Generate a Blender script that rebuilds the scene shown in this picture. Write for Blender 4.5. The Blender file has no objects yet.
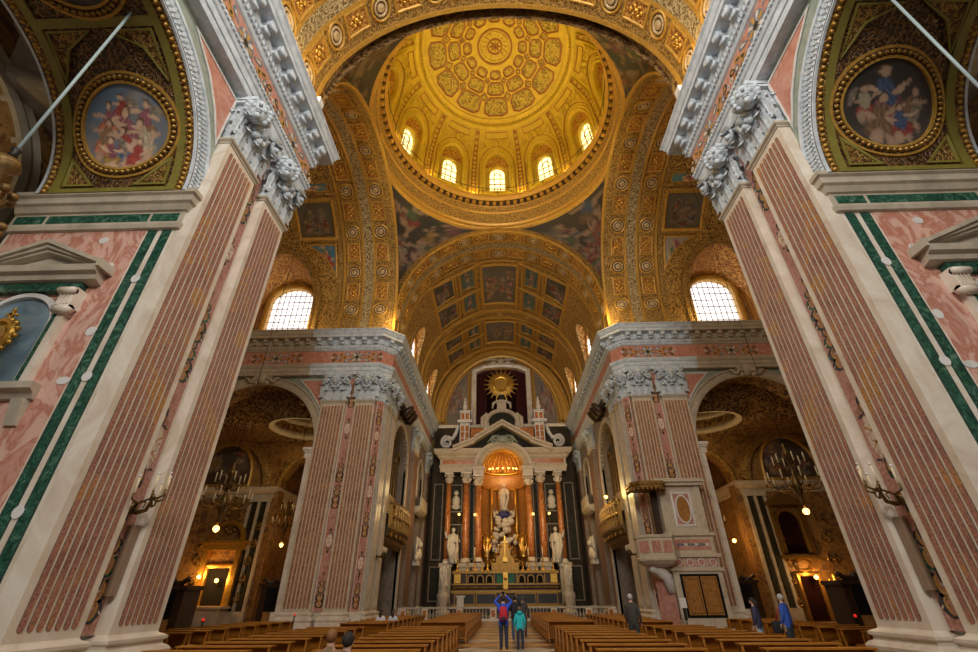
import bpy, math, random
import numpy as np
from mathutils import Vector, Matrix

random.seed(7)
R = math.radians
PI = math.pi
scene = bpy.context.scene
COL = scene.collection

# light levels
P_SPOT, CY0 = 330, 23.17
WORLD_S, P_FAC, P_CLE, P_FLOOD, P_DOME, P_ALT, P_CHAP = .16, 4200, 2200, 300, 105, 300, 170

# ------------------------------------------------------------------ camera
F_PX, PITCH, ROLL, YAW = 448.13, R(31.311), R(.417), R(1.4445)
cyw, syw = math.cos(YAW), math.sin(YAW)
fwd = Vector((-syw * math.cos(PITCH), cyw * math.cos(PITCH), math.sin(PITCH)))
rgt = Vector((cyw, syw, 0))
upv = rgt.cross(fwd)
r2 = math.cos(ROLL) * rgt - math.sin(ROLL) * upv
u2 = math.sin(ROLL) * rgt + math.cos(ROLL) * upv
cam = bpy.data.cameras.new('camera')
cam.sensor_fit = 'HORIZONTAL'
cam.sensor_width = 36
cam.lens = F_PX / 978 * 36
cam.clip_end = 300
camo = bpy.data.objects.new('camera', cam)
COL.objects.link(camo)
M3 = Matrix((r2, u2, -fwd)).transposed()
camo.matrix_world = Matrix.Translation((-.1746, 0, 1.65)) @ M3.to_4x4()
scene.camera = camo

# ------------------------------------------------------------------ world, exposure, large lights
scene.view_settings.view_transform = 'Standard'
scene.view_settings.look = 'None'
scene.view_settings.gamma = 1
scene.view_settings.exposure = 0.0
world = bpy.data.worlds.new('world')
scene.world = world
world.use_nodes = True
wb = world.node_tree.nodes['Background']
wb.inputs[0].default_value = (.92, .95, 1.0, 1)
wb.inputs[1].default_value = WORLD_S


def area(name, loc, target, sx, sy, power, color, spread=180):
    l = bpy.data.lights.new(name, 'AREA')
    l.shape = 'RECTANGLE'
    l.size, l.size_y = sx, sy
    l.energy = power
    l.color = color
    l.spread = R(spread)
    o = bpy.data.objects.new(name, l)
    COL.objects.link(o)
    o.location = loc
    o.rotation_euler = (Vector(target) - Vector(loc)).to_track_quat('-Z', 'Y').to_euler()
    return o


def point(name, loc, power, color, rad=.15):
    l = bpy.data.lights.new(name, 'POINT')
    l.energy = power
    l.color = color
    l.shadow_soft_size = rad
    o = bpy.data.objects.new(name, l)
    COL.objects.link(o)
    o.location = loc
    return o


WARM = (1, .70, .31)
AMBER = (1, .52, .15)
COOL = (.72, .87, 1.0)
# daylight: the facade window behind the camera, plus unseen fill added at clerestory height
area('facade_daylight', (0, -13, 19), (0, 40, 17), 4, 6, P_FAC, (1, .94, .86))
for sg in (-1, 1):
    area('nave_side_fill', (sg * 8.8, -1, 26), (-sg * 9, 12, 12), 4, 5, P_CLE, (1, .96, .9))
# cornice lights; beyond the nave pair, unseen ones added to brighten the vaults
for sg in (-1, 1):
    for (x, y, p) in ((8.5, 14.2, 1.0), (8.9, 31.9, .7), (8.6, 40, .35), (8.6, 50, .45), (17, 14.5, .9), (17.5, 32.0, .7)):
        point('cornice_light', (sg * x, y, 22.0), P_FLOOD * p, WARM, .35)
    point('cornice_light', (sg * 8.6, 10.5, 22.4), P_FLOOD * .55, WARM, .35)
for k in range(12):
    a = 2 * PI * (k + .5) / 12
    point('dome_ledge_fill', (9.25 * math.sin(a), 23.17 + 9.25 * math.cos(a), 37.6), P_DOME, (1, .68, .16), .3)  # unseen lamps added on the ledge to brighten drum and cap
for sg in (-1, 1):
    for y in (14.4, 31.6):
        area('dome_fill', (sg * 8.6, y, 22.2), (-sg * 2.5, CY0 + (CY0 - y) * .3, 43), .6, .6, P_SPOT, (1, .74, .22), 70)  # unseen, added to light the dome softly from below
# apse glow, then unseen warm fill added for the altar, sanctuary and choir
point('apse_lamp', (0, 55.9, 14.4), P_ALT * .35, AMBER, .4)
point('altar_lamp', (0, 49.5, 8.5), P_ALT * 1.1, AMBER, .5)  # fill only, apart from the hanging altar lamps
for sg in (-1, 1):
    point('sanctuary_fill', (sg * 5.0, 50, 9.5), P_ALT * .9, WARM, .5)
    point('choir_fill', (sg * 7.0, 46, 11), P_ALT * .5, WARM, .6)

# ------------------------------------------------------------------ mesh helpers


class OP(list):
    """an open path"""

    def __getitem__(s, k):
        r = list.__getitem__(s, k)
        return OP(r) if isinstance(k, slice) else r


class MB:
    """collects shapes and links them as ONE mesh object"""

    def __init__(s, fn=None):
        s.v, s.f, s.m, s.uv, s.sm, s.fn, s.c = [], [], [], [], [], fn, None

    def add(s, V, F, m=0, smooth=False):
        b = len(s.v)
        for p in V:
            p = tuple(p)
            s.uv.append((p[0], p[1]))
            s.v.append(tuple(s.fn(*p)) if s.fn else p)
        for f in F:
            s.f.append([i + b for i in f])
            s.m.append(m)
            s.sm.append(smooth)

    def box(s, x0, x1, y0, y1, z0, z1, m=0):
        V = [(x0, y0, z0), (x1, y0, z0), (x1, y1, z0), (x0, y1, z0), (x0, y0, z1), (x1, y0, z1), (x1, y1, z1), (x0, y1, z1)]
        s.add(V, [(0, 3, 2, 1), (4, 5, 6, 7), (0, 1, 5, 4), (1, 2, 6, 5), (2, 3, 7, 6), (3, 0, 4, 7)], m)

    def hexa(s, V, m=0):
        s.add(V, [(0, 3, 2, 1), (4, 5, 6, 7), (0, 1, 5, 4), (1, 2, 6, 5), (2, 3, 7, 6), (3, 0, 4, 7)], m)

    def loft(s, rings, m=0, closed=True, caps=False, smooth=True):
        n = len(rings[0])
        V = [p for r in rings for p in r]
        F = []
        for i in range(len(rings) - 1):
            for j in range(n if closed else n - 1):
                k = (j + 1) % n
                F.append((i * n + j, i * n + k, (i + 1) * n + k, (i + 1) * n + j))
        if caps:
            F.append(tuple(range(n))[::-1])
            F.append(tuple((len(rings) - 1) * n + j for j in range(n)))
        s.add(V, F, m, smooth)

    def lathe(s, prof, c=(0, 0, 0), n=20, m=0, sx=1, sy=1, a0=0, a1=2 * PI, smooth=True, caps=True):
        full = abs(a1 - a0 - 2 * PI) < 1e-6
        nn = n if full else n + 1
        rings = []
        for (r, z) in prof:
            rings.append([(c[0] + sx * r * math.cos(a0 + (a1 - a0) * j / n), c[1] + sy * r * math.sin(a0 + (a1 - a0) * j / n), c[2] + z) for j in range(nn)])
        s.loft(rings, m, full, caps and full, smooth)

    def tube(s, pts, r, n=6, m=0, closed=False, smooth=True):
        P = [Vector(p) for p in pts]
        N = len(P)
        rad = r if hasattr(r, '__len__') else [r] * N
        rings = []
        ref = None
        for i in range(N):
            a = P[(i - 1) % N] if (closed or i > 0) else P[i]
            b = P[(i + 1) % N] if (closed or i < N - 1) else P[i]
            t = (b - a)
            t = t.normalized() if t.length > 1e-9 else Vector((0, 0, 1))
            if ref is None:
                ref = Vector((0, 0, 1)) if abs(t.z) < .9 else Vector((1, 0, 0))
            x = (ref - t * ref.dot(t))
            x = x.normalized() if x.length > 1e-6 else t.orthogonal().normalized()
            y = t.cross(x)
            ref = x
            rings.append([tuple(P[i] + rad[i] * (math.cos(2 * PI * j / n) * x + math.sin(2 * PI * j / n) * y)) for j in range(n)])
        if closed:
            rings.append(rings[0])
        s.loft(rings, m, True, not closed, smooth)

    def ball(s, c, r, m=0, n=10, k=7, sc=(1, 1, 1)):
        rings = []
        for i in range(k + 1):
            a = PI * i / k
            rr = max(math.sin(a), .02)
            rings.append([(c[0] + sc[0] * r * rr * math.cos(2 * PI * j / n), c[1] + sc[1] * r * rr * math.sin(2 * PI * j / n), c[2] - sc[2] * r * math.cos(a)) for j in range(n)])
        s.loft(rings, m, True, True, True)

    def poly(s, P, h0, h1, m=0):
        """polygon in local (u,v), extruded from height h0 to h1"""
        n = len(P)
        V = [(p[0], p[1], h0) for p in P] + [(p[0], p[1], h1) for p in P]
        F = [tuple(range(n, 2 * n))]
        F += [(i, (i + 1) % n, n + (i + 1) % n, n + i) for i in range(n)]
        s.add(V, F, m)

    def fill(s, P, h, rings=1, m=0):
        """flat panel, filled towards its centre"""
        n = len(P)
        cx = sum(p[0] for p in P) / n
        cy = sum(p[1] for p in P) / n
        V = [(cx, cy, h)]
        for k in range(1, rings + 1):
            t = k / rings
            V += [(cx + (p[0] - cx) * t, cy + (p[1] - cy) * t, h) for p in P]
        F = [(0, 1 + i, 1 + (i + 1) % n) for i in range(n)]
        for k in range(rings - 1):
            b0, b1 = 1 + k * n, 1 + (k + 1) * n
            F += [(b0 + i, b1 + i, b1 + (i + 1) % n, b0 + (i + 1) % n) for i in range(n)]
        s.add(V, F, m)

    def ring(s, P, prof, m=0, closed=True, smooth=False):
        """moulding along a path; prof = (offset to the left of the path, height)"""
        if isinstance(P, OP):
            closed = False
        n = len(P)
        N = []
        for i in range(n):
            a = P[(i - 1) % n] if (closed or i > 0) else None
            b = P[(i + 1) % n] if (closed or i < n - 1) else None
            d = []
            if a is not None:
                d.append(((P[i][0] - a[0]), (P[i][1] - a[1])))
            if b is not None:
                d.append(((b[0] - P[i][0]), (b[1] - P[i][1])))
            nn = []
            for (x, y) in d:
                l = math.hypot(x, y) or 1e-9
                nn.append((-y / l, x / l))
            if len(nn) == 2:
                x, y = nn[0][0] + nn[1][0], nn[0][1] + nn[1][1]
                l2 = (x * x + y * y) / 2
                l2 = max(l2, .25)
                N.append((x / l2, y / l2))
            else:
                N.append(nn[0])
        rr = [[(P[i][0] + N[i][0] * o, P[i][1] + N[i][1] * o, h) for i in range(n)] for (o, h) in prof]
        s.loft(rr, m, closed, False, smooth)

    def grid(s, u0, u1, nu, v0, v1, nv, h=0, m=0, hole=None, smooth=True):
        V = [(u0 + (u1 - u0) * i / nu, v0 + (v1 - v0) * j / nv, h) for j in range(nv + 1) for i in range(nu + 1)]
        F = []
        for j in range(nv):
            for i in range(nu):
                if hole and hole(u0 + (u1 - u0) * (i + .5) / nu, v0 + (v1 - v0) * (j + .5) / nv):
                    continue
                a = j * (nu + 1) + i
                F.append((a, a + 1, a + nu + 2, a + nu + 1))
        s.add(V, F, m, smooth)

    def sweep(s, path, prof, m=0, closed=False):
        """horizontal moulding: path in plan, prof = (offset to the right, z)"""
        n = len(path)
        rings = []
        for (o, z) in prof:
            r = []
            for i in range(n):
                nn = []
                for (a, b) in ((i - 1, i), (i, i + 1)):
                    if closed:
                        a %= n
                        b %= n
                    if a < 0 or b >= n:
                        continue
                    dx, dy = path[b][0] - path[a][0], path[b][1] - path[a][1]
                    l = math.hypot(dx, dy)
                    nn.append((dy / l, -dx / l))
                if len(nn) == 2:
                    x, y = nn[0][0] + nn[1][0], nn[0][1] + nn[1][1]
                    l2 = (x * x + y * y) / 2
                    N = (x / l2, y / l2)
                else:
                    N = nn[0]
                r.append((path[i][0] + N[0] * o, path[i][1] + N[1] * o, z))
            rings.append(r)
        s.loft(rings, m, closed, False, False)

    def build(s, name, mats, parent=None, kind=None, label=None):
        me = bpy.data.meshes.new(name)
        V = s.v
        if parent is not None:
            o = parent
            off = Vector((0, 0, 0))
            while o is not None:
                off = off + o.location
                o = o.parent
            V = [(p[0] - off.x, p[1] - off.y, p[2] - off.z) for p in V]
        me.from_pydata(V, [], s.f)
        if not isinstance(mats, (list, tuple)):
            mats = [mats]
        for mm in mats:
            me.materials.append(mm)
        me.polygons.foreach_set('material_index', s.m)
        me.polygons.foreach_set('use_smooth', s.sm)
        uvl = me.uv_layers.new(name='UVMap')
        idx = np.zeros(len(me.loops), dtype=np.int32)
        me.loops.foreach_get('vertex_index', idx)
        uv = np.array(s.uv, dtype=np.float32)[idx]
        uvl.data.foreach_set('uv', uv.ravel())
        if s.c is not None:
            ca = me.color_attributes.new('Col', 'FLOAT_COLOR', 'POINT')
            ca.data.foreach_set('color', np.array(s.c, dtype=np.float32).ravel())
        me.update()
        ob = bpy.data.objects.new(name, me)
        COL.objects.link(ob)
        if parent is not None:
            ob.parent = parent
        if kind:
            ob['kind'] = kind
        if label:
            ob['label'] = label
        return ob


def tag(o, label, cat, group=None):
    o['label'] = label
    o['category'] = cat
    if group:
        o['group'] = group
    return o


def thing(name, label, cat, loc=(0, 0, 0), group=None):
    o = bpy.data.objects.new(name, None)
    COL.objects.link(o)
    o.location = loc
    o.empty_display_size = .2
    return tag(o, label, cat, group)


def struct_root(name, loc=(0, 0, 0)):
    o = bpy.data.objects.new(name, None)
    COL.objects.link(o)
    o.location = loc
    o['kind'] = 'structure'
    return o


def dup(root, loc=None, rz=None, label=None, group=None):
    def cp(o, par):
        c = o.copy()
        COL.objects.link(c)
        c.parent = par
        for ch in o.children:
            cp(ch, c)
        return c
    c = cp(root, None)
    if loc is not None:
        c.location = loc
    if rz is not None:
        c.rotation_euler[2] = rz
    if label:
        c['label'] = label
    if group:
        c['group'] = group
    return c


# local frames: (a,b,h) -> world.  sg = -1 left, +1 right
def wX(sg, X0):            # wall facing the axis: a = Y, b = Z
    return lambda a, b, h: (sg * (X0 - h), a, b)


def wY(sg, Y0):            # wall facing the camera: a = |X|, b = Z
    return lambda a, b, h: (sg * a, Y0 - h, b)


def wD(sg, p, q):          # slanted wall from plan point p to q (|X|,Y): a from p
    dx, dy = q[0] - p[0], q[1] - p[1]
    l = math.hypot(dx, dy)
    dx, dy = dx / l, dy / l
    nx, ny = (dy, -dx) if (dy * -1 + -dx * -1) > 0 else (-dy, dx)
    if ny > 0:
        nx, ny = -nx, -ny
    return lambda a, b, h: (sg * (p[0] + dx * a + nx * h), p[1] + dy * a + ny * h, b)


def rect(u0, u1, v0, v1, n=1, nv=None):
    nv = nv or n
    P = [(u0 + (u1 - u0) * i / n, v0) for i in range(n)]
    P += [(u1, v0 + (v1 - v0) * i / nv) for i in range(nv)]
    P += [(u1 - (u1 - u0) * i / n, v1) for i in range(n)]
    P += [(u0, v1 - (v1 - v0) * i / nv) for i in range(nv)]
    return P


def circ(cx, cy, r, n=24, ry=None, a0=0):
    ry = ry or r
    return [(cx + r * math.cos(a0 + 2 * PI * i / n), cy + ry * math.sin(a0 + 2 * PI * i / n)) for i in range(n)]


def archp(cx, z0, zs, r, n=16, ry=None):
    ry = ry or r
    return [(cx - r, z0), (cx + r, z0)] + [(cx + r * math.cos(PI * i / n), zs + ry * math.sin(PI * i / n)) for i in range(n + 1)]


def archpath(cx, z0, zs, r, n=24, ry=None):
    """open path from the right foot over the crown to the left foot"""
    ry = ry or r
    A = [(cx + r * math.cos(PI * i / n), zs + ry * math.sin(PI * i / n)) for i in range(n + 1)]
    return OP(([(cx + r, z0)] if z0 < zs else []) + A + ([(cx - r, z0)] if z0 < zs else []))


def rot2(P, c, a):
    ca, sa = math.cos(a), math.sin(a)
    return [(c[0] + (x - c[0]) * ca - (y - c[1]) * sa, c[1] + (x - c[0]) * sa + (y - c[1]) * ca) for (x, y) in P]


def wall_arch(mb, a0, a1, b0, b1, cx, zs, r, n=20, h=0, m=0, depth=0, ry=None):
    """wall rectangle with an arched opening down to b0; depth = reveal"""
    ry = ry or r
    mb.add([(a0, b0, h), (cx - r, b0, h), (cx - r, b1, h), (a0, b1, h)], [(0, 1, 2, 3)], m)
    mb.add([(cx + r, b0, h), (a1, b0, h), (a1, b1, h), (cx + r, b1, h)], [(0, 1, 2, 3)], m)
    A = [(cx - r * math.cos(PI * i / n), zs + ry * math.sin(PI * i / n)) for i in range(n + 1)]
    for i in range(n):
        mb.add([(A[i][0], A[i][1], h), (A[i + 1][0], A[i + 1][1], h), (A[i + 1][0], b1, h), (A[i][0], b1, h)], [(0, 1, 2, 3)], m)
    if depth:
        P = [(cx - r, b0)] + A + [(cx + r, b0)]
        mb.loft([[(p[0], p[1], h) for p in P], [(p[0], p[1], h - depth) for p in P]], m, False, False, False)


# ------------------------------------------------------------------ materials


def mat(name, build):
    m = bpy.data.materials.new(name)
    m.use_nodes = True
    nt = m.node_tree
    b = nt.nodes['Principled BSDF']
    build(nt, b)
    return m


def coord(nt, kind='Object', scale=(1, 1, 1)):
    tc = nt.nodes.new('ShaderNodeTexCoord')
    mp = nt.nodes.new('ShaderNodeMapping')
    mp.inputs['Scale'].default_value = scale
    nt.links.new(tc.outputs[kind], mp.inputs[0])
    return mp.outputs[0]


def noise(nt, co, scale, detail=4, rough=.55, dist=0):
    n = nt.nodes.new('ShaderNodeTexNoise')
    n.inputs['Scale'].default_value = scale
    n.inputs['Detail'].default_value = detail
    n.inputs['Roughness'].default_value = rough
    n.inputs['Distortion'].default_value = dist
    nt.links.new(co, n.inputs['Vector'])
    return n


def ramp(nt, fac, stops, interp='LINEAR'):
    r = nt.nodes.new('ShaderNodeValToRGB')
    r.color_ramp.interpolation = interp
    e = r.color_ramp.elements
    while len(e) < len(stops):
        e.new(.5)
    for i, (p, c) in enumerate(stops):
        e[i].position = p
        e[i].color = (c[0], c[1], c[2], 1)
    nt.links.new(fac, r.inputs[0])
    return r.outputs[0]


def bump(nt, b, height, strength, dist=.03):
    bn = nt.nodes.new('ShaderNodeBump')
    bn.inputs['Strength'].default_value = strength
    bn.inputs['Distance'].default_value = dist
    nt.links.new(height, bn.inputs['Height'])
    nt.links.new(bn.outputs[0], b.inputs['Normal'])


def mixc(nt, fac, a, b, mode='MIX'):
    m = nt.nodes.new('ShaderNodeMix')
    m.data_type = 'RGBA'
    m.blend_type = mode
    if isinstance(fac, float):
        m.inputs[0].default_value = fac
    else:
        nt.links.new(fac, m.inputs[0])
    for i, x in ((6, a), (7, b)):
        if isinstance(x, tuple):
            m.inputs[i].default_value = (x[0], x[1], x[2], 1)
        else:
            nt.links.new(x, m.inputs[i])
    return m.outputs[2]


def marble(name, stops, scale=1.2, dist=2.5, rough=.32, kind='Object', stretch=(1, 1, 1), spec=.4, grain=None):
    def bld(nt, b):
        co = coord(nt, kind, stretch)
        n = noise(nt, co, scale, 7, .6, dist)
        c = ramp(nt, n.outputs[0], stops)
        if grain:
            n2 = noise(nt, co, grain[0], 3, .6, .5)
            g = ramp(nt, n2.outputs[0], [(.35, (1 - grain[1],) * 3), (.65, (1 + grain[1] * .6,) * 3)])
            c = mixc(nt, 1.0, c, g, 'MULTIPLY')
        nt.links.new(c, b.inputs['Base Color'])
        b.inputs['Roughness'].default_value = rough
        b.inputs['Specular IOR Level'].default_value = spec
    return mat(name, bld)


def plain(name, col, rough=.5, metal=0, emit=0, var=0, scale=3, bmp=0, spec=.5):
    def bld(nt, b):
        b.inputs['Base Color'].default_value = (*col, 1)
        b.inputs['Roughness'].default_value = rough
        b.inputs['Metallic'].default_value = metal
        b.inputs['Specular IOR Level'].default_value = spec
        if var or bmp:
            co = coord(nt)
            n = noise(nt, co, scale, 5, .6, .3)
            if var:
                c = ramp(nt, n.outputs[0], [(.3, tuple(x * (1 - var) for x in col)), (.7, tuple(min(1, x * (1 + var)) for x in col))])
                nt.links.new(c, b.inputs['Base Color'])
            if bmp:
                bump(nt, b, n.outputs[0], bmp)
        if emit:
            b.inputs['Emission Color'].default_value = (*col, 1)
            b.inputs['Emission Strength'].default_value = emit
    return mat(name, bld)


def gilt(name, dark, mid, light, scale=6, kind='UV', metal=.25, rough=.42, bmp=.7, warp=1.2, stretch=(1, 1, 1)):
    """gilded stucco with a dense leaf-scroll relief"""
    def bld(nt, b):
        co = coord(nt, kind, stretch)
        n = noise(nt, co, scale * .6, 2, .5, 0)
        add = nt.nodes.new('ShaderNodeVectorMath')
        add.operation = 'MULTIPLY_ADD'
        nt.links.new(n.outputs['Color'], add.inputs[0])
        add.inputs[1].default_value = (warp / scale,) * 3
        nt.links.new(co, add.inputs[2])
        v = nt.nodes.new('ShaderNodeTexVoronoi')
        v.feature = 'SMOOTH_F1'
        v.inputs['Scale'].default_value = scale
        nt.links.new(add.outputs[0], v.inputs['Vector'])
        mth = nt.nodes.new('ShaderNodeMath')
        mth.operation = 'SINE'
        m0 = nt.nodes.new('ShaderNodeMath')
        m0.operation = 'MULTIPLY'
        m0.inputs[1].default_value = 15
        nt.links.new(v.outputs['Distance'], m0.inputs[0])
        nt.links.new(m0.outputs[0], mth.inputs[0])
        m1 = nt.nodes.new('ShaderNodeMath')
        m1.operation = 'MULTIPLY_ADD'
        m1.inputs[1].default_value = .5
        m1.inputs[2].default_value = .5
        nt.links.new(mth.outputs[0], m1.inputs[0])
        c = ramp(nt, m1.outputs[0], [(.08, dark), (.42, mid), (.95, light)])  # recess shade and raised highlights of the relief painted into the colour
        nt.links.new(c, b.inputs['Base Color'])
        b.inputs['Metallic'].default_value = metal
        b.inputs['Roughness'].default_value = rough
        bump(nt, b, m1.outputs[0], bmp, .05)
    return mat(name, bld)


def carved(name, lo, hi, scale=5, rough=.6, bmp=.5):
    def bld(nt, b):
        co = coord(nt)
        n = noise(nt, co, scale, 5, .6, .4)
        c = ramp(nt, n.outputs[0], [(.3, lo), (.7, hi)])
        nt.links.new(c, b.inputs['Base Color'])
        b.inputs['Roughness'].default_value = rough
        bump(nt, b, n.outputs[0], bmp, .02)
    return mat(name, bld)


M = {}
M['cream'] = marble('cream_marble', [(.25, (.50, .41, .31)), (.45, (.66, .57, .46)), (.6, (.74, .67, .57)), (.8, (.62, .52, .40))], .7, 1.5, .3)
M['white'] = marble('white_marble', [(.3, (.52, .50, .47)), (.5, (.72, .70, .67)), (.75, (.62, .60, .57))], 1.0, 2, .3)
M['pink'] = marble('pink_veined_marble', [(.2, (.42, .17, .12)), (.38, (.58, .31, .24)), (.47, (.44, .17, .11)), (.55, (.63, .38, .30)), (.8, (.70, .47, .38))], .9, 3.5, .3, stretch=(1.3, 1.3, .7))
M['breccia'] = marble('red_brown_breccia', [(.2, (.20, .085, .06)), (.42, (.36, .17, .125)), (.53, (.42, .20, .14)), (.62, (.50, .24, .07)), (.72, (.33, .16, .14)), (.9, (.48, .32, .27))], .55, 1.6, .33, grain=(24, .5))
M['breccia_far'] = marble('rose_breccia', [(.2, (.20, .085, .045)), (.42, (.35, .16, .09)), (.55, (.44, .215, .115)), (.65, (.40, .17, .06)), (.85, (.35, .18, .12))], .7, 1.6, .35, grain=(10, .5))
M['rose'] = marble('rose_breccia_panel', [(.2, (.30, .10, .07)), (.45, (.50, .23, .17)), (.6, (.58, .31, .25)), (.8, (.42, .16, .12))], 2.2, 1.6, .33, grain=(18, .35))
M['red'] = marble('red_frieze_marble', [(.2, (.36, .11, .07)), (.45, (.52, .22, .15)), (.65, (.60, .33, .25)), (.85, (.40, .13, .08))], 1.6, 2, .35)
M['green'] = marble('verde_marble', [(.25, (.008, .03, .02)), (.45, (.018, .075, .048)), (.58, (.04, .13, .085)), (.68, (.13, .22, .16)), (.78, (.012, .05, .032))], 3.5, 2.0, .25, grain=(20, .4))
M['palegreen'] = marble('grey_green_marble', [(.3, (.20, .25, .20)), (.55, (.33, .37, .31)), (.8, (.25, .29, .24))], 1.5, 2, .35)
M['dark'] = plain('black_inlay_marble', (.018, .022, .024), .3)
M['ochre'] = plain('yellow_inlay_marble', (.52, .27, .06), .35, var=.3, scale=8)
M['ivory'] = marble('ivory_inlay_marble', [(.3, (.66, .55, .42)), (.52, (.75, .65, .53)), (.6, (.45, .2, .12)), (.72, (.7, .6, .48))], 3.5, 2.5, .35)
M['greyin'] = plain('grey_blue_inlay_marble', (.16, .20, .24), .35, var=.3, scale=8)
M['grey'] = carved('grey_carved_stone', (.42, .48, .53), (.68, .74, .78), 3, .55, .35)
M['greycap'] = carved('grey_carved_capital_stone', (.36, .42, .46), (.66, .72, .76), 7, .55, .6)
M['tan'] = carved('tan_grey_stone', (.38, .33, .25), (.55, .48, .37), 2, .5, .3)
M['altarstone'] = marble('warm_altar_marble', [(.3, (.40, .33, .24)), (.5, (.58, .50, .38)), (.75, (.50, .42, .31))], 1.0, 2, .35)
M['choirpanel'] = marble('dark_red_choir_panel', [(.3, (.10, .045, .03)), (.55, (.17, .08, .05)), (.8, (.12, .055, .038))], 1.4, 2, .4)
M['altarback'] = plain('dark_altar_wall', (.050, .038, .025), .8, var=.4, scale=1.5, spec=.15)
M['statue'] = carved('statue_marble', (.55, .50, .42), (.72, .67, .58), 4, .45, .3)
M['gold'] = plain('gilded_bronze', (.62, .36, .07), .32, .8, var=.35, scale=9, bmp=.3)
M['golddark'] = plain('dark_gilded_bronze', (.30, .17, .04), .4, .7, var=.4, scale=9, bmp=.4)
M['giltline'] = plain('gilded_moulding', (.50, .28, .05), .4, .3, var=.25, scale=6)
M['gilt'] = gilt('gilded_stucco_scrolls', (.15, .075, .014), (.37, .205, .04), (.54, .33, .085), 5.2)
M['giltfine'] = gilt('gilded_stucco_fine', (.12, .06, .012), (.34, .185, .036), (.53, .33, .09), 9)
M['giltshade'] = gilt('shaded_gilded_scrolls', (.07, .03, .006), (.20, .10, .018), (.32, .18, .04), 9)  # giltfine darkened: shade of the near arch soffits put into the colour
M['roundel'] = plain('tan_gilt_roundel', (.50, .36, .19), .45, .1, var=.25, scale=8)
M['giltred'] = gilt('gilded_rosette_panel', (.22, .07, .012), (.44, .18, .028), (.60, .33, .07), 6.0)
M['leafgrey'] = gilt('grey_gold_leaf_band', (.14, .085, .025), (.36, .25, .10), (.50, .40, .22), 6.5, metal=.1)
M['giltdome'] = gilt('yellow_dome_stucco', (.34, .22, .02), (.46, .32, .035), (.54, .39, .06), 3.0, metal=.05, bmp=.45)
M['domeplain'] = plain('yellow_dome_plaster', (.50, .355, .032), .5, 0, var=.15, scale=1.5, bmp=.2)
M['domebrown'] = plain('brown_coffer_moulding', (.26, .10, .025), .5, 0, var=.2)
M['domeshade'] = plain('dome_cornice_shade', (.045, .02, .006), .6)  # shade of the recess behind the modillions, painted as a dark colour
M['coffer'] = gilt('coffer_field_stucco', (.15, .105, .015), (.28, .205, .03), (.36, .27, .045), 2.2, metal=.05, bmp=.3)
M['olive'] = plain('olive_green_fillet', (.20, .17, .03), .5, var=.15)
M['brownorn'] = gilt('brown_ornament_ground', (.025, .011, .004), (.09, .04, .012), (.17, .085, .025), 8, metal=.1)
M['wood'] = marble('pew_wood', [(.3, (.17, .055, .005)), (.5, (.30, .105, .009)), (.7, (.40, .155, .016))], 1.4, 1.0, .5, stretch=(1, 8, 8), spec=.25)
M['darkwood'] = marble('dark_walnut', [(.3, (.022, .010, .005)), (.7, (.06, .028, .013))], 1.5, 1, .4, stretch=(6, 6, 1))
M['burl'] = marble('burr_walnut_panel', [(.25, (.16, .06, .015)), (.5, (.36, .16, .04)), (.7, (.46, .24, .08))], 2.6, 3.5, .3)
M['columnred'] = marble('orange_red_column_marble', [(.2, (.20, .05, .015)), (.45, (.42, .14, .035)), (.58, (.55, .22, .06)), (.7, (.62, .40, .2)), (.85, (.30, .08, .02))], 1.4, 2.6, .2)
M['black'] = plain('near_black', (.01, .009, .008), .8, spec=.1)
M['iron'] = plain('dark_iron', (.03, .028, .025), .5, .6)
M['bronzegold'] = plain('dark_carved_gilt_wood', (.17, .095, .025), .5, .45, var=.5, scale=6, bmp=.6)
M['bronze'] = plain('brown_bronze', (.16, .10, .035), .4, .8, var=.4, scale=14)
M['glassw'] = plain('daylit_window_glass', (1, .98, .97), .3, 0, 2.6)
M['glasst'] = plain('daylit_transept_glass', (1, .97, .96), .3, 0, 1.5)
M['glassy'] = plain('daylit_dome_glass', (1, .90, .42), .3, 0, 1.9)
M['lead'] = plain('window_lead', (.16, .12, .12), .6)
M['bulb'] = plain('lit_bulb', (1, .50, .10), .3, 0, 7)
M['candle'] = plain('candle_wax', (.78, .66, .42), .5)
M['flame'] = plain('candle_flame', (1, .6, .2), .3, 0, 12)
M['curtain'] = plain('dark_red_curtain', (.016, .003, .003), .9, var=.4, scale=2, spec=.1)
M['reddeep'] = plain('red_velvet', (.06, .004, .005), .8)
M['greencl'] = plain('green_cloth', (.01, .13, .07), .6)
M['blue'] = plain('lapis_blue', (.02, .03, .14), .35, var=.3, scale=7)
M['bluenich'] = marble('blue_grey_niche', [(.3, (.10, .17, .22)), (.55, (.22, .32, .38)), (.8, (.14, .22, .27))], 1.1, 1, .5)
M['greynich'] = marble('grey_niche', [(.3, (.20, .18, .14)), (.7, (.30, .27, .21))], 1.1, 1, .5)  # plain grey back of the right niche
M['darkgreen'] = plain('dull_green_marble', (.026, .024, .014), .6, spec=.2, var=.5, scale=2)
M['rod'] = plain('pale_blue_grey_rod', (.34, .43, .44), .45)
M['beige'] = plain('beige_loudspeaker', (.27, .185, .12), .5)
M['paper'] = plain('white_paper', (.75, .74, .7), .6)
M['redl'] = plain('red_votive_glass', (.7, .02, .015), .3, 0, .9)


def bld_canvas(nt, b):
    a = nt.nodes.new('ShaderNodeAttribute')
    a.attribute_name = 'Col'
    nt.links.new(a.outputs['Color'], b.inputs['Base Color'])
    b.inputs['Roughness'].default_value = .6


M['fresco'] = mat('fresco_paint', bld_canvas)


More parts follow.
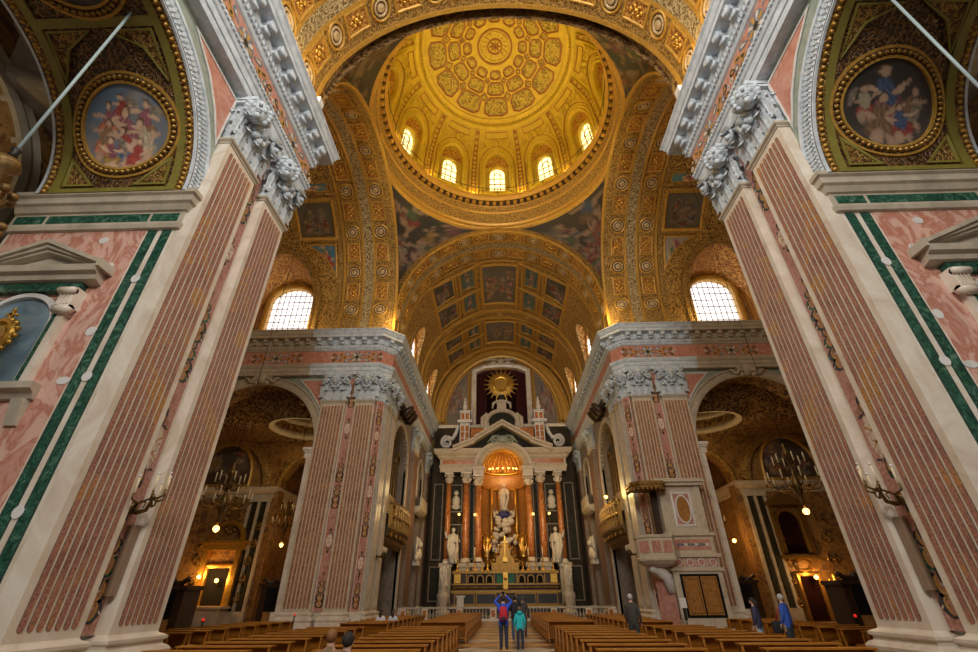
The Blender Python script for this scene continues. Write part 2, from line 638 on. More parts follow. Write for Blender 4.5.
def bld_chapel(nt, b):
    co = coord(nt, 'Object', (1, 1, 1))
    n = noise(nt, co, 1.1, 5, .6, 1.2)
    c = ramp(nt, n.outputs[0], [(.25, (.07, .03, .01)), (.42, (.22, .11, .03)), (.52, (.36, .2, .06)), (.62, (.13, .06, .03)), (.75, (.30, .20, .10))])
    nt.links.new(c, b.inputs['Base Color'])
    b.inputs['Roughness'].default_value = .4
    n2 = noise(nt, co, 5, 5, .6, 1)
    bump(nt, b, n2.outputs[0], .8, .08)


M['chapel2'] = gilt('chapel_vault_ornament', (.05, .024, .008), (.17, .085, .025), (.30, .18, .07), 3.2, kind='Object', metal=.1)
M['choirstone'] = marble('dark_choir_marble', [(.3, (.15, .115, .085)), (.55, (.26, .20, .145)), (.8, (.19, .14, .10))], 1.0, 2, .4)
M['chapel'] = mat('ornate_chapel_wall', bld_chapel)


def bld_floor(nt, b):
    co = coord(nt, 'Object', (1, 1, 1))
    mp = nt.nodes.new('ShaderNodeMapping')
    mp.inputs['Rotation'].default_value = (0, 0, R(45))
    mp.inputs['Location'].default_value = (.2, .2, .5)
    nt.links.new(co, mp.inputs[0])
    ck = nt.nodes.new('ShaderNodeTexChecker')
    ck.inputs['Scale'].default_value = .62
    ck.inputs['Color1'].default_value = (.09, .07, .06, 1)
    ck.inputs['Color2'].default_value = (.42, .38, .32, 1)
    nt.links.new(mp.outputs[0], ck.inputs[0])
    ck2 = nt.nodes.new('ShaderNodeTexChecker')
    ck2.inputs['Scale'].default_value = .31
    ck2.inputs['Color1'].default_value = (1, 1, 1, 1)
    ck2.inputs['Color2'].default_value = (.95, .55, .22, 1)
    nt.links.new(mp.outputs[0], ck2.inputs[0])
    c = mixc(nt, 1.0, ck.outputs[0], ck2.outputs[0], 'MULTIPLY')
    n = noise(nt, co, 2, 6, .6, 1.5)
    g = ramp(nt, n.outputs[0], [(.3, (.7, .7, .7)), (.7, (1.2, 1.15, 1.1))])
    nt.links.new(mixc(nt, 1.0, c, g, 'MULTIPLY'), b.inputs['Base Color'])
    b.inputs['Roughness'].default_value = .34


M['floor'] = mat('polished_marble_floor', bld_floor)

# ------------------------------------------------------------------ painted pictures (colour per vertex)


def vnoise(x, y, seed, f):
    rs = np.random.RandomState(seed)
    G = rs.rand(40, 40)
    X, Y = x * f + 3.3, y * f + 5.1
    i, j = np.floor(X).astype(int), np.floor(Y).astype(int)
    fx, fy = X - i, Y - j
    fx, fy = fx * fx * (3 - 2 * fx), fy * fy * (3 - 2 * fy)
    g = lambda a, b: G[a % 40, b % 40]
    return (g(i, j) * (1 - fx) + g(i + 1, j) * fx) * (1 - fy) + (g(i, j + 1) * (1 - fx) + g(i + 1, j + 1) * fx) * fy


def fbm(x, y, seed, f, o=4):
    s, a, t = 0, 1, 0
    for k in range(o):
        s = s + a * vnoise(x, y, seed + k * 13, f * 2 ** k)
        t += a
        a *= .55
    return s / t


PAL = [(.42, .07, .05), (.50, .30, .07), (.10, .15, .28), (.35, .12, .14), (.16, .22, .12), (.55, .45, .30), (.30, .17, .09), (.60, .20, .10)]


def picture(P, seed, sky0, sky1, figs, gain=1.0, ground=None, cloud=(.36, .28, .20)):
    """generic baroque sky with clothed figures; P = points in 0..1"""
    P = np.array(P, dtype=float)
    x, y = P[:, 0], P[:, 1]
    rs = np.random.RandomState(seed)
    n = fbm(x, y, seed, 3.0)
    t = np.clip(y * .7 + (n - .5) * 1.1 + .15, 0, 1)[:, None]
    C = np.array(sky0) * (1 - t) + np.array(sky1) * t
    cl = np.clip((fbm(x, y, seed + 5, 4.5) - .5) * 4, 0, 1)[:, None]
    C = C * (1 - .5 * cl) + np.array(cloud) * (.5 * cl)
    if ground is not None:
        gk = np.clip((.28 - y + (n - .5) * .3) * 8, 0, 1)[:, None]
        C = C * (1 - gk) + np.array(ground) * gk
    wx = x + (fbm(x, y, seed + 21, 9) - .5) * .07
    wy = y + (fbm(x, y, seed + 31, 9) - .5) * .07

    def ell(cx, cy, a, b, th, col, soft=6, fold=0):
        dx, dy = wx - cx, wy - cy
        u = (dx * math.cos(th) + dy * math.sin(th)) / a
        v = (-dx * math.sin(th) + dy * math.cos(th)) / b
        d = 1 - np.sqrt(u * u + v * v)
        k = np.clip(d * soft, 0, 1)[:, None]
        sh = (.75 + .35 * np.sin(u * fold * 3 + v * 2 + seed) * np.cos(v * fold) + .15 * d) if fold else (.85 + .25 * d)
        nonlocal C
        C = C * (1 - k) + np.array(col) * np.clip(sh, .35, 1.3)[:, None] * k
    for (fx, fy, s) in figs:
        col = PAL[rs.randint(len(PAL))]
        col2 = PAL[rs.randint(len(PAL))]
        lean = rs.uniform(-.5, .5)
        sk = np.array((.62, .40, .26)) * rs.uniform(.75, 1.1)
        if rs.rand() < .4:
            ell(fx + s * rs.choice([-.55, .55]), fy + s * .25, s * .55, s * .2, rs.uniform(.4, 1.2), (.30, .24, .18), 5, 3)
        ell(fx + s * .15 * lean, fy - s * .45, s * .48, s * .38, lean * .6 + .4, col, 6, 4)
        ell(fx - s * .18, fy - s * .75, s * .20, s * .34, lean, sk, 7)
        ell(fx + s * .2, fy - s * .85, s * .16, s * .30, -lean, sk * .9, 7)
        ell(fx, fy, s * .27, s * .42, lean, col2, 6, 4)
        ell(fx + s * .38, fy + s * (.1 + .3 * rs.rand()), s * .34, s * .09, rs.uniform(-.2, 1), sk, 7)
        ell(fx - s * .34, fy + s * .02, s * .30, s * .09, rs.uniform(-.9, .4), sk, 7)
        hx = fx - s * .35 * lean
        ell(hx, fy + s * .56, s * .17, s * .20, 0, (.13, .07, .035), 7)
        ell(hx + s * .03, fy + s * .52, s * .13, s * .16, 0, sk * 1.1, 7)
    C = np.clip(C * gain, 0, 1)
    return np.c_[C, np.ones(len(C))]


def figs_random(seed, n, s0, s1, y0=.2, y1=.8):
    rs = np.random.RandomState(seed + 99)
    L = [(rs.uniform(.12, .88), rs.uniform(y0, y1), rs.uniform(s0, s1)) for _ in range(n)]
    return sorted(L, key=lambda t: -t[1])


def canvas(fn, P, h, seed, rings=14, sky0=(.34, .30, .24), sky1=(.10, .14, .20), figs=None, gain=1.0, ground=None, rot=0, **kw):
    """MB holding a painted panel inside polygon P"""
    mb = MB(fn)
    mb.fill(P, h, rings)
    uv = np.array(mb.uv)
    if rot:
        uv = np.c_[uv[:, 1], -uv[:, 0]] if rot == 1 else np.c_[-uv[:, 1], uv[:, 0]]
    lo, hi = uv.min(0), uv.max(0)
    s = (hi - lo).max()
    uv = (uv - lo) / (hi - lo)
    mb.c = picture(uv, seed, sky0, sky1, figs if figs is not None else figs_random(seed, 6, .18, .3), gain, ground, **kw)
    mb.sm = [True] * len(mb.f)
    return mb


def dens(P, d):
    """subdivide polygon edges to length d"""
    Q = []
    n = len(P)
    for i in range(n):
        a, b = P[i], P[(i + 1) % n]
        k = max(1, int(math.hypot(b[0] - a[0], b[1] - a[1]) / d))
        Q += [(a[0] + (b[0] - a[0]) * j / k, a[1] + (b[1] - a[1]) * j / k) for j in range(k)]
    return Q


def fresco(name, fn, P, label, seed, frame_w=.2, frame_h=.12, cat='fresco', group=None, fm=None, d=.25, rings=14, base=0.02, **kw):
    """painted panel with a gilded frame, one thing"""
    P = dens(P, d)
    cx, cy = sum(p[0] for p in P) / len(P), sum(p[1] for p in P) / len(P)
    o = thing(name, label, cat, fn(cx, cy, 0), group)
    canvas(fn, P, base, seed, rings, **kw).build('painted_panel', M['fresco'], o)
    fr = MB(fn)
    fr.ring(P, [(.03, base - .02), (.03, base + frame_h * .4), (-frame_w * .35, base + frame_h), (-frame_w * .7, base + frame_h * .6), (-frame_w, base + frame_h * .5), (-frame_w, base - .05)])
    fr.build('frame', fm or M['giltline'], o)
    return o


LT = {-1: 'left', 1: 'right'}
# ================================================================== STRUCTURE
CY, CZ, RN, RC = 23.17, 23.1, 9.5, 9.2      # crossing centre (Y), springing height, radii of the side and the front arches


def mirror(sg):
    return lambda x, y, z: (sg * x, y, z)


# floor
fl = MB()
fl.box(-30, 30, -2, 46, -.3, 0)
fl.build('floor', M['floor'], kind='structure')
fl = MB()
fl.box(-9.5, 9.5, 46.9, 58.4, -.3, .30)
fl.box(-9.5, 9.5, 46.0, 46.9, -.3, .15)
fl.build('floor_sanctuary', M['floor'], kind='structure')


def leaf(mb, fn, a, b, h, w, L, out, lean=0, n=8):
    """acanthus leaf rising from (a,b,h) and curling outwards at its tip"""
    rings = []
    for i in range(n + 1):
        t = i / n
        bb = b + L * math.sin(min(t, .86) / .86 * PI / 2) - (L * .22 * max(0, t - .72) / .28)
        hh = h + out * (t ** 2.2) * 1.0 + .03
        ww = w * (1 - .55 * t ** 2) * (1 + .22 * math.cos(t * PI * 7))
        c = a + lean * t
        rings.append([(c - ww, bb - .04 * L, hh - .10 * w), (c - ww * .5, bb, hh + .05 * w), (c - ww * .12, bb, hh - .03 * w), (c, bb + .02, hh + .12 * w), (c + ww * .12, bb, hh - .03 * w), (c + ww * .5, bb, hh + .05 * w), (c + ww, bb - .04 * L, hh - .10 * w)])
    mb.loft(rings, 0, False, False, True)


def spiral(a, b, h, r, turns, sgn, n=22, dh=0):
    P = []
    for i in range(n + 1):
        t = i / n
        th = PI / 2 + sgn * (-1) * turns * 2 * PI * t
        rr = r * (1 - .82 * t)
        P.append((a + rr * math.cos(th), b + rr * math.sin(th), h + dh * t))
    return P


def capital(fn, a0, a1, b0, H, d, mask=True, small=False):
    """composite capital, leaves in two rows, corner volutes and a mask"""
    mb = MB(fn)
    w, ca = a1 - a0, (a0 + a1) / 2
    mb.box(a0 + .02, a1 - .02, b0, b0 + H * .86, -.1, d - .02)
    nl = 3
    for k in range(nl):
        leaf(mb, fn, a0 + w * (k + .5) / nl, b0 + .02, d, w * .17, H * .42, H * .13, n=6 if small else 9)
    for k in range(nl + 1):
        leaf(mb, fn, a0 + w * k / nl, b0 + H * .12, d - .02, w * .16, H * .56, H * .16, n=6 if small else 9)
    if not small:
        pass
    if not small:      # leaves and a scroll on the return facing the nave
        rf = lambda a, b, h: (a0 - h, b, d - a)
        m2 = MB(lambda a, b, h: fn(*rf(a, b, h)))
        for (aa, bb, LL, oo) in ((d * .5, b0 + .02, H * .42, H * .08), (d * .2, b0 + H * .2, H * .5, H * .08), (d * .85, b0 + H * .2, H * .5, H * .08)):
            leaf(m2, None, aa, bb, 0, d * .34, LL, oo, n=8)
        mb.v += m2.v
        k0 = len(mb.uv)
        mb.uv += m2.uv
        mb.f += [[i + k0 for i in ff] for ff in m2.f]
        mb.m += m2.m
        mb.sm += m2.sm
    for s in (-1, 1):
        ea = ca + s * w * .46
        mb.tube(spiral(ea, b0 + H * .70, d + H * .16, H * .13, 1.4, -s, 16), [H * .035] * 17, 5)
        mb.tube([(ca + s * w * .10, b0 + H * .50, d + .03), (ca + s * w * .28, b0 + H * .74, d + H * .07), (ea, b0 + H * .83, d + H * .16)], [H * .03, H * .035, H * .035], 5)
        mb.ball((ea, b0 + H * .70, d + H * .19), H * .05, n=7, k=5)
        # returns of the volutes on the flanks
        mb.box(ea - .04, ea + .04, b0 + H * .58, b0 + H * .82, 0, d + H * .16)
    # abacus with a hollow front
    top = [(a0 - .12, -.1), (a0 - .12, d + H * .17), (a0 + w * .2, d + H * .11), (ca, d + H * .08), (a1 - w * .2, d + H * .11), (a1 + .12, d + H * .17), (a1 + .12, -.1)]
    mb.loft([[(p[0], b0 + H * z, p[1]) for p in top] for z in (.86, .92)], 0, False)
    mb.loft([[(ca + (p[0] - ca) * 1.03, b0 + H * z, p[1] + .03) for p in top] for z in (.92, 1.0)], 0, False)
    n = len(top)
    mb.add([(p[0], b0 + H * .86, p[1]) for p in top], [tuple(range(n))])
    mb.ball((ca, b0 + H * .93, d + H * .13), H * .07, n=8, k=6)          # flower on the abacus
    for k in range(8):
        a = 2 * PI * k / 8
        mb.ball((ca + H * .13 * math.cos(a), b0 + H * .60 + H * .13 * math.sin(a), d + H * .10), H * .075, n=7, k=5)
    mb.ball((ca, b0 + H * .60, d + H * .16), H * .07, n=8, k=5)
    if mask:
        s = H * (.20 if not small else .16)
        cx = a0 + w * .10 if not small else ca
        dz = -1 if not small else 0
        c = (cx, b0 + H * .76, d + H * .17)
        e1, e2 = (.75, .62) if not small else (0, 1)      # the face looks out along the corner
        fx, fz = -e1, e2
        tx, tz = e2, e1

        def q3(x, y, z):
            return (c[0] + tx * x + fx * z, c[1] + y, c[2] + tz * x + fz * z)
        m3 = MB(lambda x, y, z: fn(*q3(x, y, z)))
        m3.ball((0, 0, 0), s, n=14, k=10, sc=(.82, 1.08, .85))
        m3.ball((0, s * .38, s * .62), s * .42, n=9, k=6, sc=(1.35, .30, .5))                   # brow
        m3.tube([(0, s * .35, s * .80), (0, s * .02, s * 1.02), (0, -s * .12, s * .92)], [s * .10, s * .17, s * .13], 7)
        for q in (-1, 1):
            m3.ball((q * s * .40, -s * .12, s * .62), s * .26, n=8, k=6)
            m3.ball((q * s * .30, s * .18, s * .72), s * .11, n=7, k=5)
            for (x, y, r_) in ((.86, .55, .30), (.92, .1, .27), (.88, -.35, .25), (.72, -.78, .22), (.46, .92, .30)):
                m3.ball((q * s * x, s * y, s * .05), s * r_, n=7, k=5)
        m3.ball((0, s * 1.08, 0), s * .38, n=7, k=5)
        m3.ball((0, -s * .42, s * .78), s * .22, n=8, k=5, sc=(1.4, .35, .6))
        m3.ball((0, -s * .60, s * .74), s * .22, n=8, k=5, sc=(1.2, .35, .6))
        m3.ball((0, -s * .88, s * .50), s * .30, n=8, k=6)
        k0 = len(mb.v)
        mb.v += m3.v
        mb.uv += m3.uv
        mb.f += [[i + k0 for i in ff] for ff in m3.f]
        mb.m += m3.m
        mb.sm += m3.sm
        if not small:
            for (x, y, L, o_) in ((a1 - w * .02, .46, .42, .26), (a1 - w * .12, .50, .36, .22), (a1 + .05, .50, .36, .18)):
                leaf(mb, None, x, b0 + H * y, d, w * .11, H * L, H * o_, n=8)
    return mb


def plan_fn(fn):
    return lambda x, y, z: fn(x, z, y)


def pilaster(name, fn, a0, a1, d, label, nfl, group, z0=1.0, z1=15.0, H=2.2, far=False, mask=True, shaft='cream', strip='breccia', base_m=None):
    ca = (a0 + a1) / 2
    o = thing(name, label, 'pilaster', fn(ca, 0, d), group)
    path = [(a1, 0), (a1, d), (a0, d), (a0, 0)]
    b = MB(plan_fn(fn))
    k = z0
    b.sweep(path, [(.26, 0), (.26, k * .45), (.20, k * .47), (.27, k * .54), (.28, k * .62), (.22, k * .69), (.13, k * .73), (.12, k * .79), (.18, k * .84), (.18, k * .90), (.10, k * .94), (.03, k * .96), (.0, k * 1.0)], 0)
    b.build('base', M[base_m or 'cream'], o)
    s = MB(fn)
    s.box(a0, a1, 0 if z0 < 1.2 else z0, z1, -.05, d)
    s.build('shaft', M[shaft], o)
    f = MB(fn)
    mg = .16 if not far else .10
    pitch = (a1 - a0 - 2 * mg) / nfl
    for i in range(nfl):
        c = a0 + mg + pitch * (i + .5)
        hw = pitch * (.31 if not far else .33)
        for (q, h, mi) in (((hw + .009, d + .006, 1), (hw, d + .014, 0)) if not far else ((hw, d + .012, 0),)):
            zl, zh = z0 + .16, z1 - .45
            P = [(c + q * math.cos(PI + PI * j / 6), zl + q + q * math.sin(PI + PI * j / 6)) for j in range(7)] + [(c + q * math.cos(PI * j / 6), zh - q + q * math.sin(PI * j / 6)) for j in range(7)]
            f.poly(P, d - .01, h, mi)
    f.build('fluting', [M[strip], M['dark']], o)
    n = MB(plan_fn(fn))
    n.sweep(path, [(0, z1 - .26), (.03, z1 - .24), (.03, z1 - .18), (.10, z1 - .12), (.11, z1 - .05), (.05, z1), (0, z1)], 0)
    n.build('necking', M['tan'], o)
    capital(fn, a0, a1, z1, H, d, mask, far).build('capital', M['greycap'], o)
    return o


# ---- inlay drawing: flat pieces of coloured marble let into a slab
def tear(cx, cy, w, L, rot, n=12):
    P = []
    for i in range(n):
        t = 2 * PI * i / n
        P.append((w * math.sin(t) * (math.sin(t / 2) ** 1.3), -L * math.cos(t) * .5))
    return [(cx + x * math.cos(rot) - y * math.sin(rot), cy + x * math.sin(rot) + y * math.cos(rot)) for (x, y) in P]


def stroke(P, w0, w1):
    n = len(P)
    Lp, Rp = [], []
    for i in range(n):
        a, b = P[max(i - 1, 0)], P[min(i + 1, n - 1)]
        dx, dy = b[0] - a[0], b[1] - a[1]
        l = math.hypot(dx, dy) or 1e-6
        w = w0 + (w1 - w0) * i / (n - 1)
        Lp.append((P[i][0] - dy / l * w, P[i][1] + dx / l * w))
        Rp.append((P[i][0] + dy / l * w, P[i][1] - dx / l * w))
    return Lp, Rp


def add_stroke(mb, P, w0, w1, h, m):
    Lp, Rp = stroke(P, w0, w1)
    n = len(P)
    V = [(p[0], p[1], h) for p in Lp + Rp]
    mb.add(V, [(n + i, n + i + 1, i + 1, i) for i in range(n - 1)], m)


INL = ['dark', 'ochre', 'ivory', 'greyin', 'green']


def scroll2(mb, ca, cb, w, s, h, m, up=1):
    """a pair of mirrored C scrolls"""
    for q in (-1, 1):
        P = []
        for i in range(15):
            t = i / 14
            th = -PI * .5 + t * PI * 1.75
            r = s * (1 - .62 * t)
            P.append((ca + q * (w * .52 + r * math.sin(th) * .8 - s * .25), cb + up * r * math.cos(th)))
        add_stroke(mb, P, s * .30, s * .12, h, m)


def comma(mb, ca, cb, q, w, L, w0, h, m, up=1):
    """leaf-like scroll growing from the stem, swinging out and curling back"""
    P = []
    for i in range(17):
        t = i / 16
        x = w * (math.sin(t * PI * .80) ** .8) * (1 - .18 * t)
        y = L * (1 - math.cos(t * PI * .86)) * .5
        if t > .62:
            k = (t - .62) / .38
            x -= w * .34 * k
            y -= L * .30 * k * k
        P.append((ca + q * x, cb + up * y))
    Lp, Rp = [], []
    n = len(P)
    for i in range(n):
        t = i / (n - 1)
        a_, b_ = P[max(i - 1, 0)], P[min(i + 1, n - 1)]
        dx, dy = b_[0] - a_[0], b_[1] - a_[1]
        l = math.hypot(dx, dy) or 1e-6
        ww = w0 * (.25 + .9 * math.sin(PI * min(1, t * 1.05)) ** 1.0) * (1 + .25 * math.sin(t * 16))
        Lp.append((P[i][0] - dy / l * ww, P[i][1] + dx / l * ww, h))
        Rp.append((P[i][0] + dy / l * ww, P[i][1] - dx / l * ww, h))
    mb.add(Lp + Rp, [(n + i, n + i + 1, i + 1, i) for i in range(n - 1)], m)


def motif_arabesque(mb, ca, b0, b1, w, h):
    """spray of black and green leaves with yellow hearts, rising to a point"""
    L = b1 - b0
    tiers = [(.04, .24, .95, 1), (.20, .26, 1.0, 1), (.42, .24, .86, 1), (.62, .18, .62, 1)]
    for k, (t, l, sc, up) in enumerate(tiers):
        for q in (-1, 1):
            comma(mb, ca, b0 + L * t, q, w * .80 * sc, L * l, w * .17 * sc, h, 0 if k != 2 else 4)
            comma(mb, ca, b0 + L * (t + .02), q, w * .44 * sc, L * l * .8, w * .10 * sc, h + .002, 1)
            mb.poly(tear(ca + q * w * .80 * sc, b0 + L * (t + l * .32), w * .09, L * .06, q * .8), h, h + .003, 3 if k % 2 else 2)
        mb.poly(tear(ca, b0 + L * (t + l * .62), w * .13 * sc, L * l * .7, 0), h, h + .004, 1 if k % 2 == 0 else 0)
    mb.poly(tear(ca, b0 + L * .89, w * .22, L * .24, 0), h - .01, h, 0)
    mb.poly(tear(ca, b0 + L * .87, w * .10, L * .13, 0), h, h + .003, 1)
    mb.poly(circ(ca, b0 + L * .30, w * .13, 10), h, h + .004, 2)


def motif_medallion(mb, ca, b0, b1, w, h):
    L = b1 - b0
    c = (b0 + b1) / 2
    mb.poly(circ(ca, c, w * .62, 22, L * .27), h - .01, h, 2)
    for q in (-1, 1):
        mb.poly(tear(ca, c + q * L * .37, w * .33, L * .28, 0 if q > 0 else PI), h - .01, h, 0)
        mb.poly(tear(ca, c + q * L * .36, w * .12, L * .12, 0 if q > 0 else PI), h, h + .003, 1)
        for s in (-1, 1):
            mb.poly(tear(ca + s * w * .45, c + q * L * .27, w * .13, L * .1, s * q * 1.2), h - .01, h, 0)
            mb.poly(tear(ca + s * w * .22, c + q * L * .10, w * .10, L * .2, s * q * -.9), h, h + .003, 1 if s > 0 else 5)


def inlay_panel(name, fn, a0, a1, h, label, group, segs, z0=1.0, z1=15.0):
    ca, w = (a0 + a1) / 2, (a1 - a0) / 2
    o = thing(name, label, 'marble inlay', fn(ca, z0, h), group)
    s = MB(fn)
    s.box(a0, a1, z0, z1, -.06, h)
    s.build('slab', M['rose'], o)
    f = MB(fn)
    for (x0, x1) in ((a0, a0 + .05), (a1 - .05, a1)):
        f.box(x0, x1, z0, z1, h - .01, h + .012)
    f.build('border_strip', M['cream'], o)
    for (kind, b0, b1) in segs:
        q = MB(fn)
        (motif_arabesque if kind == 'a' else motif_medallion)(q, ca, b0, b1, w * .88, h + .012)
        q.build('arabesque_inlay' if kind == 'a' else 'medallion_inlay', [M[k] for k in INL] + [M['red']], o)
    return o


# ---- entablature along a plan path
EN_A = [(-.05, 17.2), (.42, 17.2), (.42, 17.48), (.47, 17.5), (.47, 17.8), (.53, 17.84), (.60, 18.0), (.62, 18.12), (.42, 18.14)]
EN_F = [(.42, 18.14), (.42, 19.30)]
EN_C = [(.42, 19.30), (.50, 19.34), (.56, 19.44), (.56, 19.75), (.66, 19.79), (.68, 19.84), (.64, 19.86), (.64, 20.28), (1.14, 20.30), (1.12, 20.56), (1.17, 20.60), (1.24, 20.84), (1.32, 20.92), (1.32, 21.0), (0, 21.08)]


def path_items(path, off, step, skip=.25):
    """positions every `step` along the offset path"""
    n = len(path)
    q = []
    for i in range(n):
        nn = []
        for (a, b) in ((i - 1, i), (i, i + 1)):
            if a < 0 or b >= n:
                continue
            dx, dy = path[b][0] - path[a][0], path[b][1] - path[a][1]
            l = math.hypot(dx, dy)
            nn.append((dy / l, -dx / l))
        if len(nn) == 2:
            x, y = nn[0][0] + nn[1][0], nn[0][1] + nn[1][1]
            l2 = (x * x + y * y) / 2
            q.append((path[i][0] + x / l2 * off, path[i][1] + y / l2 * off))
        else:
            q.append((path[i][0] + nn[0][0] * off, path[i][1] + nn[0][1] * off))
    out = []
    for i in range(n - 1):
        dx, dy = q[i + 1][0] - q[i][0], q[i + 1][1] - q[i][1]
        l = math.hypot(dx, dy)
        k = max(1, int((l - skip) / step))
        for j in range(k):
            t = (j + .5) / k
            out.append((q[i][0] + dx * t, q[i][1] + dy * t, dx / l, dy / l, dy / l, -dx / l))
    return out


def obox(mb, x, y, tx, ty, nx, ny, w, d, z0, z1, m=0):
    P = [(x - tx * w / 2, y - ty * w / 2), (x + tx * w / 2, y + ty * w / 2), (x + tx * w / 2 + nx * d, y + ty * w / 2 + ny * d), (x - tx * w / 2 + nx * d, y - ty * w / 2 + ny * d)]
    mb.hexa([(p[0], p[1], z0) for p in P] + [(p[0], p[1], z1) for p in P], m)


TRIM = [0]


def entablature(sg, path, near, tail=None):
    TRIM[0] += 1
    o = struct_root('trim_%d' % TRIM[0], (sg * path[1][0], path[1][1], 17.2))
    f = mirror(sg)
    if tail:  # straight outer stretch of the same entablature, coloured tan instead of grey
        for (pr, nm3, mm) in ((EN_A, 'architrave_outer', 'tan'), (EN_F, 'frieze_outer', 'red'), (EN_C, 'cornice_outer', 'tan')):
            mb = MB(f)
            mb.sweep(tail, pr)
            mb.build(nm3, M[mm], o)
        for (off, st, skp, nm3) in ((.56, .26, .1, 'dentil_course_outer'), (.64, .86, .3, 'modillion_row_outer')):
            mb = MB(f)
            for it in path_items(tail, off, st, skp):
                if off < .6:
                    obox(mb, *it, .15, .10, 19.50, 19.74)
                else:
                    obox(mb, *it, .30, .40, 20.00, 20.26)
                    obox(mb, *it, .34, .22, 19.82, 20.06)
            mb.build(nm3, M['tan'], o)
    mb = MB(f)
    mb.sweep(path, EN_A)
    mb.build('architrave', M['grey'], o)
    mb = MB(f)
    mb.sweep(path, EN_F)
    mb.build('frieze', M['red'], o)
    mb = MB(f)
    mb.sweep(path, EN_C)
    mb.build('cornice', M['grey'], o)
    mb = MB(f)
    for it in path_items(path, .56, .20 if near else .26, .1):
        obox(mb, *it, .12 if near else .15, .10, 19.50, 19.74)
    mb.build('dentil_course', M['grey'], o)
    mb = MB(f)
    for it in path_items(path, .64, .86, .3):
        obox(mb, *it, .34, .42, 20.02, 20.30)
        obox(mb, *it, .34, .22, 19.84, 20.04)
        x, y, tx, ty, nx, ny = it
        for (o_, z_, r_) in ((.37, 20.04, .075), (.17, 19.86, .06)):
            mb.tube([(x + nx * o_ - tx * .18, y + ny * o_ - ty * .18, z_), (x + nx * o_ + tx * .18, y + ny * o_ + ty * .18, z_)], r_, 8)
    mb.build('modillion_row', M['grey'], o)
    if near:
        mb = MB(f)          # egg-and-dart row under the frieze
        for it in path_items(path, .60, .17, .1):
            obox(mb, *it, .10, .05, 17.98, 18.10)
        mb.build('bead_course', M['grey'], o)
    return o


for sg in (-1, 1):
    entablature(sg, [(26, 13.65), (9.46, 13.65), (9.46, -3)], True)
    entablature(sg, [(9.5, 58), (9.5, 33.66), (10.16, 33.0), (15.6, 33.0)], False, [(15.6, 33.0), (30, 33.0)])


def frieze_motif(mb, fn_h, ca, cb, L, h):
    """rosette between leaf sprays, inlaid in the frieze"""
    mb.poly(circ(ca, cb, .50, 16), h - .01, h, 3)
    for k in range(8):
        a = 2 * PI * k / 8
        mb.poly(tear(ca + .30 * math.cos(a), cb + .30 * math.sin(a), .12, .36, a - PI / 2), h, h + .004, 2 if k % 2 else 1)
    mb.poly(circ(ca, cb, .14, 12), h + .004, h + .008, 0)
    for q in (-1, 1):
        for k in range(3):
            x = ca + q * (.78 + k * L * .24)
            s = 1 - .14 * k
            mb.poly(tear(x, cb + .27 * s, .19, .62 * s, -q * 1.0), h - .01, h, [3, 1, 0][k])
            mb.poly(tear(x, cb - .27 * s, .19, .62 * s, -q * 2.1), h - .01, h, [3, 1, 0][k])
            mb.poly(tear(x, cb + .27 * s, .08, .36 * s, -q * 1.0), h, h + .004, [2, 0, 1][k])
            mb.poly(tear(x, cb - .27 * s, .08, .36 * s, -q * 2.1), h, h + .004, [2, 0, 1][k])
            mb.poly(circ(x + q * .22, cb, .17 * s, 10), h - .01, h, [1, 3, 2][k])
            mb.poly(circ(x + q * .22, cb, .08 * s, 8), h, h + .004, [0, 2, 3][k])


for sg in (-1, 1):
    root = [o for o in COL.objects if o.name == ('trim_2' if sg < 0 else 'trim_4')][0]
    for ca in (11.9, 18.6, 24.0):
        mb = MB(wY(sg, 33.0))
        frieze_motif(mb, None, ca, 18.72, 2.2, .435)
        mb.build('frieze_inlay', [M[k] for k in INL], root)
    root = [o for o in COL.objects if o.name == ('trim_1' if sg < 0 else 'trim_3')][0]
    for ca in (12.4, 8.2):
        mb = MB(wX(sg, 9.46))
        frieze_motif(mb, None, ca, 18.72, 2.0, .435)
        mb.build('frieze_inlay', [M[k] for k in INL], root)

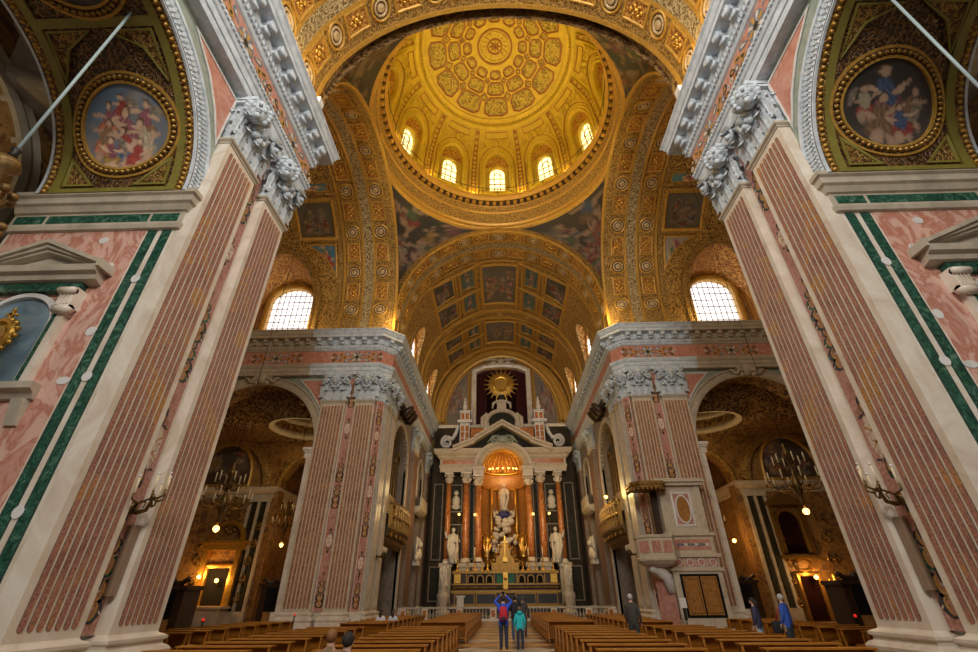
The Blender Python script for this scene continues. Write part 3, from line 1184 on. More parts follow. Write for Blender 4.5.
# ---- near piers with the arch to the aisle
AC, AZ, AR = 4.95, 12.1, 4.1
for sg in (-1, 1):
    nm = 'wall_%s_nave_pier' % LT[sg]
    mb = MB(wX(sg, 9.46))
    mb.box(9.47, 13.65, 0, 17.3, -4.6, 0)
    # spandrel wall above the arch
    for i in range(24):
        t0, t1 = PI * i / 24, PI * (i + 1) / 24
        r = 4.25
        p0, p1 = (AC + r * math.cos(t0), AZ + r * math.sin(t0)), (AC + r * math.cos(t1), AZ + r * math.sin(t1))
        mb.add([(p0[0], p0[1], 0), (p1[0], p1[1], 0), (p1[0], 17.3, 0), (p0[0], 17.3, 0)], [(0, 1, 2, 3)])
    mb.box(9.2, 9.45, AZ, 17.3, -.3, 0)
    pier = mb.build(nm, M['palegreen'], kind='structure')
    mb = MB(wX(sg, 9.46))
    mb.box(-4, 13.65, 17.2, 23.3, -5.5, 0)
    mb.box(13.0, 13.65, 17.2, 23.3, -16, -5)
    mb.build('attic', M['tan'], pier)
    # spandrel panel
    mb = MB(wX(sg, 9.46))
    P = [(8.15, 16.75), (9.3, 16.75), (9.3, 14.6), (9.05, 15.0), (8.6, 16.1)]
    P = [(7.0, 16.95), (9.25, 16.95), (9.25, 14.7), (8.75, 15.55), (8.0, 16.35)]
    mb.poly(P, -.02, .02)
    mb.ring(P, [(0, .02), (0, .05), (.09, .05), (.09, .02)], 1)
    mb.build('spandrel_panel', [M['red'], M['white']], pier)
    # archivolt
    mb = MB(wX(sg, 9.46))
    A = archpath(AC, AZ, AZ, 1.0, 64)
    for (ra, rb, h, m) in ((4.12, 4.24, .05, 0), (4.24, 4.56, .03, 1), (4.56, 4.68, .08, 0)):
        mb.ring(OP([(AC + (x - AC) * ra, AZ + (y - AZ) * ra) for (x, y) in A]), [(0, -.1), (0, h), (-(rb - ra), h), (-(rb - ra), -.1)], m)
    for i in range(90):     # leaf tongues round the arch
        t = PI * (i + .5) / 90
        c, s_ = math.cos(t), math.sin(t)
        mb.poly([(AC + r * math.cos(t + dt), AZ + r * math.sin(t + dt)) for (r, dt) in ((4.26, -.008), (4.40, -.015), (4.54, 0), (4.40, .015), (4.26, .008))], .02, .07, 1)
        mb.ball((AC + 4.18 * c, AZ + 4.18 * s_, .05), .045, n=6, k=4)
    mb.build('archivolt', [M['grey'], M['greycap']], pier)
    # soffit of the arch: u = |X|, v = arc length from the jamb
    sof = (lambda sg: lambda u, v, h: (sg * u, AC + (AR - h) * math.cos(v / AR), AZ + (AR - h) * math.sin(v / AR)))(sg)
    mb = MB(sof)
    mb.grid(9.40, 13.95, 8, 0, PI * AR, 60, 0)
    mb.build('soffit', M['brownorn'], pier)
    mb = MB(sof)
    for (u0, u1, m, h) in ((9.42, 9.50, 2, .05), (9.50, 9.78, 1, .03), (9.78, 10.02, 0, .05), (13.35, 13.60, 0, .05), (13.60, 13.9, 1, .03), (13.9, 13.98, 2, .05)):
        V0 = [(u0, v, 0) for v in np.linspace(0, PI * AR, 60)]
        mb.loft([[(u0, v, -.02) for v in np.linspace(0, PI * AR, 60)], [(u0, v, h) for v in np.linspace(0, PI * AR, 60)], [(u1, v, h) for v in np.linspace(0, PI * AR, 60)], [(u1, v, -.02) for v in np.linspace(0, PI * AR, 60)]], m, False, False, False)
    for k in range(70):
        v = PI * AR * (k + .5) / 70
        mb.ball((9.64, v, .04), .07, 3, 6, 4)
        mb.ball((13.75, v, .04), .07, 3, 6, 4)
    # olive cross pieces round the medallions
    for (va, vb) in ((.0, .16), (5.05, 5.3)):
        mb.box(10.0, 13.4, va, vb, -.02, .05, 0)
    mb.build('soffit_bands', [M['olive'], M['giltshade'], M['grey'], M['giltline']], pier)
    mb = MB(sof)
    for (u0, u1, du) in ((10.02, 11.1, 1), (13.35, 12.3, -1)):     # corner panels
        for (v0, v1) in ((.16, 1.3),):
            P = [(u0 + du * .1, v0 + .08), (u1 - du * .0, v0 + .08), (u0 + du * .1, v1)]
            if du < 0:
                P = P[::-1]
            mb.poly(P, .0, .03, 0)
            mb.ring(P, [(0, .03), (0, .07), (.07, .07), (.07, .03)], 1)
        P = [(u0 + du * .08, 3.6), (u0 + du * .08, 5.0), (u1 + du * .4, 5.0), (u0 + du * .55, 4.5)]
        if du > 0:
            P = P[::-1]
        mb.poly(P, 0, .03, 0)
        mb.ring(P, [(0, .03), (0, .07), (.07, .07), (.07, .03)], 1)
    mb.build('corner_panels', [M['giltshade'], M['olive']], pier)
    # the medallions on the soffit
    for (c0, r0, sd, nm2) in ((2.25, 1.36, 3, 'lower'), (6.9, 1.35, 8, 'upper')):
        P = circ(11.62, c0, r0, 72)
        if nm2 == 'lower':
            lab = 'round fresco of seated figures under blue sky on left arch soffit' if sg < 0 else 'round dark fresco of robed seated woman on right arch soffit'
            if sg < 0:
                kw = dict(sky0=(.20, .17, .15), sky1=(.11, .20, .30), gain=.9)
                figs = [(.56, .74, .22), (.28, .62, .28), (.72, .62, .26), (.47, .52, .32), (.74, .42, .28), (.30, .40, .30), (.52, .32, .30), (.66, .24, .24), (.38, .22, .24)]
            else:
                kw = dict(sky0=(.10, .075, .06), sky1=(.03, .024, .02), gain=.5, cloud=(.14, .11, .09))
                figs = [(.50, .66, .40), (.26, .56, .24), (.74, .50, .28), (.42, .40, .36), (.64, .34, .28)]
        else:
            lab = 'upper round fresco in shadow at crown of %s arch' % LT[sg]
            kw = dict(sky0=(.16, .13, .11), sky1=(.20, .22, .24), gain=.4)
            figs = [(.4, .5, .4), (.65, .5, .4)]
        o = thing('round_fresco', lab, 'fresco', sof(11.62, c0, 0), 'round frescoes on the nave arch soffits')
        canvas(sof, P, .03, 11 + sd * (2 + sg), 40, figs=figs, **kw).build('painted_panel', M['fresco'], o)
        fr = MB(sof)
        for (ra, rb, h, m) in ((r0 - .02, r0 + .06, .10, 0), (r0 + .06, r0 + .26, .07, 1), (r0 + .26, r0 + .34, .06, 0)):
            fr.ring(circ(11.62, c0, ra, 72), [(0, 0), (0, h), (-(rb - ra), h), (-(rb - ra), 0)], m)
        for k in range(54):
            a = 2 * PI * k / 54
            rr = r0 + .16
            fr.ball((11.62 + rr * math.cos(a), c0 + rr * math.sin(a), .10), .085, 2, 7, 5, (1, 1, .9))
        fr.build('frame', [M['giltline'], M['brownorn'], M['golddark']], o)

    # ---- jamb facing the camera (Y = 9.41)
    J = wY(sg, 9.41)
    kx = lambda x: x
    mb = MB(J)
    mb.box(9.515, 14.5, 0, AZ + .1, -.3, 0, 0)
    mb.build('jamb', M['cream'], pier)
    mb = MB(J)
    mb.poly([(10.35, .9), (14.4, .9), (14.4, 10.85), (10.35, 10.85)], -.01, .012)
    mb.build('pink_panel', M['pink'], pier)
    mb = MB(J)
    for (a, b) in ((9.60, 9.86), (10.02, 10.28)):
        mb.poly([(a, .9), (b, .9), (b, 10.85), (a, 10.85)], -.01, .02, 0)
        mb.ring([(a, .9), (b, .9), (b, 10.85), (a, 10.85)], [(0, .02), (0, .024), (.016, .024), (.016, .02)], 1)
    mb.build('green_strips', [M['green'], M['dark']], pier)
    mb = MB(J)
    prof = [(.02, 10.85), (.10, 10.88), (.14, 11.0), (.14, 11.08), (.05, 11.1), (.05, 11.55), (.12, 11.58), (.20, 11.75), (.28, 11.80), (.30, 12.0), (.38, 12.05), (.38, 12.2), (-.2, 12.22)]
    rr = [[(9.46 - h * .9, z, h) for h, z in prof], [(14.6, z, h) for h, z in prof]]
    mb.loft(rr, 0, False, False, False)
    mb.loft([[(9.46 - h * .9, z, h) for h, z in prof], [(9.46 - h * .9, z, -.1) for h, z in prof]], 0, False, False, False)
    mb.build('impost_cornice', M['tan'], pier)
    mb = MB(J)
    for (a, b) in ((9.55, 10.35), (10.45, 13.5), (13.6, 14.5)):
        mb.poly([(a, 11.18), (b, 11.18), (b, 11.48), (a, 11.48)], .04, .062)
    mb.build('impost_frieze', M['green'], pier)
    # ivory repairs / inlaid patches between the strips
    mb = MB(J)
    for (a, b, w, l) in ((11.45, 10.5, .13, .12), (10.85, 9.55, .1, .12), (10.42, 7.45, .12, .14), (10.45, 6.1, .16, .1), (9.95, 9.1, .12, .14), (9.93, 6.2, .12, .13), (9.94, 3.2, .12, .13)):
        mb.poly(circ(a, b, w, 14, l), .0, .026)
    mb.build('inlaid_ovals', M['white'], pier)

    # ---- niche with pediment on the jamb
    o = thing('niche_aedicule', 'pedimented marble niche with %s on the %s pink marble jamb' % (('blue back', 'left') if sg < 0 else ('grey back', 'right')), 'niche', J(12.4, 5.8, 0), 'pedimented niches')
    nc, nr = 12.45, .92
    for q in (-1, 1):
        mb = MB(J)
        mb.box(nc + q * 1.1 - .15, nc + q * 1.1 + .15, 6.0, 8.55, -.02, .16)
        mb.build('side_strip', M['cream'], o)
    mb = MB(J)
    mb.add([(nc - nr, 6.0, .03), (nc + nr, 6.0, .03)] + [(nc + nr * math.cos(PI * i / 16), 7.55 + nr * math.sin(PI * i / 16), .03) for i in range(17)], [tuple(range(19))])
    mb.build('niche_back', M['bluenich'] if sg < 0 else M['greynich'], o)
    mb = MB(J)
    P = archpath(nc, 6.0, 7.55, nr, 24)
    mb.ring(P, [(0, 0), (0, .14), (-.12, .14), (-.14, .10), (-.14, 0)], 0)
    mb.build('niche_arch', M['white'], o)
    mb = MB(J)
    for q in (-1, 1):
        P = [(nc + q * 1.07, 6.02), (nc + q * 1.07 + .1, 6.02), (nc + q * 1.07 + .1, 7.9), (nc + q * 1.07, 7.9)]
        mb.poly(P, 0, .17)
        mb.poly([(nc + q * .62, 8.45), (nc + q * 1.2, 8.45), (nc + q * 1.2, 8.05), (nc + q * .95, 8.2)][::q], 0, .05)
    mb.poly([(nc - 1.3, 8.62), (nc + 1.3, 8.62), (nc + 1.3, 8.86), (nc - 1.3, 8.86)], .0, .2)
    mb.build('green_inlay', M['green'], o)
    for q in (-1, 1):       # scroll brackets carrying the pediment
        mb = MB(J)
        c = nc + q * 1.2
        mb.box(c - .2, c + .2, 8.05, 8.62, 0, .30)
        mb.lathe([(.13, -.2), (.13, .2)], (0, 0, 0), 10) if False else None
        mb.tube([(c - .2, 8.0, .22), (c + .2, 8.0, .22)], .13, 8)
        mb.tube([(c - .2, 8.5, .34), (c + .2, 8.5, .34)], .10, 8)
        for k in range(4):
            mb.box(c - .16 + k * .09, c - .12 + k * .09, 8.1, 8.45, .3, .33)
        mb.build('bracket', M['cream'], o)
    mb = MB(J)
    pf = [(0, 8.86), (.30, 8.9), (.34, 9.05), (.46, 9.08), (.50, 9.25), (0, 9.28)]
    mb.loft([[(nc - 1.65 - h * .2, z, h) for h, z in pf], [(nc + 1.65 + h * .2, z, h) for h, z in pf]], 0, False, True, False)
    for q in (-1, 1):
        a, b = (nc + q * 1.78, 9.28), (nc, 10.05)
        for (t, h) in ((0, .5), (.12, .42), (.22, .34)):
            mb.hexa([(a[0], a[1] - t * .1 + (.0 if t else 0), 0), (b[0], b[1] - t, 0), (b[0], b[1] - t + .12, 0), (a[0], a[1] + .12 - t * .1, 0), (a[0], a[1] - t * .1, h), (b[0], b[1] - t, h), (b[0], b[1] - t + .12, h), (a[0], a[1] + .12 - t * .1, h)])
    for q in (-1, 1):
        mb.box(nc + q * 1.78 - .05, nc + q * 1.78 + .05, 9.18, 9.42, 0, .52)
    mb.poly([(nc - 1.7, 9.28), (nc + 1.7, 9.28), (nc, 10.02)], 0, .14)
    mb.build('pediment', M['tan'], o)
    mb = MB(J)
    pf = [(0, 5.6), (.12, 5.62), (.2, 5.75), (.34, 5.8), (.36, 5.95), (0, 5.99)]
    mb.loft([[(nc - 1.55 - h * .3, z, h) for h, z in pf], [(nc + 1.55 + h * .3, z, h) for h, z in pf]], 0, False, True, False)
    for q in (-1, 1):
        mb.hexa([(nc + q * 1.35 - .14, 5.0, 0), (nc + q * 1.35 + .14, 5.0, 0), (nc + q * 1.35 + .14, 5.6, 0), (nc + q * 1.35 - .14, 5.6, 0), (nc + q * 1.35 - .14, 5.0, .08), (nc + q * 1.35 + .14, 5.0, .08), (nc + q * 1.35 + .14, 5.6, .22), (nc + q * 1.35 - .14, 5.6, .22)])
    mb.build('sill', M['tan'], o)
    if sg < 0:
        # reliquary bust in the niche
        t = thing('reliquary_bust', 'gilded reliquary standing in the blue-backed left niche', 'reliquary', J(nc, 6.0, .2))
        mb = MB(lambda a, b, h: J(nc + a, 6.0 + b, .24 + h))
        pfn = MB(lambda x, y, z: J(nc + x, 6.0 + z, .24 + y))
        pfn.lathe([(.34, 0), (.36, .06), (.26, .12), (.2, .2), (.28, .28), (.34, .42), (.26, .56), (.12, .62), (.09, .72), (.16, .78), (.09, .84), (.08, .95)], n=16, sy=.6)
        for q in (-1, 1):
            pfn.tube([(q * .2, 0, .2), (q * .42, 0, .3), (q * .40, 0, .48), (q * .26, 0, .46)], [.06, .07, .06, .04], 6)
        pfn.build('foot', M['gold'], t)
        mb.poly(circ(0, 1.25, .34, 20, .40), -.06, .06)
        mb.ring(circ(0, 1.25, .34, 24, .40), [(.08, .06), (.05, .11), (-.02, .11), (-.05, .04), (-.02, -.06)])
        for k in range(14):
            a = 2 * PI * k / 14
            mb.ball((.39 * math.cos(a), 1.25 + .45 * math.sin(a), 0), .075, n=7, k=5)
        mb.build('frame', M['gold'], t)
        mb = MB(lambda a, b, h: J(nc + a, 6.0 + b, .24 + h))
        mb.poly(circ(0, 1.25, .19, 16, .24), .06, .075)
        mb.build('oval_glass', M['ochre'], t)
        mb = MB(lambda a, b, h: J(nc + a, 6.0 + b, .24 + h))
        mb.box(-.03, .03, 1.68, 2.0, -.03, .03)
        mb.box(-.12, .12, 1.82, 1.88, -.03, .03)
        for (a, b) in ((-.13, 1.85), (.13, 1.85), (0, 2.02)):
            mb.ball((a, b, 0), .04, n=6, k=4)
        mb.build('cross', M['gold'], t)

    # ---- pilasters, inlay strip
    W_ = wX(sg, 9.46)
    g = 'fluted pilasters of the near nave piers'
    pilaster('fluted_pilaster', W_, 9.41, 11.15, .39, 'tall fluted red and cream pilaster beside the %s pedimented niche' % LT[sg], 7, g)
    pilaster('fluted_pilaster', W_, 11.95, 13.65, .39, 'tall fluted pilaster at the crossing corner of the %s near pier, beyond the inlaid strip' % LT[sg], 7, g)
    inlay_panel('inlaid_marble_strip', W_, 11.15, 11.95, .07, 'pink strip of black and gold arabesque inlay between the near %s pilasters' % LT[sg], 'arabesque inlay strips',
                [('a', 1.15, 3.5), ('m', 4.1, 6.2), ('a', 7.0, 8.8), ('a', 8.3, 10.2), ('m', 11.3, 12.5), ('a', 13.2, 15.6)], 1.0, 17.0)
    # ---- loudspeaker under the sconce
    t = thing('column_loudspeaker', 'slim beige column loudspeaker on the %s inlaid strip' % LT[sg], 'loudspeaker', W_(11.75, 1.9, .2), 'column loudspeakers')
    mb = MB(W_)
    mb.box(11.72, 11.90, 1.75, 3.25, .10, .26)
    mb.build('body', M['beige'], t)
    for z in (2.0, 2.9):
        mb = MB(W_)
        mb.box(11.77, 11.85, z, z + .1, .04, .12)
        mb.build('bracket', M['iron'], t)
# ================================================================== FAR PIERS AND THE WALLS OF THE CROSSING
for sg in (-1, 1):
    f = mirror(sg)
    side = LT[sg]
    Y_ = wY(sg, 33.0)
    mb = MB(f)
    P = [(9.5, 33.66), (10.16, 33.0), (14.25, 33.0), (14.25, 35.2), (9.5, 35.2)]
    mb.loft([[(p[0], p[1], 0) for p in P], [(p[0], p[1], 17.3) for p in P]], 0, True, False, False)
    pier = mb.build('wall_%s_far_pier' % side, M['altarstone'], kind='structure')
    mb = MB(f)
    P = [(9.5, 33.66), (10.16, 33.0), (14.25, 33.0), (14.25, 35.2), (9.5, 35.2)]
    mb.loft([[(p[0], p[1], 17.2) for p in P], [(p[0], p[1], 23.2) for p in P]], 0, True, False, False)
    mb.build('attic', M['tan'], pier)
    # transept wall with the arch into the side chapel
    mb = MB(Y_)
    wall_arch(mb, 14.2, 30, 0, 17.3, 19.35, 11.5, 5.05, 28, 0, 0, 0)
    w = mb.build('wall_%s_transept' % side, M['palegreen'], kind='structure')
    mb = MB(Y_)
    P = archpath(19.35, 0, 11.5, 5.05, 40)
    mb.loft([[(x, y, 0) for (x, y) in P], [(x, y, -1.6) for (x, y) in P]], 0, False, False, True)
    for k in range(9):
        t = PI * (k + .5) / 9
        cx_, cz_ = 19.35 + 4.98 * math.cos(t), 11.5 + 4.98 * math.sin(t)
        mb.ball((cx_, cz_, -.8), .34, n=10, k=6, sc=(abs(math.sin(t)) * .7 + .25, abs(math.cos(t)) * .7 + .25, 1))
    mb.build('arch_soffit', M['chapel2'], w)
    mb = MB(Y_)
    P = archpath(19.35, 11.5, 11.5, 5.05, 40)
    mb.ring(P, [(.0, -.3), (-.02, .12), (-.22, .16), (-.26, .10), (-.50, .12), (-.60, .22), (-.68, .20), (-.68, 0)])
    mb.build('archivolt', M['tan'], w)
    mb = MB(Y_)
    for a in (14.22,):
        mb.box(a - .05, a + .55, 11.0, 11.15, -.2, .22)
        mb.box(a - .05, a + .65, 11.15, 11.35, -.2, .32)
        mb.box(a - .05, a + .5, 10.6, 11.0, -.2, .14)
        mb.box(a, a + .35, 1.0, 10.6, -.2, .10)
        mb.box(a - .05, a + .55, 0, 1.0, -.2, .25)
    mb.build('impost', M['cream'], w)
    mb = MB(Y_)
    P = [(14.3, 16.95), (14.3, 14.4), (14.75, 15.1), (15.4, 15.95), (16.4, 16.95)]
    mb.poly(P, 0, .03)
    mb.ring(P, [(0, .03), (0, .07), (.1, .07), (.1, .03)], 1)
    mb.build('spandrel_panel', [M['red'], M['white']], w)
    mb = MB(Y_)                                        # cartouche on the keystone
    c = (19.35, 16.95)
    mb.ball((c[0], c[1], .35), .42, n=12, k=8, sc=(.8, 1, .6))
    for q in (-1, 1):
        mb.tube([(c[0] + q * (.3 + .16 * k), c[1] - .1 + .18 * math.sin(k * 1.3), .36) for k in range(8)], [.16, .15, .13, .12, .11, .1, .08, .05], 6)
        mb.tube(spiral(c[0] + q * .5, c[1] + .25, .36, .24, 1.3, q, 12), .08, 5)
        mb.ball((c[0] + q * .45, c[1] - .35, .36), .18, n=7, k=5)
    for k in range(7):
        leaf(mb, None, c[0] + (k - 3) * .22, c[1] + .2, .3, .13, .45, .15, 0, 5)
    mb.build('cartouche', M['tan'], w)
    # wall above the entablature up to the vault (behind the lunette)
    # pilasters of the pier front
    g = 'fluted pilasters of the far crossing piers'
    pilaster('fluted_pilaster', Y_, 12.25, 14.15, .35, 'outer fluted pilaster of the %s far crossing pier, next to the side arch' % side, 7, g, 1, 15, 2.2, True, True, 'altarstone', 'breccia_far')
    pilaster('fluted_pilaster', Y_, 9.95, 11.5, .35, 'inner fluted pilaster of the %s far crossing pier, nearer the choir' % side, 6, g, 1, 15, 2.2, True, True, 'altarstone', 'breccia_far')
    inlay_panel('inlaid_marble_strip', Y_, 11.5, 12.25, .06, 'rose marble strip with dark inlaid motifs on the front of the %s far pier' % side, 'arabesque inlay strips',
                [('a', 1.15, 3.2), ('m', 4.3, 5.8), ('a', 7.0, 9.2), ('a', 8.8, 10.6), ('m', 12.0, 13.6), ('a', 14.4, 16.6)], 1.0, 17.0)
    D = wD(sg, (10.16, 33.0), (9.5, 33.66))
    o = inlay_panel('inlaid_marble_strip', D, .14, .80, .34, 'narrow black and white inlaid strip on the chamfer of the %s far pier' % side, 'arabesque inlay strips',
                    [('a', 1.1, 3.0), ('m', 3.0, 4.4), ('a', 5.2, 7.4), ('m', 7.4, 9.0), ('a', 9.2, 11.4), ('m', 11.6, 12.9), ('a', 13.0, 14.8)], 1.0, 15.0)
    mb = MB(D)
    mb.box(.08, .88, 0, 1.0, 0, .45)
    mb.build('base', M['cream'], o)
    capital(D, .05, .90, 15.0, 2.2, .32, True, True).build('capital', M['greycap'], o)
    # choir side of the pier: plain broad pilasters
    X_ = wX(sg, 9.5)
    for (a, b, nm2) in ((33.75, 35.3, 'first'), (35.75, 37.1, 'second')):
        t = pilaster('fluted_pilaster', X_, a, b, .32, '%s broad pilaster on the choir side of the %s far pier' % (nm2, side), 3, g, 1, 15, 2.2, True, True, 'tan', 'cream')

    # ---- choir wall with the organ arch
    mb = MB(X_)
    wall_arch(mb, 33.66, 49.2, 0, 17.3, 41.0, 12.2, 3.35, 24, 0, 0, 2.4)
    wall_arch(mb, 49.2, 58.0, 0, 17.3, 52.2, 13.6, 1.55, 16, 0, 0, 1.6)
    w = mb.build('wall_%s_choir' % side, M['choirstone'], kind='structure')
    mb = MB(X_)
    mb.box(33.66, 58, 17.2, 23.2, -.8, 0)
    mb.build('attic', M['tan'], w)
    mb = MB(X_)
    P = archpath(41, 0, 12.2, 3.35, 30)
    mb.ring(P, [(0, -.2), (0, .14), (-.3, .16), (-.45, .08), (-.5, 0)])
    P = archpath(52.2, 11, 13.6, 1.55, 20)
    mb.ring(P, [(0, -.2), (0, .14), (-.25, .16), (-.3, 0)])
    mb.build('archivolt', M['tan'], w)
    mb = MB(X_)
    mb.box(37.0, 45.0, 0, 16.5, -2.8, -2.4)
    mb.box(50, 55, 9.8, 16.5, -2.0, -1.6)
    mb.build('recess_back', M['darkwood'], w)
    mb = MB(X_)                                        # rose panels and cream strips of the lower wall
    for (a, b, z0, z1, m) in ((44.6, 46.1, 1.0, 6.0, 0), (44.7, 46.0, 8.5, 14.5, 0), (49.3, 50.4, 1, 8.6, 0), (53.9, 55.0, 1, 8.6, 0), (37.75, 38.2, 1.0, 5.0, 0)):
        mb.poly([(a, z0), (b, z0), (b, z1), (a, z1)], -.01, .03, 0)
        mb.ring([(a, z0), (b, z0), (b, z1), (a, z1)], [(0, .03), (0, .07), (.14, .07), (.14, .03)], 1)
    mb.build('wall_panels', [M['choirpanel'], M['choirstone']], w)
    mb = MB(X_)                                        # tribune ledge of the second bay
    mb.loft([[(50.2, z, h) for (z, h) in ((9.4, 0), (9.5, .4), (9.8, .75), (10.1, .8), (10.1, 0))], [(54.2, z, h) for (z, h) in ((9.4, 0), (9.5, .4), (9.8, .75), (10.1, .8), (10.1, 0))]], 0, False, True, False)
    mb.box(50.2, 54.2, 10.1, 11.0, .55, .75)
    mb.build('tribune_ledge', M['tan'], w)
    # dark doorway under the organ loft
    n = 1 if sg < 0 else 2
    mb = MB(X_)
    mb.poly([(38.6, 0), (42.2, 0), (42.2, 4.2), (38.6, 4.2)], -2.42, -2.3)
    d = mb.build('door_%d' % n, M['black'], kind='structure')
    mb = MB(X_)
    mb.ring([(38.6, 0), (42.2, 0), (42.2, 4.2), (38.6, 4.2)], [(0, -2.4), (0, -2.1), (-.35, -2.1), (-.35, -2.4)])
    mb.build('door_frame', M['darkwood'], d)
    g2 = 'fluted pilasters of the choir walls'
    pilaster('fluted_pilaster', X_, 46.2, 48.7, .32, 'fluted pilaster past the organ loft on the %s choir wall' % side, 5, g2, 1, 15, 2.2, True, True, 'choirstone', 'choirpanel')
    pilaster('fluted_pilaster', X_, 55.6, 57.4, .32, 'last fluted pilaster of the %s choir wall, beside the high altar' % side, 4, g2, 1, 15, 2.2, True, False, 'choirstone', 'choirpanel')

    # ---- organ loft
    o = thing('organ_loft', 'gilded organ loft with pipes in the arch of the %s choir wall' % side, 'organ', X_(41, 5.5, 0), 'organ lofts')
    mb = MB(X_)
    prof = [(5.2, .02), (5.5, .35), (5.75, .45), (5.85, .7), (6.15, .85), (6.2, 1.0), (6.3, 1.0)]
    n_ = 24

    def bow(h, k):
        """front line of the loft: bow-fronted in the middle"""
        return [(37.4 + 7.2 * i / n_, h * (.55 + .45 * math.sin(PI * i / n_) ** .6) ) for i in range(n_ + 1)]
    mb.loft([[(a, z, max(h2, 0)) for (a, h2) in bow(h, 0)] for (z, h) in prof], 0, False, False, False)
    mb.loft([[(a, z, max(h2 + dh, 0)) for (a, h2) in bow(1.0, 0)] for (z, dh) in ((6.3, 0), (6.3, .1), (6.5, .1), (6.5, 0), (7.9, 0), (7.9, .12), (8.15, .12), (8.15, -.25))], 0, False, False, False)
    mb.build('balcony', M['bronzegold'], o)
    mb = MB(X_)
    L = bow(1.0, 0)
    for i in range(1, n_, 2):
        a, h = L[i]
        mb.box(a - .22, a + .22, 6.65, 7.75, h - .05, h + .04)
        mb.ball((a, 7.2, h + .05), .17, n=8, k=5)
    for i in range(0, n_ + 1, 2):
        a, h = L[i]
        mb.box(a - .07, a + .07, 6.4, 8.1, h - .1, h + .14)
        mb.ball((a, 8.25, h), .12, n=7, k=5)
    for i in range(2, n_ - 1, 4):
        a, h = L[i]
        mb.tube(spiral(a, 5.95, h * .8, .22, 1.3, 1, 10), .06, 5)
    mb.build('parapet_panels', M['golddark'], o)
    mb = MB(X_)
    mb.box(37.7, 44.3, 8, 9.6, -1.6, -.6, 0)
    for (a, w2, z1) in ((38.4, 1.2, 13.8), (41.0, 1.9, 15.0), (43.6, 1.2, 13.8)):
        mb.box(a - w2 / 2, a + w2 / 2, 9.6, z1 - .8, -1.5, -1.1, 0)
        for q in (-1, 1):
            mb.box(a + q * w2 / 2 - .09, a + q * w2 / 2 + .09, 9.6, z1 - .3, -1.2, -.7, 0)
        P = archpath(a, z1 - 1.0, z1 - .9, w2 / 2, 10)
        mb.ring(P, [(0, -.8), (0, -.6), (-.2, -.6), (-.25, -.8)], 0)
        for k in range(6):
            mb.tube(spiral(a + (k - 2.5) * w2 * .18, z1 - .5 + .5 * (1 - abs(k - 2.5) / 3), -.7, .2, 1.2, 1 if k % 2 else -1, 10), .06, 5, 0)
    mb.build('organ_case', M['bronzegold'], o)
    mb = MB(lambda x, y, z: X_(x, z, y))
    for (a, w2, z1) in ((38.4, 1.2, 13.3), (41.0, 1.9, 14.4), (43.6, 1.2, 13.3)):
        k = int(w2 / .26)
        for i in range(k):
            x = a - w2 / 2 + w2 * (i + .5) / k
            top = z1 - .9 - 1.3 * abs(i + .5 - k / 2) / k
            mb.lathe([(.02, 9.6), (.10, 9.9), (.10, top), (.02, top + .02)], (x, -.9, 0), 8)
    mb.build('pipes', M['bronze'], o)
    if sg > 0:
        t = thing('loft_lamp', 'lit lamp on the parapet of the right organ loft', 'lamp', X_(39.2, 8.3, .9))
        mb = MB(X_)
        mb.ball((39.2, 8.75, 1.1), .14, n=8, k=6)
        mb.build('bulb', M['bulb'], t)
        mb = MB(X_)
        mb.box(39.15, 39.25, 8.2, 8.65, 1.0, 1.1)
        mb.build('bracket', M['iron'], t)
        point('loft_lamp_light', X_(39.2, 9.0, 1.6), 260, (1, .70, .18), .15)
    # carved wooden corbel projecting above the organ arch
    t = thing('carved_bracket', 'dark carved wooden bracket jutting out above the %s organ loft' % side, 'bracket', X_(40.9, 15.8, 0), 'carved brackets')
    mb = MB(X_)
    for k in range(3):
        mb.tube([(39.8 + k * 1.1, 16.6, 0), (39.8 + k * 1.1, 16.4, .5), (39.8 + k * 1.1, 16.9, .9), (39.8 + k * 1.1, 17.1, 1.15)], [.35, .42, .33, .16], 8)
    mb.box(39.2, 42.6, 16.5, 16.9, 0, .4)
    mb.build('bracket_body', M['darkwood'], t)
    # bust on the second bay
    t = thing('wall_sculpture', 'marble bust and trophy on the %s choir wall below the tribune' % side, 'sculpture', X_(52.2, 5.0, 0), 'choir wall sculptures')
    mb = MB(X_)
    mb.box(51.5, 52.9, 4.6, 5.0, 0, .6)
    mb.ball((52.2, 5.6, .45), .62, n=10, k=7, sc=(1, 1, .6))
    mb.ball((52.2, 6.55, .5), .34, n=10, k=7)
    for q in (-1, 1):
        mb.ball((52.2 + q * .7, 5.4, .35), .4, n=8, k=6, sc=(1, 1.4, .6))
        mb.tube([(52.2 + q * .5, 7.2, .3), (52.2 + q * 1.0, 6.6, .4), (52.2 + q * 1.1, 5.6, .3)], [.12, .2, .1], 6)
    mb.build('bust', M['statue'], t)

# ================================================================== CROSSING ARCHES AND VAULTS


def side_fn(sg):
    def f(u, v, h):
        if v < 0:
            return (sg * u, CY + RN - h, CZ + v)
        if v > PI * RN:
            return (sg * u, CY - RN + h, CZ - (v - PI * RN))
        return (sg * u, CY + (RN - h) * math.cos(v / RN), CZ + (RN - h) * math.sin(v / RN))
    return f


def front_fn(u, v, h):
    if v < 0:
        return (RC - h, u, CZ + v)
    if v > PI * RC:
        return (-RC + h, u, CZ - (v - PI * RC))
    return ((RC - h) * math.cos(v / RC), u, CZ + (RC - h) * math.sin(v / RC))


def rib(mb, v0, v1, n, u0, u1, h, m=0, hb=-.03):
    vs = np.linspace(v0, v1, n)
    mb.loft([[(u0, v, hb) for v in vs], [(u0, v, h) for v in vs], [(u1, v, h) for v in vs], [(u1, v, hb) for v in vs]], m, False, False, False)


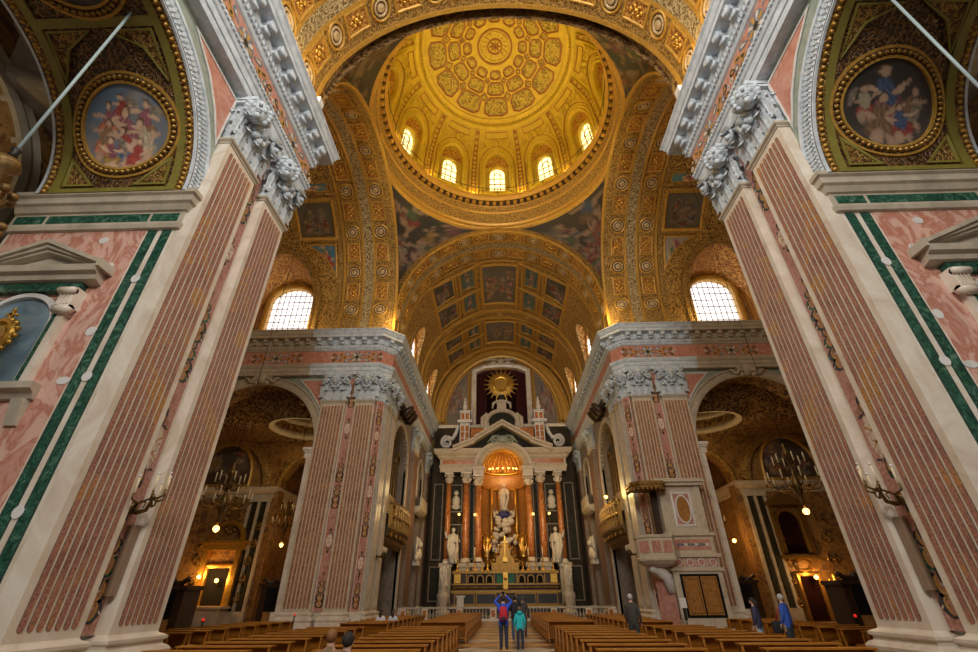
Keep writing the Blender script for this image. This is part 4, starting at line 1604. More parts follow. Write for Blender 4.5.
def roundel(mb, u, v, r, ms=(0, 1, 2)):
    n = 28
    mb.ring(circ(u, v, r, n), [(0, 0), (0, .10), (r * .10, .14), (r * .20, .10), (r * .20, .03)], ms[0])
    mb.fill(circ(u, v, r * .82, n), .03, 2, ms[1])
    mb.ring(circ(u, v, r * .66, n), [(0, .03), (0, .09), (r * .12, .12), (r * .2, .06), (r * .2, .03)], ms[2])
    mb.ring(circ(u, v, r * .34, 18), [(0, .03), (0, .10), (r * .1, .13), (r * .3, .15)], ms[2])


def arch_band(fn, u0, u1, uA, uB, lf0, lf1, Rr, name):
    """soffit of a crossing arch: two rows of roundels and rosette panels either side of a leaf band"""
    mb = MB(fn)
    L = PI * Rr
    mb.grid(u0, u1, 10, -2.1, L + 2.1, 82, 0)
    o = mb.build(name, M['giltfine'], kind='structure')
    mb = MB(fn)
    s = 1 if u1 > u0 else -1
    for (a, b, h, m) in ((u0, u0 + s * .22, .10, 0), (lf0 - s * .2, lf0, .08, 0), (lf1, lf1 + s * .2, .08, 0), (u1 - s * .22, u1, .10, 0)):
        rib(mb, -2.1, L + 2.1, 82, a, b, h, m)
    mb.build('moulded_ribs', M['giltline'], o)
    mb = MB(fn)
    rib(mb, -2.1, L + 2.1, 82, lf0, lf1, .05, 0)
    mb.build('leaf_band', M['leafgrey'], o)
    mb = MB(fn)
    for k in range(-4, 5):
        for u in (uA, uB):
            v = R(90 + 22 * k) * Rr
            roundel(mb, u, v, .68)
    mb.build('roundels', [M['giltline'], M['brownorn'], M['roundel']], o)
    mb = MB(fn)
    for k in range(-4, 4):
        for u in (uA, uB):
            v = R(90 + 22 * k + 11) * Rr
            P = dens(rect(u - .52, u + .52, v - .78, v + .78), .4)
            mb.ring(P, [(-.08, 0), (-.08, .10), (0, .12), (.06, .08), (.06, .02)], 0)
            mb.fill(dens(rect(u - .46, u + .46, v - .72, v + .72), .3), .03, 2, 1)
            for (du, dv) in ((0, 0), (0, .38), (0, -.38), (.2, .18), (-.2, .18), (.2, -.18), (-.2, -.18)):
                mb.ball((u + du, v + dv, .05), .13 if du or dv else .18, 2, 7, 5, (1, 1, .7))
    mb.build('rosette_panels', [M['giltline'], M['giltred'], M['gold']], o)
    return o


for sg in (-1, 1):
    arch_band(side_fn(sg), 9.12, 14.1, 10.6, 13.15, 11.37, 12.17, RN, 'ceiling_%s_crossing_arch' % LT[sg])
arch_band(front_fn, 32.55, 37.1, 33.35, 35.8, 34.15, 34.95, RC, 'ceiling_choir_arch')
arch_band(front_fn, 13.2, 8.65, 11.9, 9.55, 11.1, 10.3, RC, 'ceiling_nave_arch')
# continuation of the nave vault behind the arch, over the camera
mb = MB(front_fn)
mb.grid(4.6, 8.65, 6, 0, PI * RC, 60, 0)
nv = mb.build('ceiling_nave', M['gilt'], kind='structure')

mb = MB()
AA = np.linspace(0, PI, 61)
ring_ = lambda r, y: [(r * math.cos(a), y, CZ + r * math.sin(a)) for a in AA]
rv = lambda k, r, y: [((r + k * math.sin(a) ** 2) * math.cos(a), y, CZ + (r + k * math.sin(a) ** 2) * math.sin(a)) for a in AA]
mb.loft([ring_(9.2, 13.2), rv(.1, 9.21, 13.24), rv(1.25, 9.24, 13.7), rv(1.4, 9.4, 13.75), ring_(9.1, 13.78)], 0, False, False, False)
mb.build('arch_face', M['chapel2'], nv)

# ---- transept vaults with their lunettes
for sg in (-1, 1):
    fn = side_fn(sg)
    side = LT[sg]
    LC, LH, LS, LRY = 19.5, 2.9, 1.2, 4.7

    def hole(u, v):
        if abs(u - LC) > LH or v < -3:
            return False
        if v < LS:
            return True
        return ((u - LC) / LH) ** 2 + ((v - LS) / LRY) ** 2 < 1
    mb = MB(fn)
    mb.grid(14.1, 25.1, 44, -2.1, PI * RN + 2.1, 110, 0, 0, hole)
    va = mb.build('ceiling_%s_transept' % side, M['gilt'], kind='structure')
    hp = OP([(LC + LH, -2.1), (LC + LH, 0), (LC + LH, LS)] + [(LC + LH * math.cos(PI * i / 24), LS + LRY * math.sin(PI * i / 24)) for i in range(1, 24)] + [(LC - LH, LS), (LC - LH, 0), (LC - LH, -2.1)])
    # lunette vault running out to the window wall
    mb = MB()
    front = [fn(u, v, .05) for (u, v) in hp]
    YB = 34.6
    back = []
    for (u, v) in hp:
        z = CZ + v if v < LS else CZ + LS + (v - LS) / LRY * 3.6
        back.append((sg * u, YB, z))
    mid = [tuple((Vector(a) * .5 + Vector(b) * .5)) for a, b in zip(front, back)]
    mb.loft([front, mid, back], 0, False, False, True)
    mb.build('lunette_vault', M['giltred'], va)
    mb = MB(fn)
    mb.ring(hp, [(.10, -.1), (.10, .10), (0, .14), (-.10, .10), (-.12, .05), (-.42, .05), (-.46, .12), (-.56, .12), (-.58, 0)])
    mb.build('lunette_frame', M['giltfine'], va)
    # window wall and window
    WY = wY(sg, YB)
    wc, wh, ws, wr, wb_ = 19.65, 1.98, 25.7, 1.6, 21.6
    mb = MB(WY)
    wall_arch(mb, 16.4, 22.6, 21.0, 29.2, wc, ws, wh, 20, 0, 0, .35, wr)
    mb.build('window_wall', M['giltred'], va)
    n = 1 if sg < 0 else 2
    mb = MB(WY)
    mb.poly(archp(wc, wb_, ws, wh, 16, wr), -.36, -.32)
    wn = mb.build('window_%d' % n, M['glasst'], kind='structure')
    mb = MB(WY)
    for k in range(1, 8):
        x = wc - wh + 2 * wh * k / 8
        mb.box(x - .025, x + .025, wb_, ws + wr * math.sqrt(max(0, 1 - ((x - wc) / wh) ** 2)), -.32, -.26)
    for k in range(1, 8):
        z = wb_ + k * .72
        hw = wh if z < ws else wh * math.sqrt(max(0, 1 - ((z - ws) / wr) ** 2))
        mb.box(wc - hw, wc + hw, z - .025, z + .025, -.32, -.26)
    mb.build('glazing_bars', M['lead'], wn)
    mb = MB(WY)
    P = archpath(wc, wb_, ws, wh, 24, wr)
    mb.ring(P, [(.02, -.36), (.0, .15), (-.12, .30), (-.30, .34), (-.36, .22), (-.50, .20), (-.52, 0)])
    mb.build('window_frame', M['giltline'], wn)
    # painted strips beside the window
    for q, nm2 in ((-1, 'inner'), (1, 'outer')):
        a0, a1 = (16.6, 17.05) if q < 0 else (22.25, 22.6)
        fresco('wall_fresco', WY, rect(a0, a1, 22, 26), '%s narrow fresco of a figure beside the %s transept window' % (nm2, side), 60 + q + sg * 3, .06, .05, group='frescoes beside the transept windows', d=.3, rings=10, figs=[(.5, .6, .5), (.5, .3, .45)])
    # lunette ornament above the window
    mb = MB(WY)
    for k in range(7):
        leaf(mb, None, wc + (k - 3) * .3, 27.65 + .1 * (3 - abs(k - 3)), .1, .2, .75, .12, (k - 3) * .08, 5)
    for q in (-1, 1):
        mb.tube(spiral(wc + q * .9, 27.9, .12, .4, 1.5, q, 16), .09, 5)
    mb.build('shell_ornament', M['tan'], va)
    # gilded framing of the vault fields
    mb = MB(fn)
    for (a, b) in ((14.15, 14.5), (18.05, 18.45), (22.6, 23.0)):
        rib(mb, 6.7 if a > 15 else 0, PI * RN - 6.7, 60, a, b, .12)
    for dv in (42.0, 64.5, 67.0, 73.6):
        v = R(dv) * RN
        mb.box(14.5, 23.0, v - .12, v + .12, -.02, .12)
        v = R(180 - dv) * RN
        mb.box(14.5, 23.0, v - .12, v + .12, -.02, .12)
    mb.build('vault_ribs', M['giltfine'], va)
    sv = lambda d: R(d) * RN
    g = 'fresco panels of the transept vaults'
    fresco('vault_fresco', fn, rect(14.75, 17.85, sv(44), sv(62.5)), 'square %s fresco of grouped figures on the %s transept vault above the window' % (('brown', 'left') if sg < 0 else ('dark', 'right')), 31 + sg, .3, .2, group=g, rings=22, d=.3,
           sky0=(.30, .22, .10), sky1=(.26, .24, .20), figs=[(.3, .7, .22), (.65, .72, .2), (.5, .5, .25), (.25, .38, .25), (.72, .38, .25), (.5, .22, .22)], gain=.42, rot=0, cloud=(.2, .16, .09))
    fresco('vault_fresco', fn, rect(14.75, 17.85, sv(68.2), sv(72.6)), 'small blue-green panel with white wings, above the square %s vault fresco' % side, 41 + sg, .1, .06, group=g, rings=10, d=.3,
           sky0=(.05, .22, .24), sky1=(.04, .16, .2), figs=[(.5, .5, .5)], gain=1.1)
    P = [(14.75, sv(40)), (14.75, sv(21.5)), (15.6, sv(30.5)), (16.6, sv(36.5)), (17.6, sv(40))][::-1]
    fresco('vault_fresco', fn, P[::-1] if False else P[::-1][::-1], 'triangular %s fresco beside the %s transept window arch' % ('bright blue' if sg < 0 else 'pale', side), 51 + sg, .12, .08, group=g, rings=12, d=.3,
           sky0=(.06, .20, .30) if sg < 0 else (.35, .30, .22), sky1=(.05, .18, .30) if sg < 0 else (.30, .30, .28), figs=[(.25, .55, .35), (.4, .8, .25)], gain=1.0)
    # end wall of the transept
    mb = MB(wX(sg, 25.0))
    mb.box(13, 33.5, 0, 33, -.3, 0)
    mb.build('wall_%s_transept_end' % side, M['tan'], kind='structure')
    # near wall of the transept (behind the near pier)
    mb = MB(mirror(sg))
    mb.box(14, 25, 13.2, 13.6, 0, 17.3)
    mb.build('wall_%s_transept_near' % side, M['tan'], kind='structure')

# ---- closing rings between the arches and the pendentives
PR = 9.85
for sg in (-1, 1):
    fn = side_fn(sg)
    vs = np.linspace(-2.0, PI * RN + 2.0, 70)
    mb = MB(fn)
    mb.loft([[(9.13, v, 0) for v in vs], [(9.16, v, -.03) for v in vs], [(9.9, v, -.75) for v in vs], [(10.4, v, -.75) for v in vs]], 0, False, False, False)
    mb.build('ceiling_%s_arch_edge' % LT[sg], M['giltfine'], kind='structure')
vs = np.linspace(-2.0, PI * RC + 2.0, 70)
mb = MB(front_fn)
mb.loft([[(32.56, v, 0) for v in vs], [(32.6, v, -.03) for v in vs], [(33.1, v, -1.1) for v in vs], [(33.6, v, -1.1) for v in vs]], 0, False, False, False)
mb.build('ceiling_choir_arch_edge', M['giltfine'], kind='structure')

# ---- pendentives
for sx in (-1, 1):
    for sy in (-1, 1):
        nz, na = 40, 36
        V, UV = [], []
        for i in range(nz + 1):
            zn = .12 + .88 * i / nz
            rho = math.sqrt(2 - zn * zn)
            a0 = math.acos(min(1, 1 / rho))
            for j in range(na + 1):
                a = a0 + (PI / 2 - 2 * a0) * j / na
                V.append((sx * PR * rho * math.cos(a), CY + sy * PR * rho * math.sin(a), CZ + 10.0 * zn))
                UV.append((.5 + (j / na - .5) * (PI / 2 - 2 * a0) / (PI / 2) * 1.0, i / nz))
        F = [(i * (na + 1) + j, i * (na + 1) + j + 1, (i + 1) * (na + 1) + j + 1, (i + 1) * (na + 1) + j) for i in range(nz) for j in range(na)]
        nm2 = {(-1, 1): 'far left', (1, 1): 'far right', (-1, -1): 'near left', (1, -1): 'near right'}[(sx, sy)]
        mb = MB()
        mb.add(V, F, 0, True)
        mb.c = picture(UV, 70 + sx * 2 + sy, (.10, .06, .03), (.05, .05, .045), figs_random(200 + sx * 2 + sy, 34, .10, .17, .2, .95), .36, None, (.16, .12, .08))
        if (sx, sy) == (1, -1):
            mb.c = picture(UV, 73, (.10, .06, .03), (.05, .10, .10), figs_random(207, 24, .10, .17, .2, .95), .42, None, (.10, .15, .14))
        o = mb.build('pendentive_fresco', M['fresco'])
        tag(o, 'dark fresco crowded with figures on the %s pendentive under the dome' % nm2, 'fresco', 'pendentive frescoes')

# ---- choir vault
GB = [(41.9, 37.1, 46.4), (52.3, 48.5, 56.0)]


def vhole(u, v):
    for (c, _, _) in GB:
        for vv in (v, PI * RC - v):
            if abs(u - c) < 1.9 and vv < 1.0:
                return True
            if vv >= 1.0 and ((u - c) / 1.9) ** 2 + ((vv - 1.0) / 3.1) ** 2 < 1:
                return True
    return False


mb = MB(front_fn)
mb.grid(37.1, 58.0, 70, -2.1, PI * RC + 2.1, 110, 0, 0, vhole)
cv = mb.build('ceiling_choir', M['gilt'], kind='structure')
mb = MB(front_fn)
for (a, b) in ((46.4, 46.8), (47.9, 48.3), (56.0, 56.4)):
    rib(mb, 0, PI * RC, 60, a, b, .22)
for dv in (102.8, 106.2, 118.6, 121.4, 141):
    for d in (dv, 180 - dv):
        rr = R(d) * RC
        for (c, a, b) in GB:
            mb.box(a, b, rr - .10, rr + .10, -.02, .14)
for (c, a, b) in GB:
    for x in (a + .1, c - .4, b - .3):
        mb.box(x - .1, x + .1, R(38) * RC, R(142) * RC, -.02, .14) if False else None
        for (d0, d1) in ((38, 77), (103, 142)):
            mb.box(x - .12, x + .12, R(d0) * RC, R(d1) * RC, -.02, .14)
mb.build('vault_ribs', M['giltline'], cv)
mb = MB(front_fn)
rib(mb, 0, PI * RC, 60, 46.8, 47.9, .10)
rib(mb, 0, PI * RC, 60, 56.4, 58.0, .10)
mb.build('cross_bands', M['giltfine'], cv)
mb = MB(front_fn)
for k in range(-4, 5):
    roundel(mb, 47.35, R(90 + 22 * k) * RC, .5)
mb.build('roundels', [M['giltline'], M['brownorn'], M['roundel']], cv)
va_ = lambda d: R(d) * RC
gg = 'fresco panels of the choir vault'
for bi, (c, a, b) in enumerate(GB):
    bn = ('near', 'far')[bi]
    fresco('vault_fresco', front_fn, rect(a + .7, b - 1.6, va_(78.5), va_(101.5)), 'large central fresco in the %s bay of the choir vault' % bn, 81 + bi, .32, .2, group=gg, rings=20, rot=1,
           sky0=(.2, .15, .09), sky1=(.24, .22, .18), figs=figs_random(300 + bi, 14, .14, .2), gain=.6, cloud=(.2, .17, .12))
    for q in (-1, 1):
        sd = 'left' if q > 0 else 'right'
        an = (lambda d: va_(d)) if q > 0 else (lambda d: va_(180 - d))
        for k, (x0, x1) in enumerate(((a + .5, c - .75), (c - .05, b - .75))):
            pn = ('front', 'rear')[k]
            lo, hi = sorted((an(123.4), an(139)))
            fresco('vault_fresco', front_fn, rect(x0, x1, lo, hi), '%s dark painted panel on the %s slope of the %s choir vault bay' % (pn, sd, bn), 90 + bi * 4 + k + q * 20, .16, .1, group=gg, rings=9, rot=1,
                   sky0=(.14, .10, .06), sky1=(.12, .12, .11), figs=figs_random(400 + bi * 9 + k * 3 + q, 6, .22, .3), gain=.5, cloud=(.15, .12, .08))
            lo, hi = sorted((an(107.8), an(117)))
            fresco('vault_fresco', front_fn, rect(x0 + .2, x1 - .2, lo, hi), '%s small blue-green panel with white scrolls, %s of centre in the %s choir vault bay' % (pn, sd, bn), 130 + bi * 4 + k + q * 20, .08, .06, group=gg, rings=7, rot=1,
                   sky0=(.10, .17, .14), sky1=(.06, .13, .12), figs=[(.5, .3, .3), (.5, .7, .3)], gain=.7)
wnum = 2
for (c, a, b) in GB:
    for q in (-1, 1):
        ff = (lambda q: (lambda u, v, h: (lambda p: (q * p[0], p[1], p[2]))(front_fn(u, v, h))))(q)
        hp = OP([(c + 1.9, -2.1), (c + 1.9, 0), (c + 1.9, 1.0)] + [(c + 1.9 * math.cos(PI * i / 16), 1.0 + 3.1 * math.sin(PI * i / 16)) for i in range(1, 16)] + [(c - 1.9, 1.0), (c - 1.9, 0), (c - 1.9, -2.1)])
        mb = MB()
        front = [ff(u, v, .05) for (u, v) in hp]
        back = [(q * 9.42, u, CZ + v if v < 1 else CZ + 1 + (v - 1) * .95) for (u, v) in hp]
        mb.loft([front, back], 0, False, False, True)
        mb.build('lunette_vault', M['giltred'], cv)
        mb = MB(ff)
        mb.ring(hp, [(.08, -.1), (.08, .12), (-.35, .12), (-.38, 0)])
        mb.build('lunette_frame', M['giltfine'], cv)
        WX = wX(q, 9.42)
        mb = MB(WX)
        wall_arch(mb, c - 2.2, c + 2.2, 21, 27.5, c, 24.9, 1.5, 14, 0, 0, .2)
        mb.build('window_wall', M['giltred'], cv)
        wnum += 1
        mb = MB(WX)
        mb.poly(archp(c, 21.6, 24.9, 1.5, 14), -.2, -.15)
        wn = mb.build('window_%d' % wnum, M['glassw'], kind='structure')
        mb = MB(WX)
        for k in range(1, 4):
            mb.box(c - 1.5 + 3.0 * k / 4 - .03, c - 1.5 + 3.0 * k / 4 + .03, 21.6, 26.0, -.15, -.1)
        for k in range(1, 5):
            mb.box(c - 1.45, c + 1.45, 21.6 + k * .8 - .03, 21.6 + k * .8 + .03, -.15, -.1)
        mb.build('glazing_bars', M['lead'], wn)

# ================================================================== DOME
mb = MB()
prof = [(10.1, 32.85), (9.85, 32.95), (9.80, 33.1), (9.80, 33.3), (9.95, 33.4), (9.97, 33.6), (9.88, 33.66), (9.86, 33.8)]
mb.lathe(prof, (0, CY, 0), 96, 0, caps=False)
mb.lathe([(9.70, 34.84), (9.56, 34.9), (9.54, 35.06), (9.66, 35.12)], (0, CY, 0), 96, 0, caps=False)
dm = mb.build('ceiling_dome', M['giltline'], kind='structure')
mb = MB(lambda u, v, h: ((9.86 - (v - 33.8) * .18 - h) * math.sin(u / 9.6), CY + (9.86 - (v - 33.8) * .18 - h) * math.cos(u / 9.6), v))
mb.grid(0, 2 * PI * 9.6, 120, 33.8, 34.84, 2, 0)
mb.grid(0, 2 * PI * 9.6, 120, 35.12, 35.7, 2, 0)
mb.build('ring_frieze', M['giltfine'], dm)
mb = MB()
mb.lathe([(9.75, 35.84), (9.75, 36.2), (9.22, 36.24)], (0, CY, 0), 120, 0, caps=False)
mb.build('cornice_recess_shade', M['domeshade'], dm)
mb = MB()
mb.lathe([(9.64, 35.62), (9.50, 35.68), (9.50, 35.8), (9.75, 35.84)], (0, CY, 0), 120, 0, caps=False)
mb.lathe([(9.22, 36.24), (9.2, 36.42), (9.12, 36.5), (9.06, 36.8), (9.06, 36.95), (9.95, 37.0)], (0, CY, 0), 120, 0, caps=False)
mb.build('dome_cornice', M['giltline'], dm)
mb = MB()
for k in range(84):
    a = 2 * PI * (k + .5) / 84
    s_, c_ = math.sin(a), math.cos(a)
    obox(mb, 9.26 * s_, CY + 9.26 * c_, c_, -s_, s_, c_, .32, .45, 35.90, 36.20)
mb.build('modillion_row', M['giltline'], dm)

ZP = [37.0, 38.5, 40.0, 41.5, 42.8, 43.9, 44.8, 45.45, 45.9]
RP = [9.95, 9.93, 9.85, 9.62, 9.22, 8.65, 7.95, 7.3, 6.75]


def drum_fn(u, v, h):
    r = float(np.interp(v, ZP, RP))
    dr = (float(np.interp(v + .1, ZP, RP)) - float(np.interp(v - .1, ZP, RP))) / .2
    l = math.hypot(1, dr)
    a = u / 9.9
    rr, z = r - h / l, v + h * dr / l
    return (rr * math.sin(a), CY + rr * math.cos(a), z)


BW = 2 * PI * 9.9 / 12
WH, WS, WB, WT = .88, 41.0, 38.75, .95


def dhole(u, v):
    k = round(u / BW)
    x = u - k * BW
    if abs(x) > WH or v < WB:
        return False
    if v < WS:
        return True
    return (x / WH) ** 2 + ((v - WS) / WT) ** 2 < 1


def nhole(u, v):
    x = u - round(u / BW) * BW
    if abs(x) > 1.42 or v < 38.2:
        return False
    return v < 41.5 or (x / 1.42) ** 2 + ((v - 41.5) / 1.75) ** 2 < 1


ND = .42
mb = MB(drum_fn)
mb.grid(-BW / 2, BW * 11.5, 12 * 24, 37.0, 45.9, 54, 0, 0, nhole)
mb.grid(-BW / 2, BW * 11.5, 12 * 28, 38.0, 43.6, 40, -ND, 0, lambda u, v: dhole(u, v) or abs(u - round(u / BW) * BW) > 1.6)
mb.build('drum', M['domeplain'], dm)
mb = MB(drum_fn)
mr = MB(drum_fn)
mk = MB(drum_fn)
for k in range(12):
    c = k * BW
    P = archpath(c, WB, WS, WH, 16, WT)
    mb.ring(P, [(.10, -.1 - ND), (.10, .06 - ND), (0, .12 - ND), (-.14, .12 - ND), (-.18, .04 - ND), (-.18, -ND)])
    P = archpath(c, 38.2, 41.5, 1.42, 20, 1.75)
    mb.ring(P, [(.10, -ND), (.10, .06), (0, .20), (-.14, .24), (-.22, .10), (-.30, .10), (-.36, .18), (-.44, .16), (-.48, 0)])
    P = archpath(c, 37.6, 41.8, 2.02, 20, 2.2)
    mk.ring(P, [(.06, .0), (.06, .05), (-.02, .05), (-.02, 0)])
    mb.ring(archpath(c, 37.6, 41.8, 2.12, 20, 2.3), [(0, 0), (0, .12), (-.12, .14), (-.14, 0)])
    mb.box(c - 1.42, c + 1.42, 38.1, 38.3, -ND, .1)
    mb.box(c - 1.0, c + 1.0, 38.3, 38.62, -ND, .1 - ND)
    cc = c + BW / 2
    for j in range(12):
        z0, z1 = 37.3 + 7.8 * j / 12, 37.3 + 7.8 * (j + 1) / 12
        tp = 1 - .25 * (j / 12)
        for q in (-1, 1):
            mb.box(cc + min(q * .34, q * .46) * tp, cc + max(q * .34, q * .46) * tp, z0, z1, 0, .20)
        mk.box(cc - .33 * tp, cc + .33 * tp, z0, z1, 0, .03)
    for j in range(14):
        z = 37.7 + 7.2 * (j + .5) / 14
        mr.poly([(cc - .2, z), (cc, z - .22), (cc + .2, z), (cc, z + .22)], 0, .10)
    for q in (-1, 1):           # scrolls over the window arches
        mb.tube(spiral(c + q * .75, 44.15, .14, .38, 1.4, q, 12), .09, 5)
        T = [(c + q * 1.05, 43.95), (c + q * 1.85, 44.3), (c + q * 1.8, 43.1)][::q]
        mr.poly(T, 0, .03)
        mb.ring(T, [(0, 0), (0, .12), (.08, .12), (.10, .02)])
    mb.ball((c, 44.2, .15), .32, 0, 8, 6)
    P = rect(c - 1.5, c + 1.5, 44.55, 45.1)
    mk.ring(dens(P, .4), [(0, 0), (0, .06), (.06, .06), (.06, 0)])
mb.build('window_surrounds', M['domeplain'], dm)
mk.build('shadow_grooves', M['domebrown'], dm)  # raised brown strips paint groove shade into the window surrounds
mr.build('drum_ornament', M['giltdome'], dm)
# shells: gilded fill over each window inside the niche
mb = MB(drum_fn)
for k in range(12):
    c = k * BW
    for j in range(9):
        t = PI * (j + .5) / 9
        mb.poly([(c + .28 * math.cos(t), 42.05 + .1 * math.sin(t)), (c + 1.25 * math.cos(t - .14), 41.75 + 1.25 * math.sin(t - .14)), (c + 1.33 * math.cos(t), 41.75 + 1.36 * math.sin(t)), (c + 1.25 * math.cos(t + .14), 41.75 + 1.25 * math.sin(t + .14))], -ND, .06 - ND)
mb.build('niche_shells', M['giltred'], dm)
# the windows themselves
for k in range(12):
    a = 2 * PI * k / 12
    vis = k in (9, 10, 11, 0, 1, 2, 3)
    wnum += 1
    c = k * BW
    mb = MB(drum_fn)
    mb.fill(dens(archp(c, WB - .05, WS, WH + .05, 14, WT), .5), -.4 - ND, 2)
    wn = mb.build('window_%d' % wnum, M['glassy'], kind='structure')
    mb = MB(drum_fn)
    P = archpath(c, WB, WS, WH, 14, WT)
    mb.loft([[(x, y, .02 - ND) for (x, y) in P], [(x, y, -.45 - ND) for (x, y) in P]], 0, False, False, False)
    mb.box(c - WH, c + WH, WB - .05, WB, -.45 - ND, .05 - ND)
    mb.build('window_reveal', M['domeplain'], wn)
    mb = MB(drum_fn)
    for x in (-.30, .30):
        mb.box(c + x - .035, c + x + .035, WB, WS + .85, -.39 - ND, -.32 - ND)
    for z in (39.4, 40.1, 40.8):
        mb.box(c - WH, c + WH, z - .035, z + .035, -.39 - ND, -.32 - ND)
    mb.ring(archpath(c, WS, WS, .45, 10, .5), [(0, -.39 - ND), (0, -.32 - ND), (-.06, -.32 - ND), (-.06, -.39 - ND)])
    mb.build('glazing_bars', M['domebrown'], wn)
# ring under the cap
mb = MB()
mb.lathe([(7.5, 45.15), (7.3, 45.1), (7.15, 45.3), (7.05, 45.5), (7.1, 45.55), (6.85, 45.75), (6.7, 45.7), (6.55, 45.78), (6.55, 45.95), (6.7, 46.0)], (0, CY, 0), 96, 0, caps=False)
mb.build('cap_ring', M['domeplain'], dm)
mb = MB()
for k in range(120):
    a = 2 * PI * k / 120
    mb.ball((6.95 * math.sin(a), CY + 6.95 * math.cos(a), 45.58), .085, 0, 6, 4)
mb.build('bead_course', M['giltdome'], dm)


def cap_z(r):
    return 45.9 + 1.75 * (1 - (r / 6.6) ** 2)


def cap_fn(u, v, h):
    return (u, CY + v, cap_z(math.hypot(u, v)) - h)


mb = MB(cap_fn)
rings = [[(r * math.cos(2 * PI * j / 72), r * math.sin(2 * PI * j / 72), 0) for j in range(72)] for r in np.linspace(.02, 6.75, 14)]
mb.loft(rings, 0, True, False, True)
mb.build('cap', M['domeplain'], dm)


def octo(r, a, wr, wt, cut=.42):
    """elongated octagon centred at polar (r,a): wr radial half size, wt tangential half size"""
    P = [(-wr, -wt * (1 - cut)), (-wr * (1 - cut), -wt), (wr * (1 - cut), -wt * 1.12), (wr, -wt * 1.12 * (1 - cut)), (wr, wt * 1.12 * (1 - cut)), (wr * (1 - cut), wt * 1.12), (-wr * (1 - cut), wt), (-wr, wt * (1 - cut))]
    return [(r * math.sin(a) + x * math.sin(a) + y * math.cos(a), r * math.cos(a) + x * math.cos(a) - y * math.sin(a)) for (x, y) in P][::-1]


mf, ml, mg_ = MB(cap_fn), MB(cap_fn), MB(cap_fn)
for k in range(12):
    a = 2 * PI * k / 12
    for (r, wr, wt) in ((5.50, .80, 1.14), (3.90, .57, .78), (2.66, .40, .50)):
        P = dens(octo(r, a, wr, wt), .3)
        mf.fill(P, .02, 3)
        ml.ring(P, [(-.04, 0), (-.04, .10), (.03, .12), (.07, .03), (.13, .03)])
        c = (r * math.sin(a), r * math.cos(a))
        for (s1, hh) in ((.55, .05), (.26, .07)):
            Q = dens(octo(r, a, wr * s1 * 1.1, wt * s1, .8), .2)
            mg_.ring(Q, [(0, .02), (0, hh + .04), (.07, hh + .04), (.08, .02)])
    a2 = a + PI / 12
    for (r, s1) in ((4.72, .26), (3.25, .18)):
        c = (r * math.sin(a2), r * math.cos(a2))
        P = rot2([(c[0] - s1, c[1] - s1), (c[0] + s1, c[1] - s1), (c[0] + s1, c[1] + s1), (c[0] - s1, c[1] + s1)], c, -a2 + (PI / 4 if r < 6 else 0))
        ml.ring(P, [(-.05, 0), (-.05, .08), (.03, .08), (.06, .02)])
        mf.fill(P, .02, 1)
ml.build('coffer_mouldings', M['domebrown'], dm)
mf.build('coffer_fields', M['coffer'], dm)
mg_.build('coffer_rosettes', M['giltdome'], dm)
mb = MB(cap_fn)
for (ra, rb, h, m) in ((1.55, 1.72, .14, 1), (1.28, 1.40, .10, 0), (.62, .75, .14, 1)):
    mb.ring(circ(0, 0, rb, 48), [(0, 0), (0, h), (rb - ra, h), (rb - ra, 0)], m)
for k in range(16):
    a = 2 * PI * k / 16
    mb.poly(tear(1.0 * math.cos(a), 1.0 * math.sin(a), .15, .5, a + PI / 2), 0, .10, 0)
for k in range(8):
    a = 2 * PI * k / 8
    mb.poly(tear(.32 * math.cos(a), .32 * math.sin(a), .11, .5, a + PI / 2), 0, .14, 1)
mb.ball((0, 0, .12), .14, 1, 10, 6)
mb.build('central_rose', [M['giltdome'], M['domebrown']], dm)
# gallery rail round the drum
o = thing('dome_railing', 'thin dark rail running round the foot of the dome above its cornice', 'railing', (0, CY, 37))
mb = MB()
mb.tube([(9.15 * math.sin(2 * PI * k / 96), CY + 9.15 * math.cos(2 * PI * k / 96), 38.0) for k in range(96)], .035, 5, 0, True)
mb.build('rail', M['iron'], o)
mb = MB()
for k in range(36):
    a = 2 * PI * k / 36
    mb.tube([(9.15 * math.sin(a), CY + 9.15 * math.cos(a), 36.95), (9.15 * math.sin(a), CY + 9.15 * math.cos(a), 38.0)], .03, 4)
mb.build('post_row', M['iron'], o)
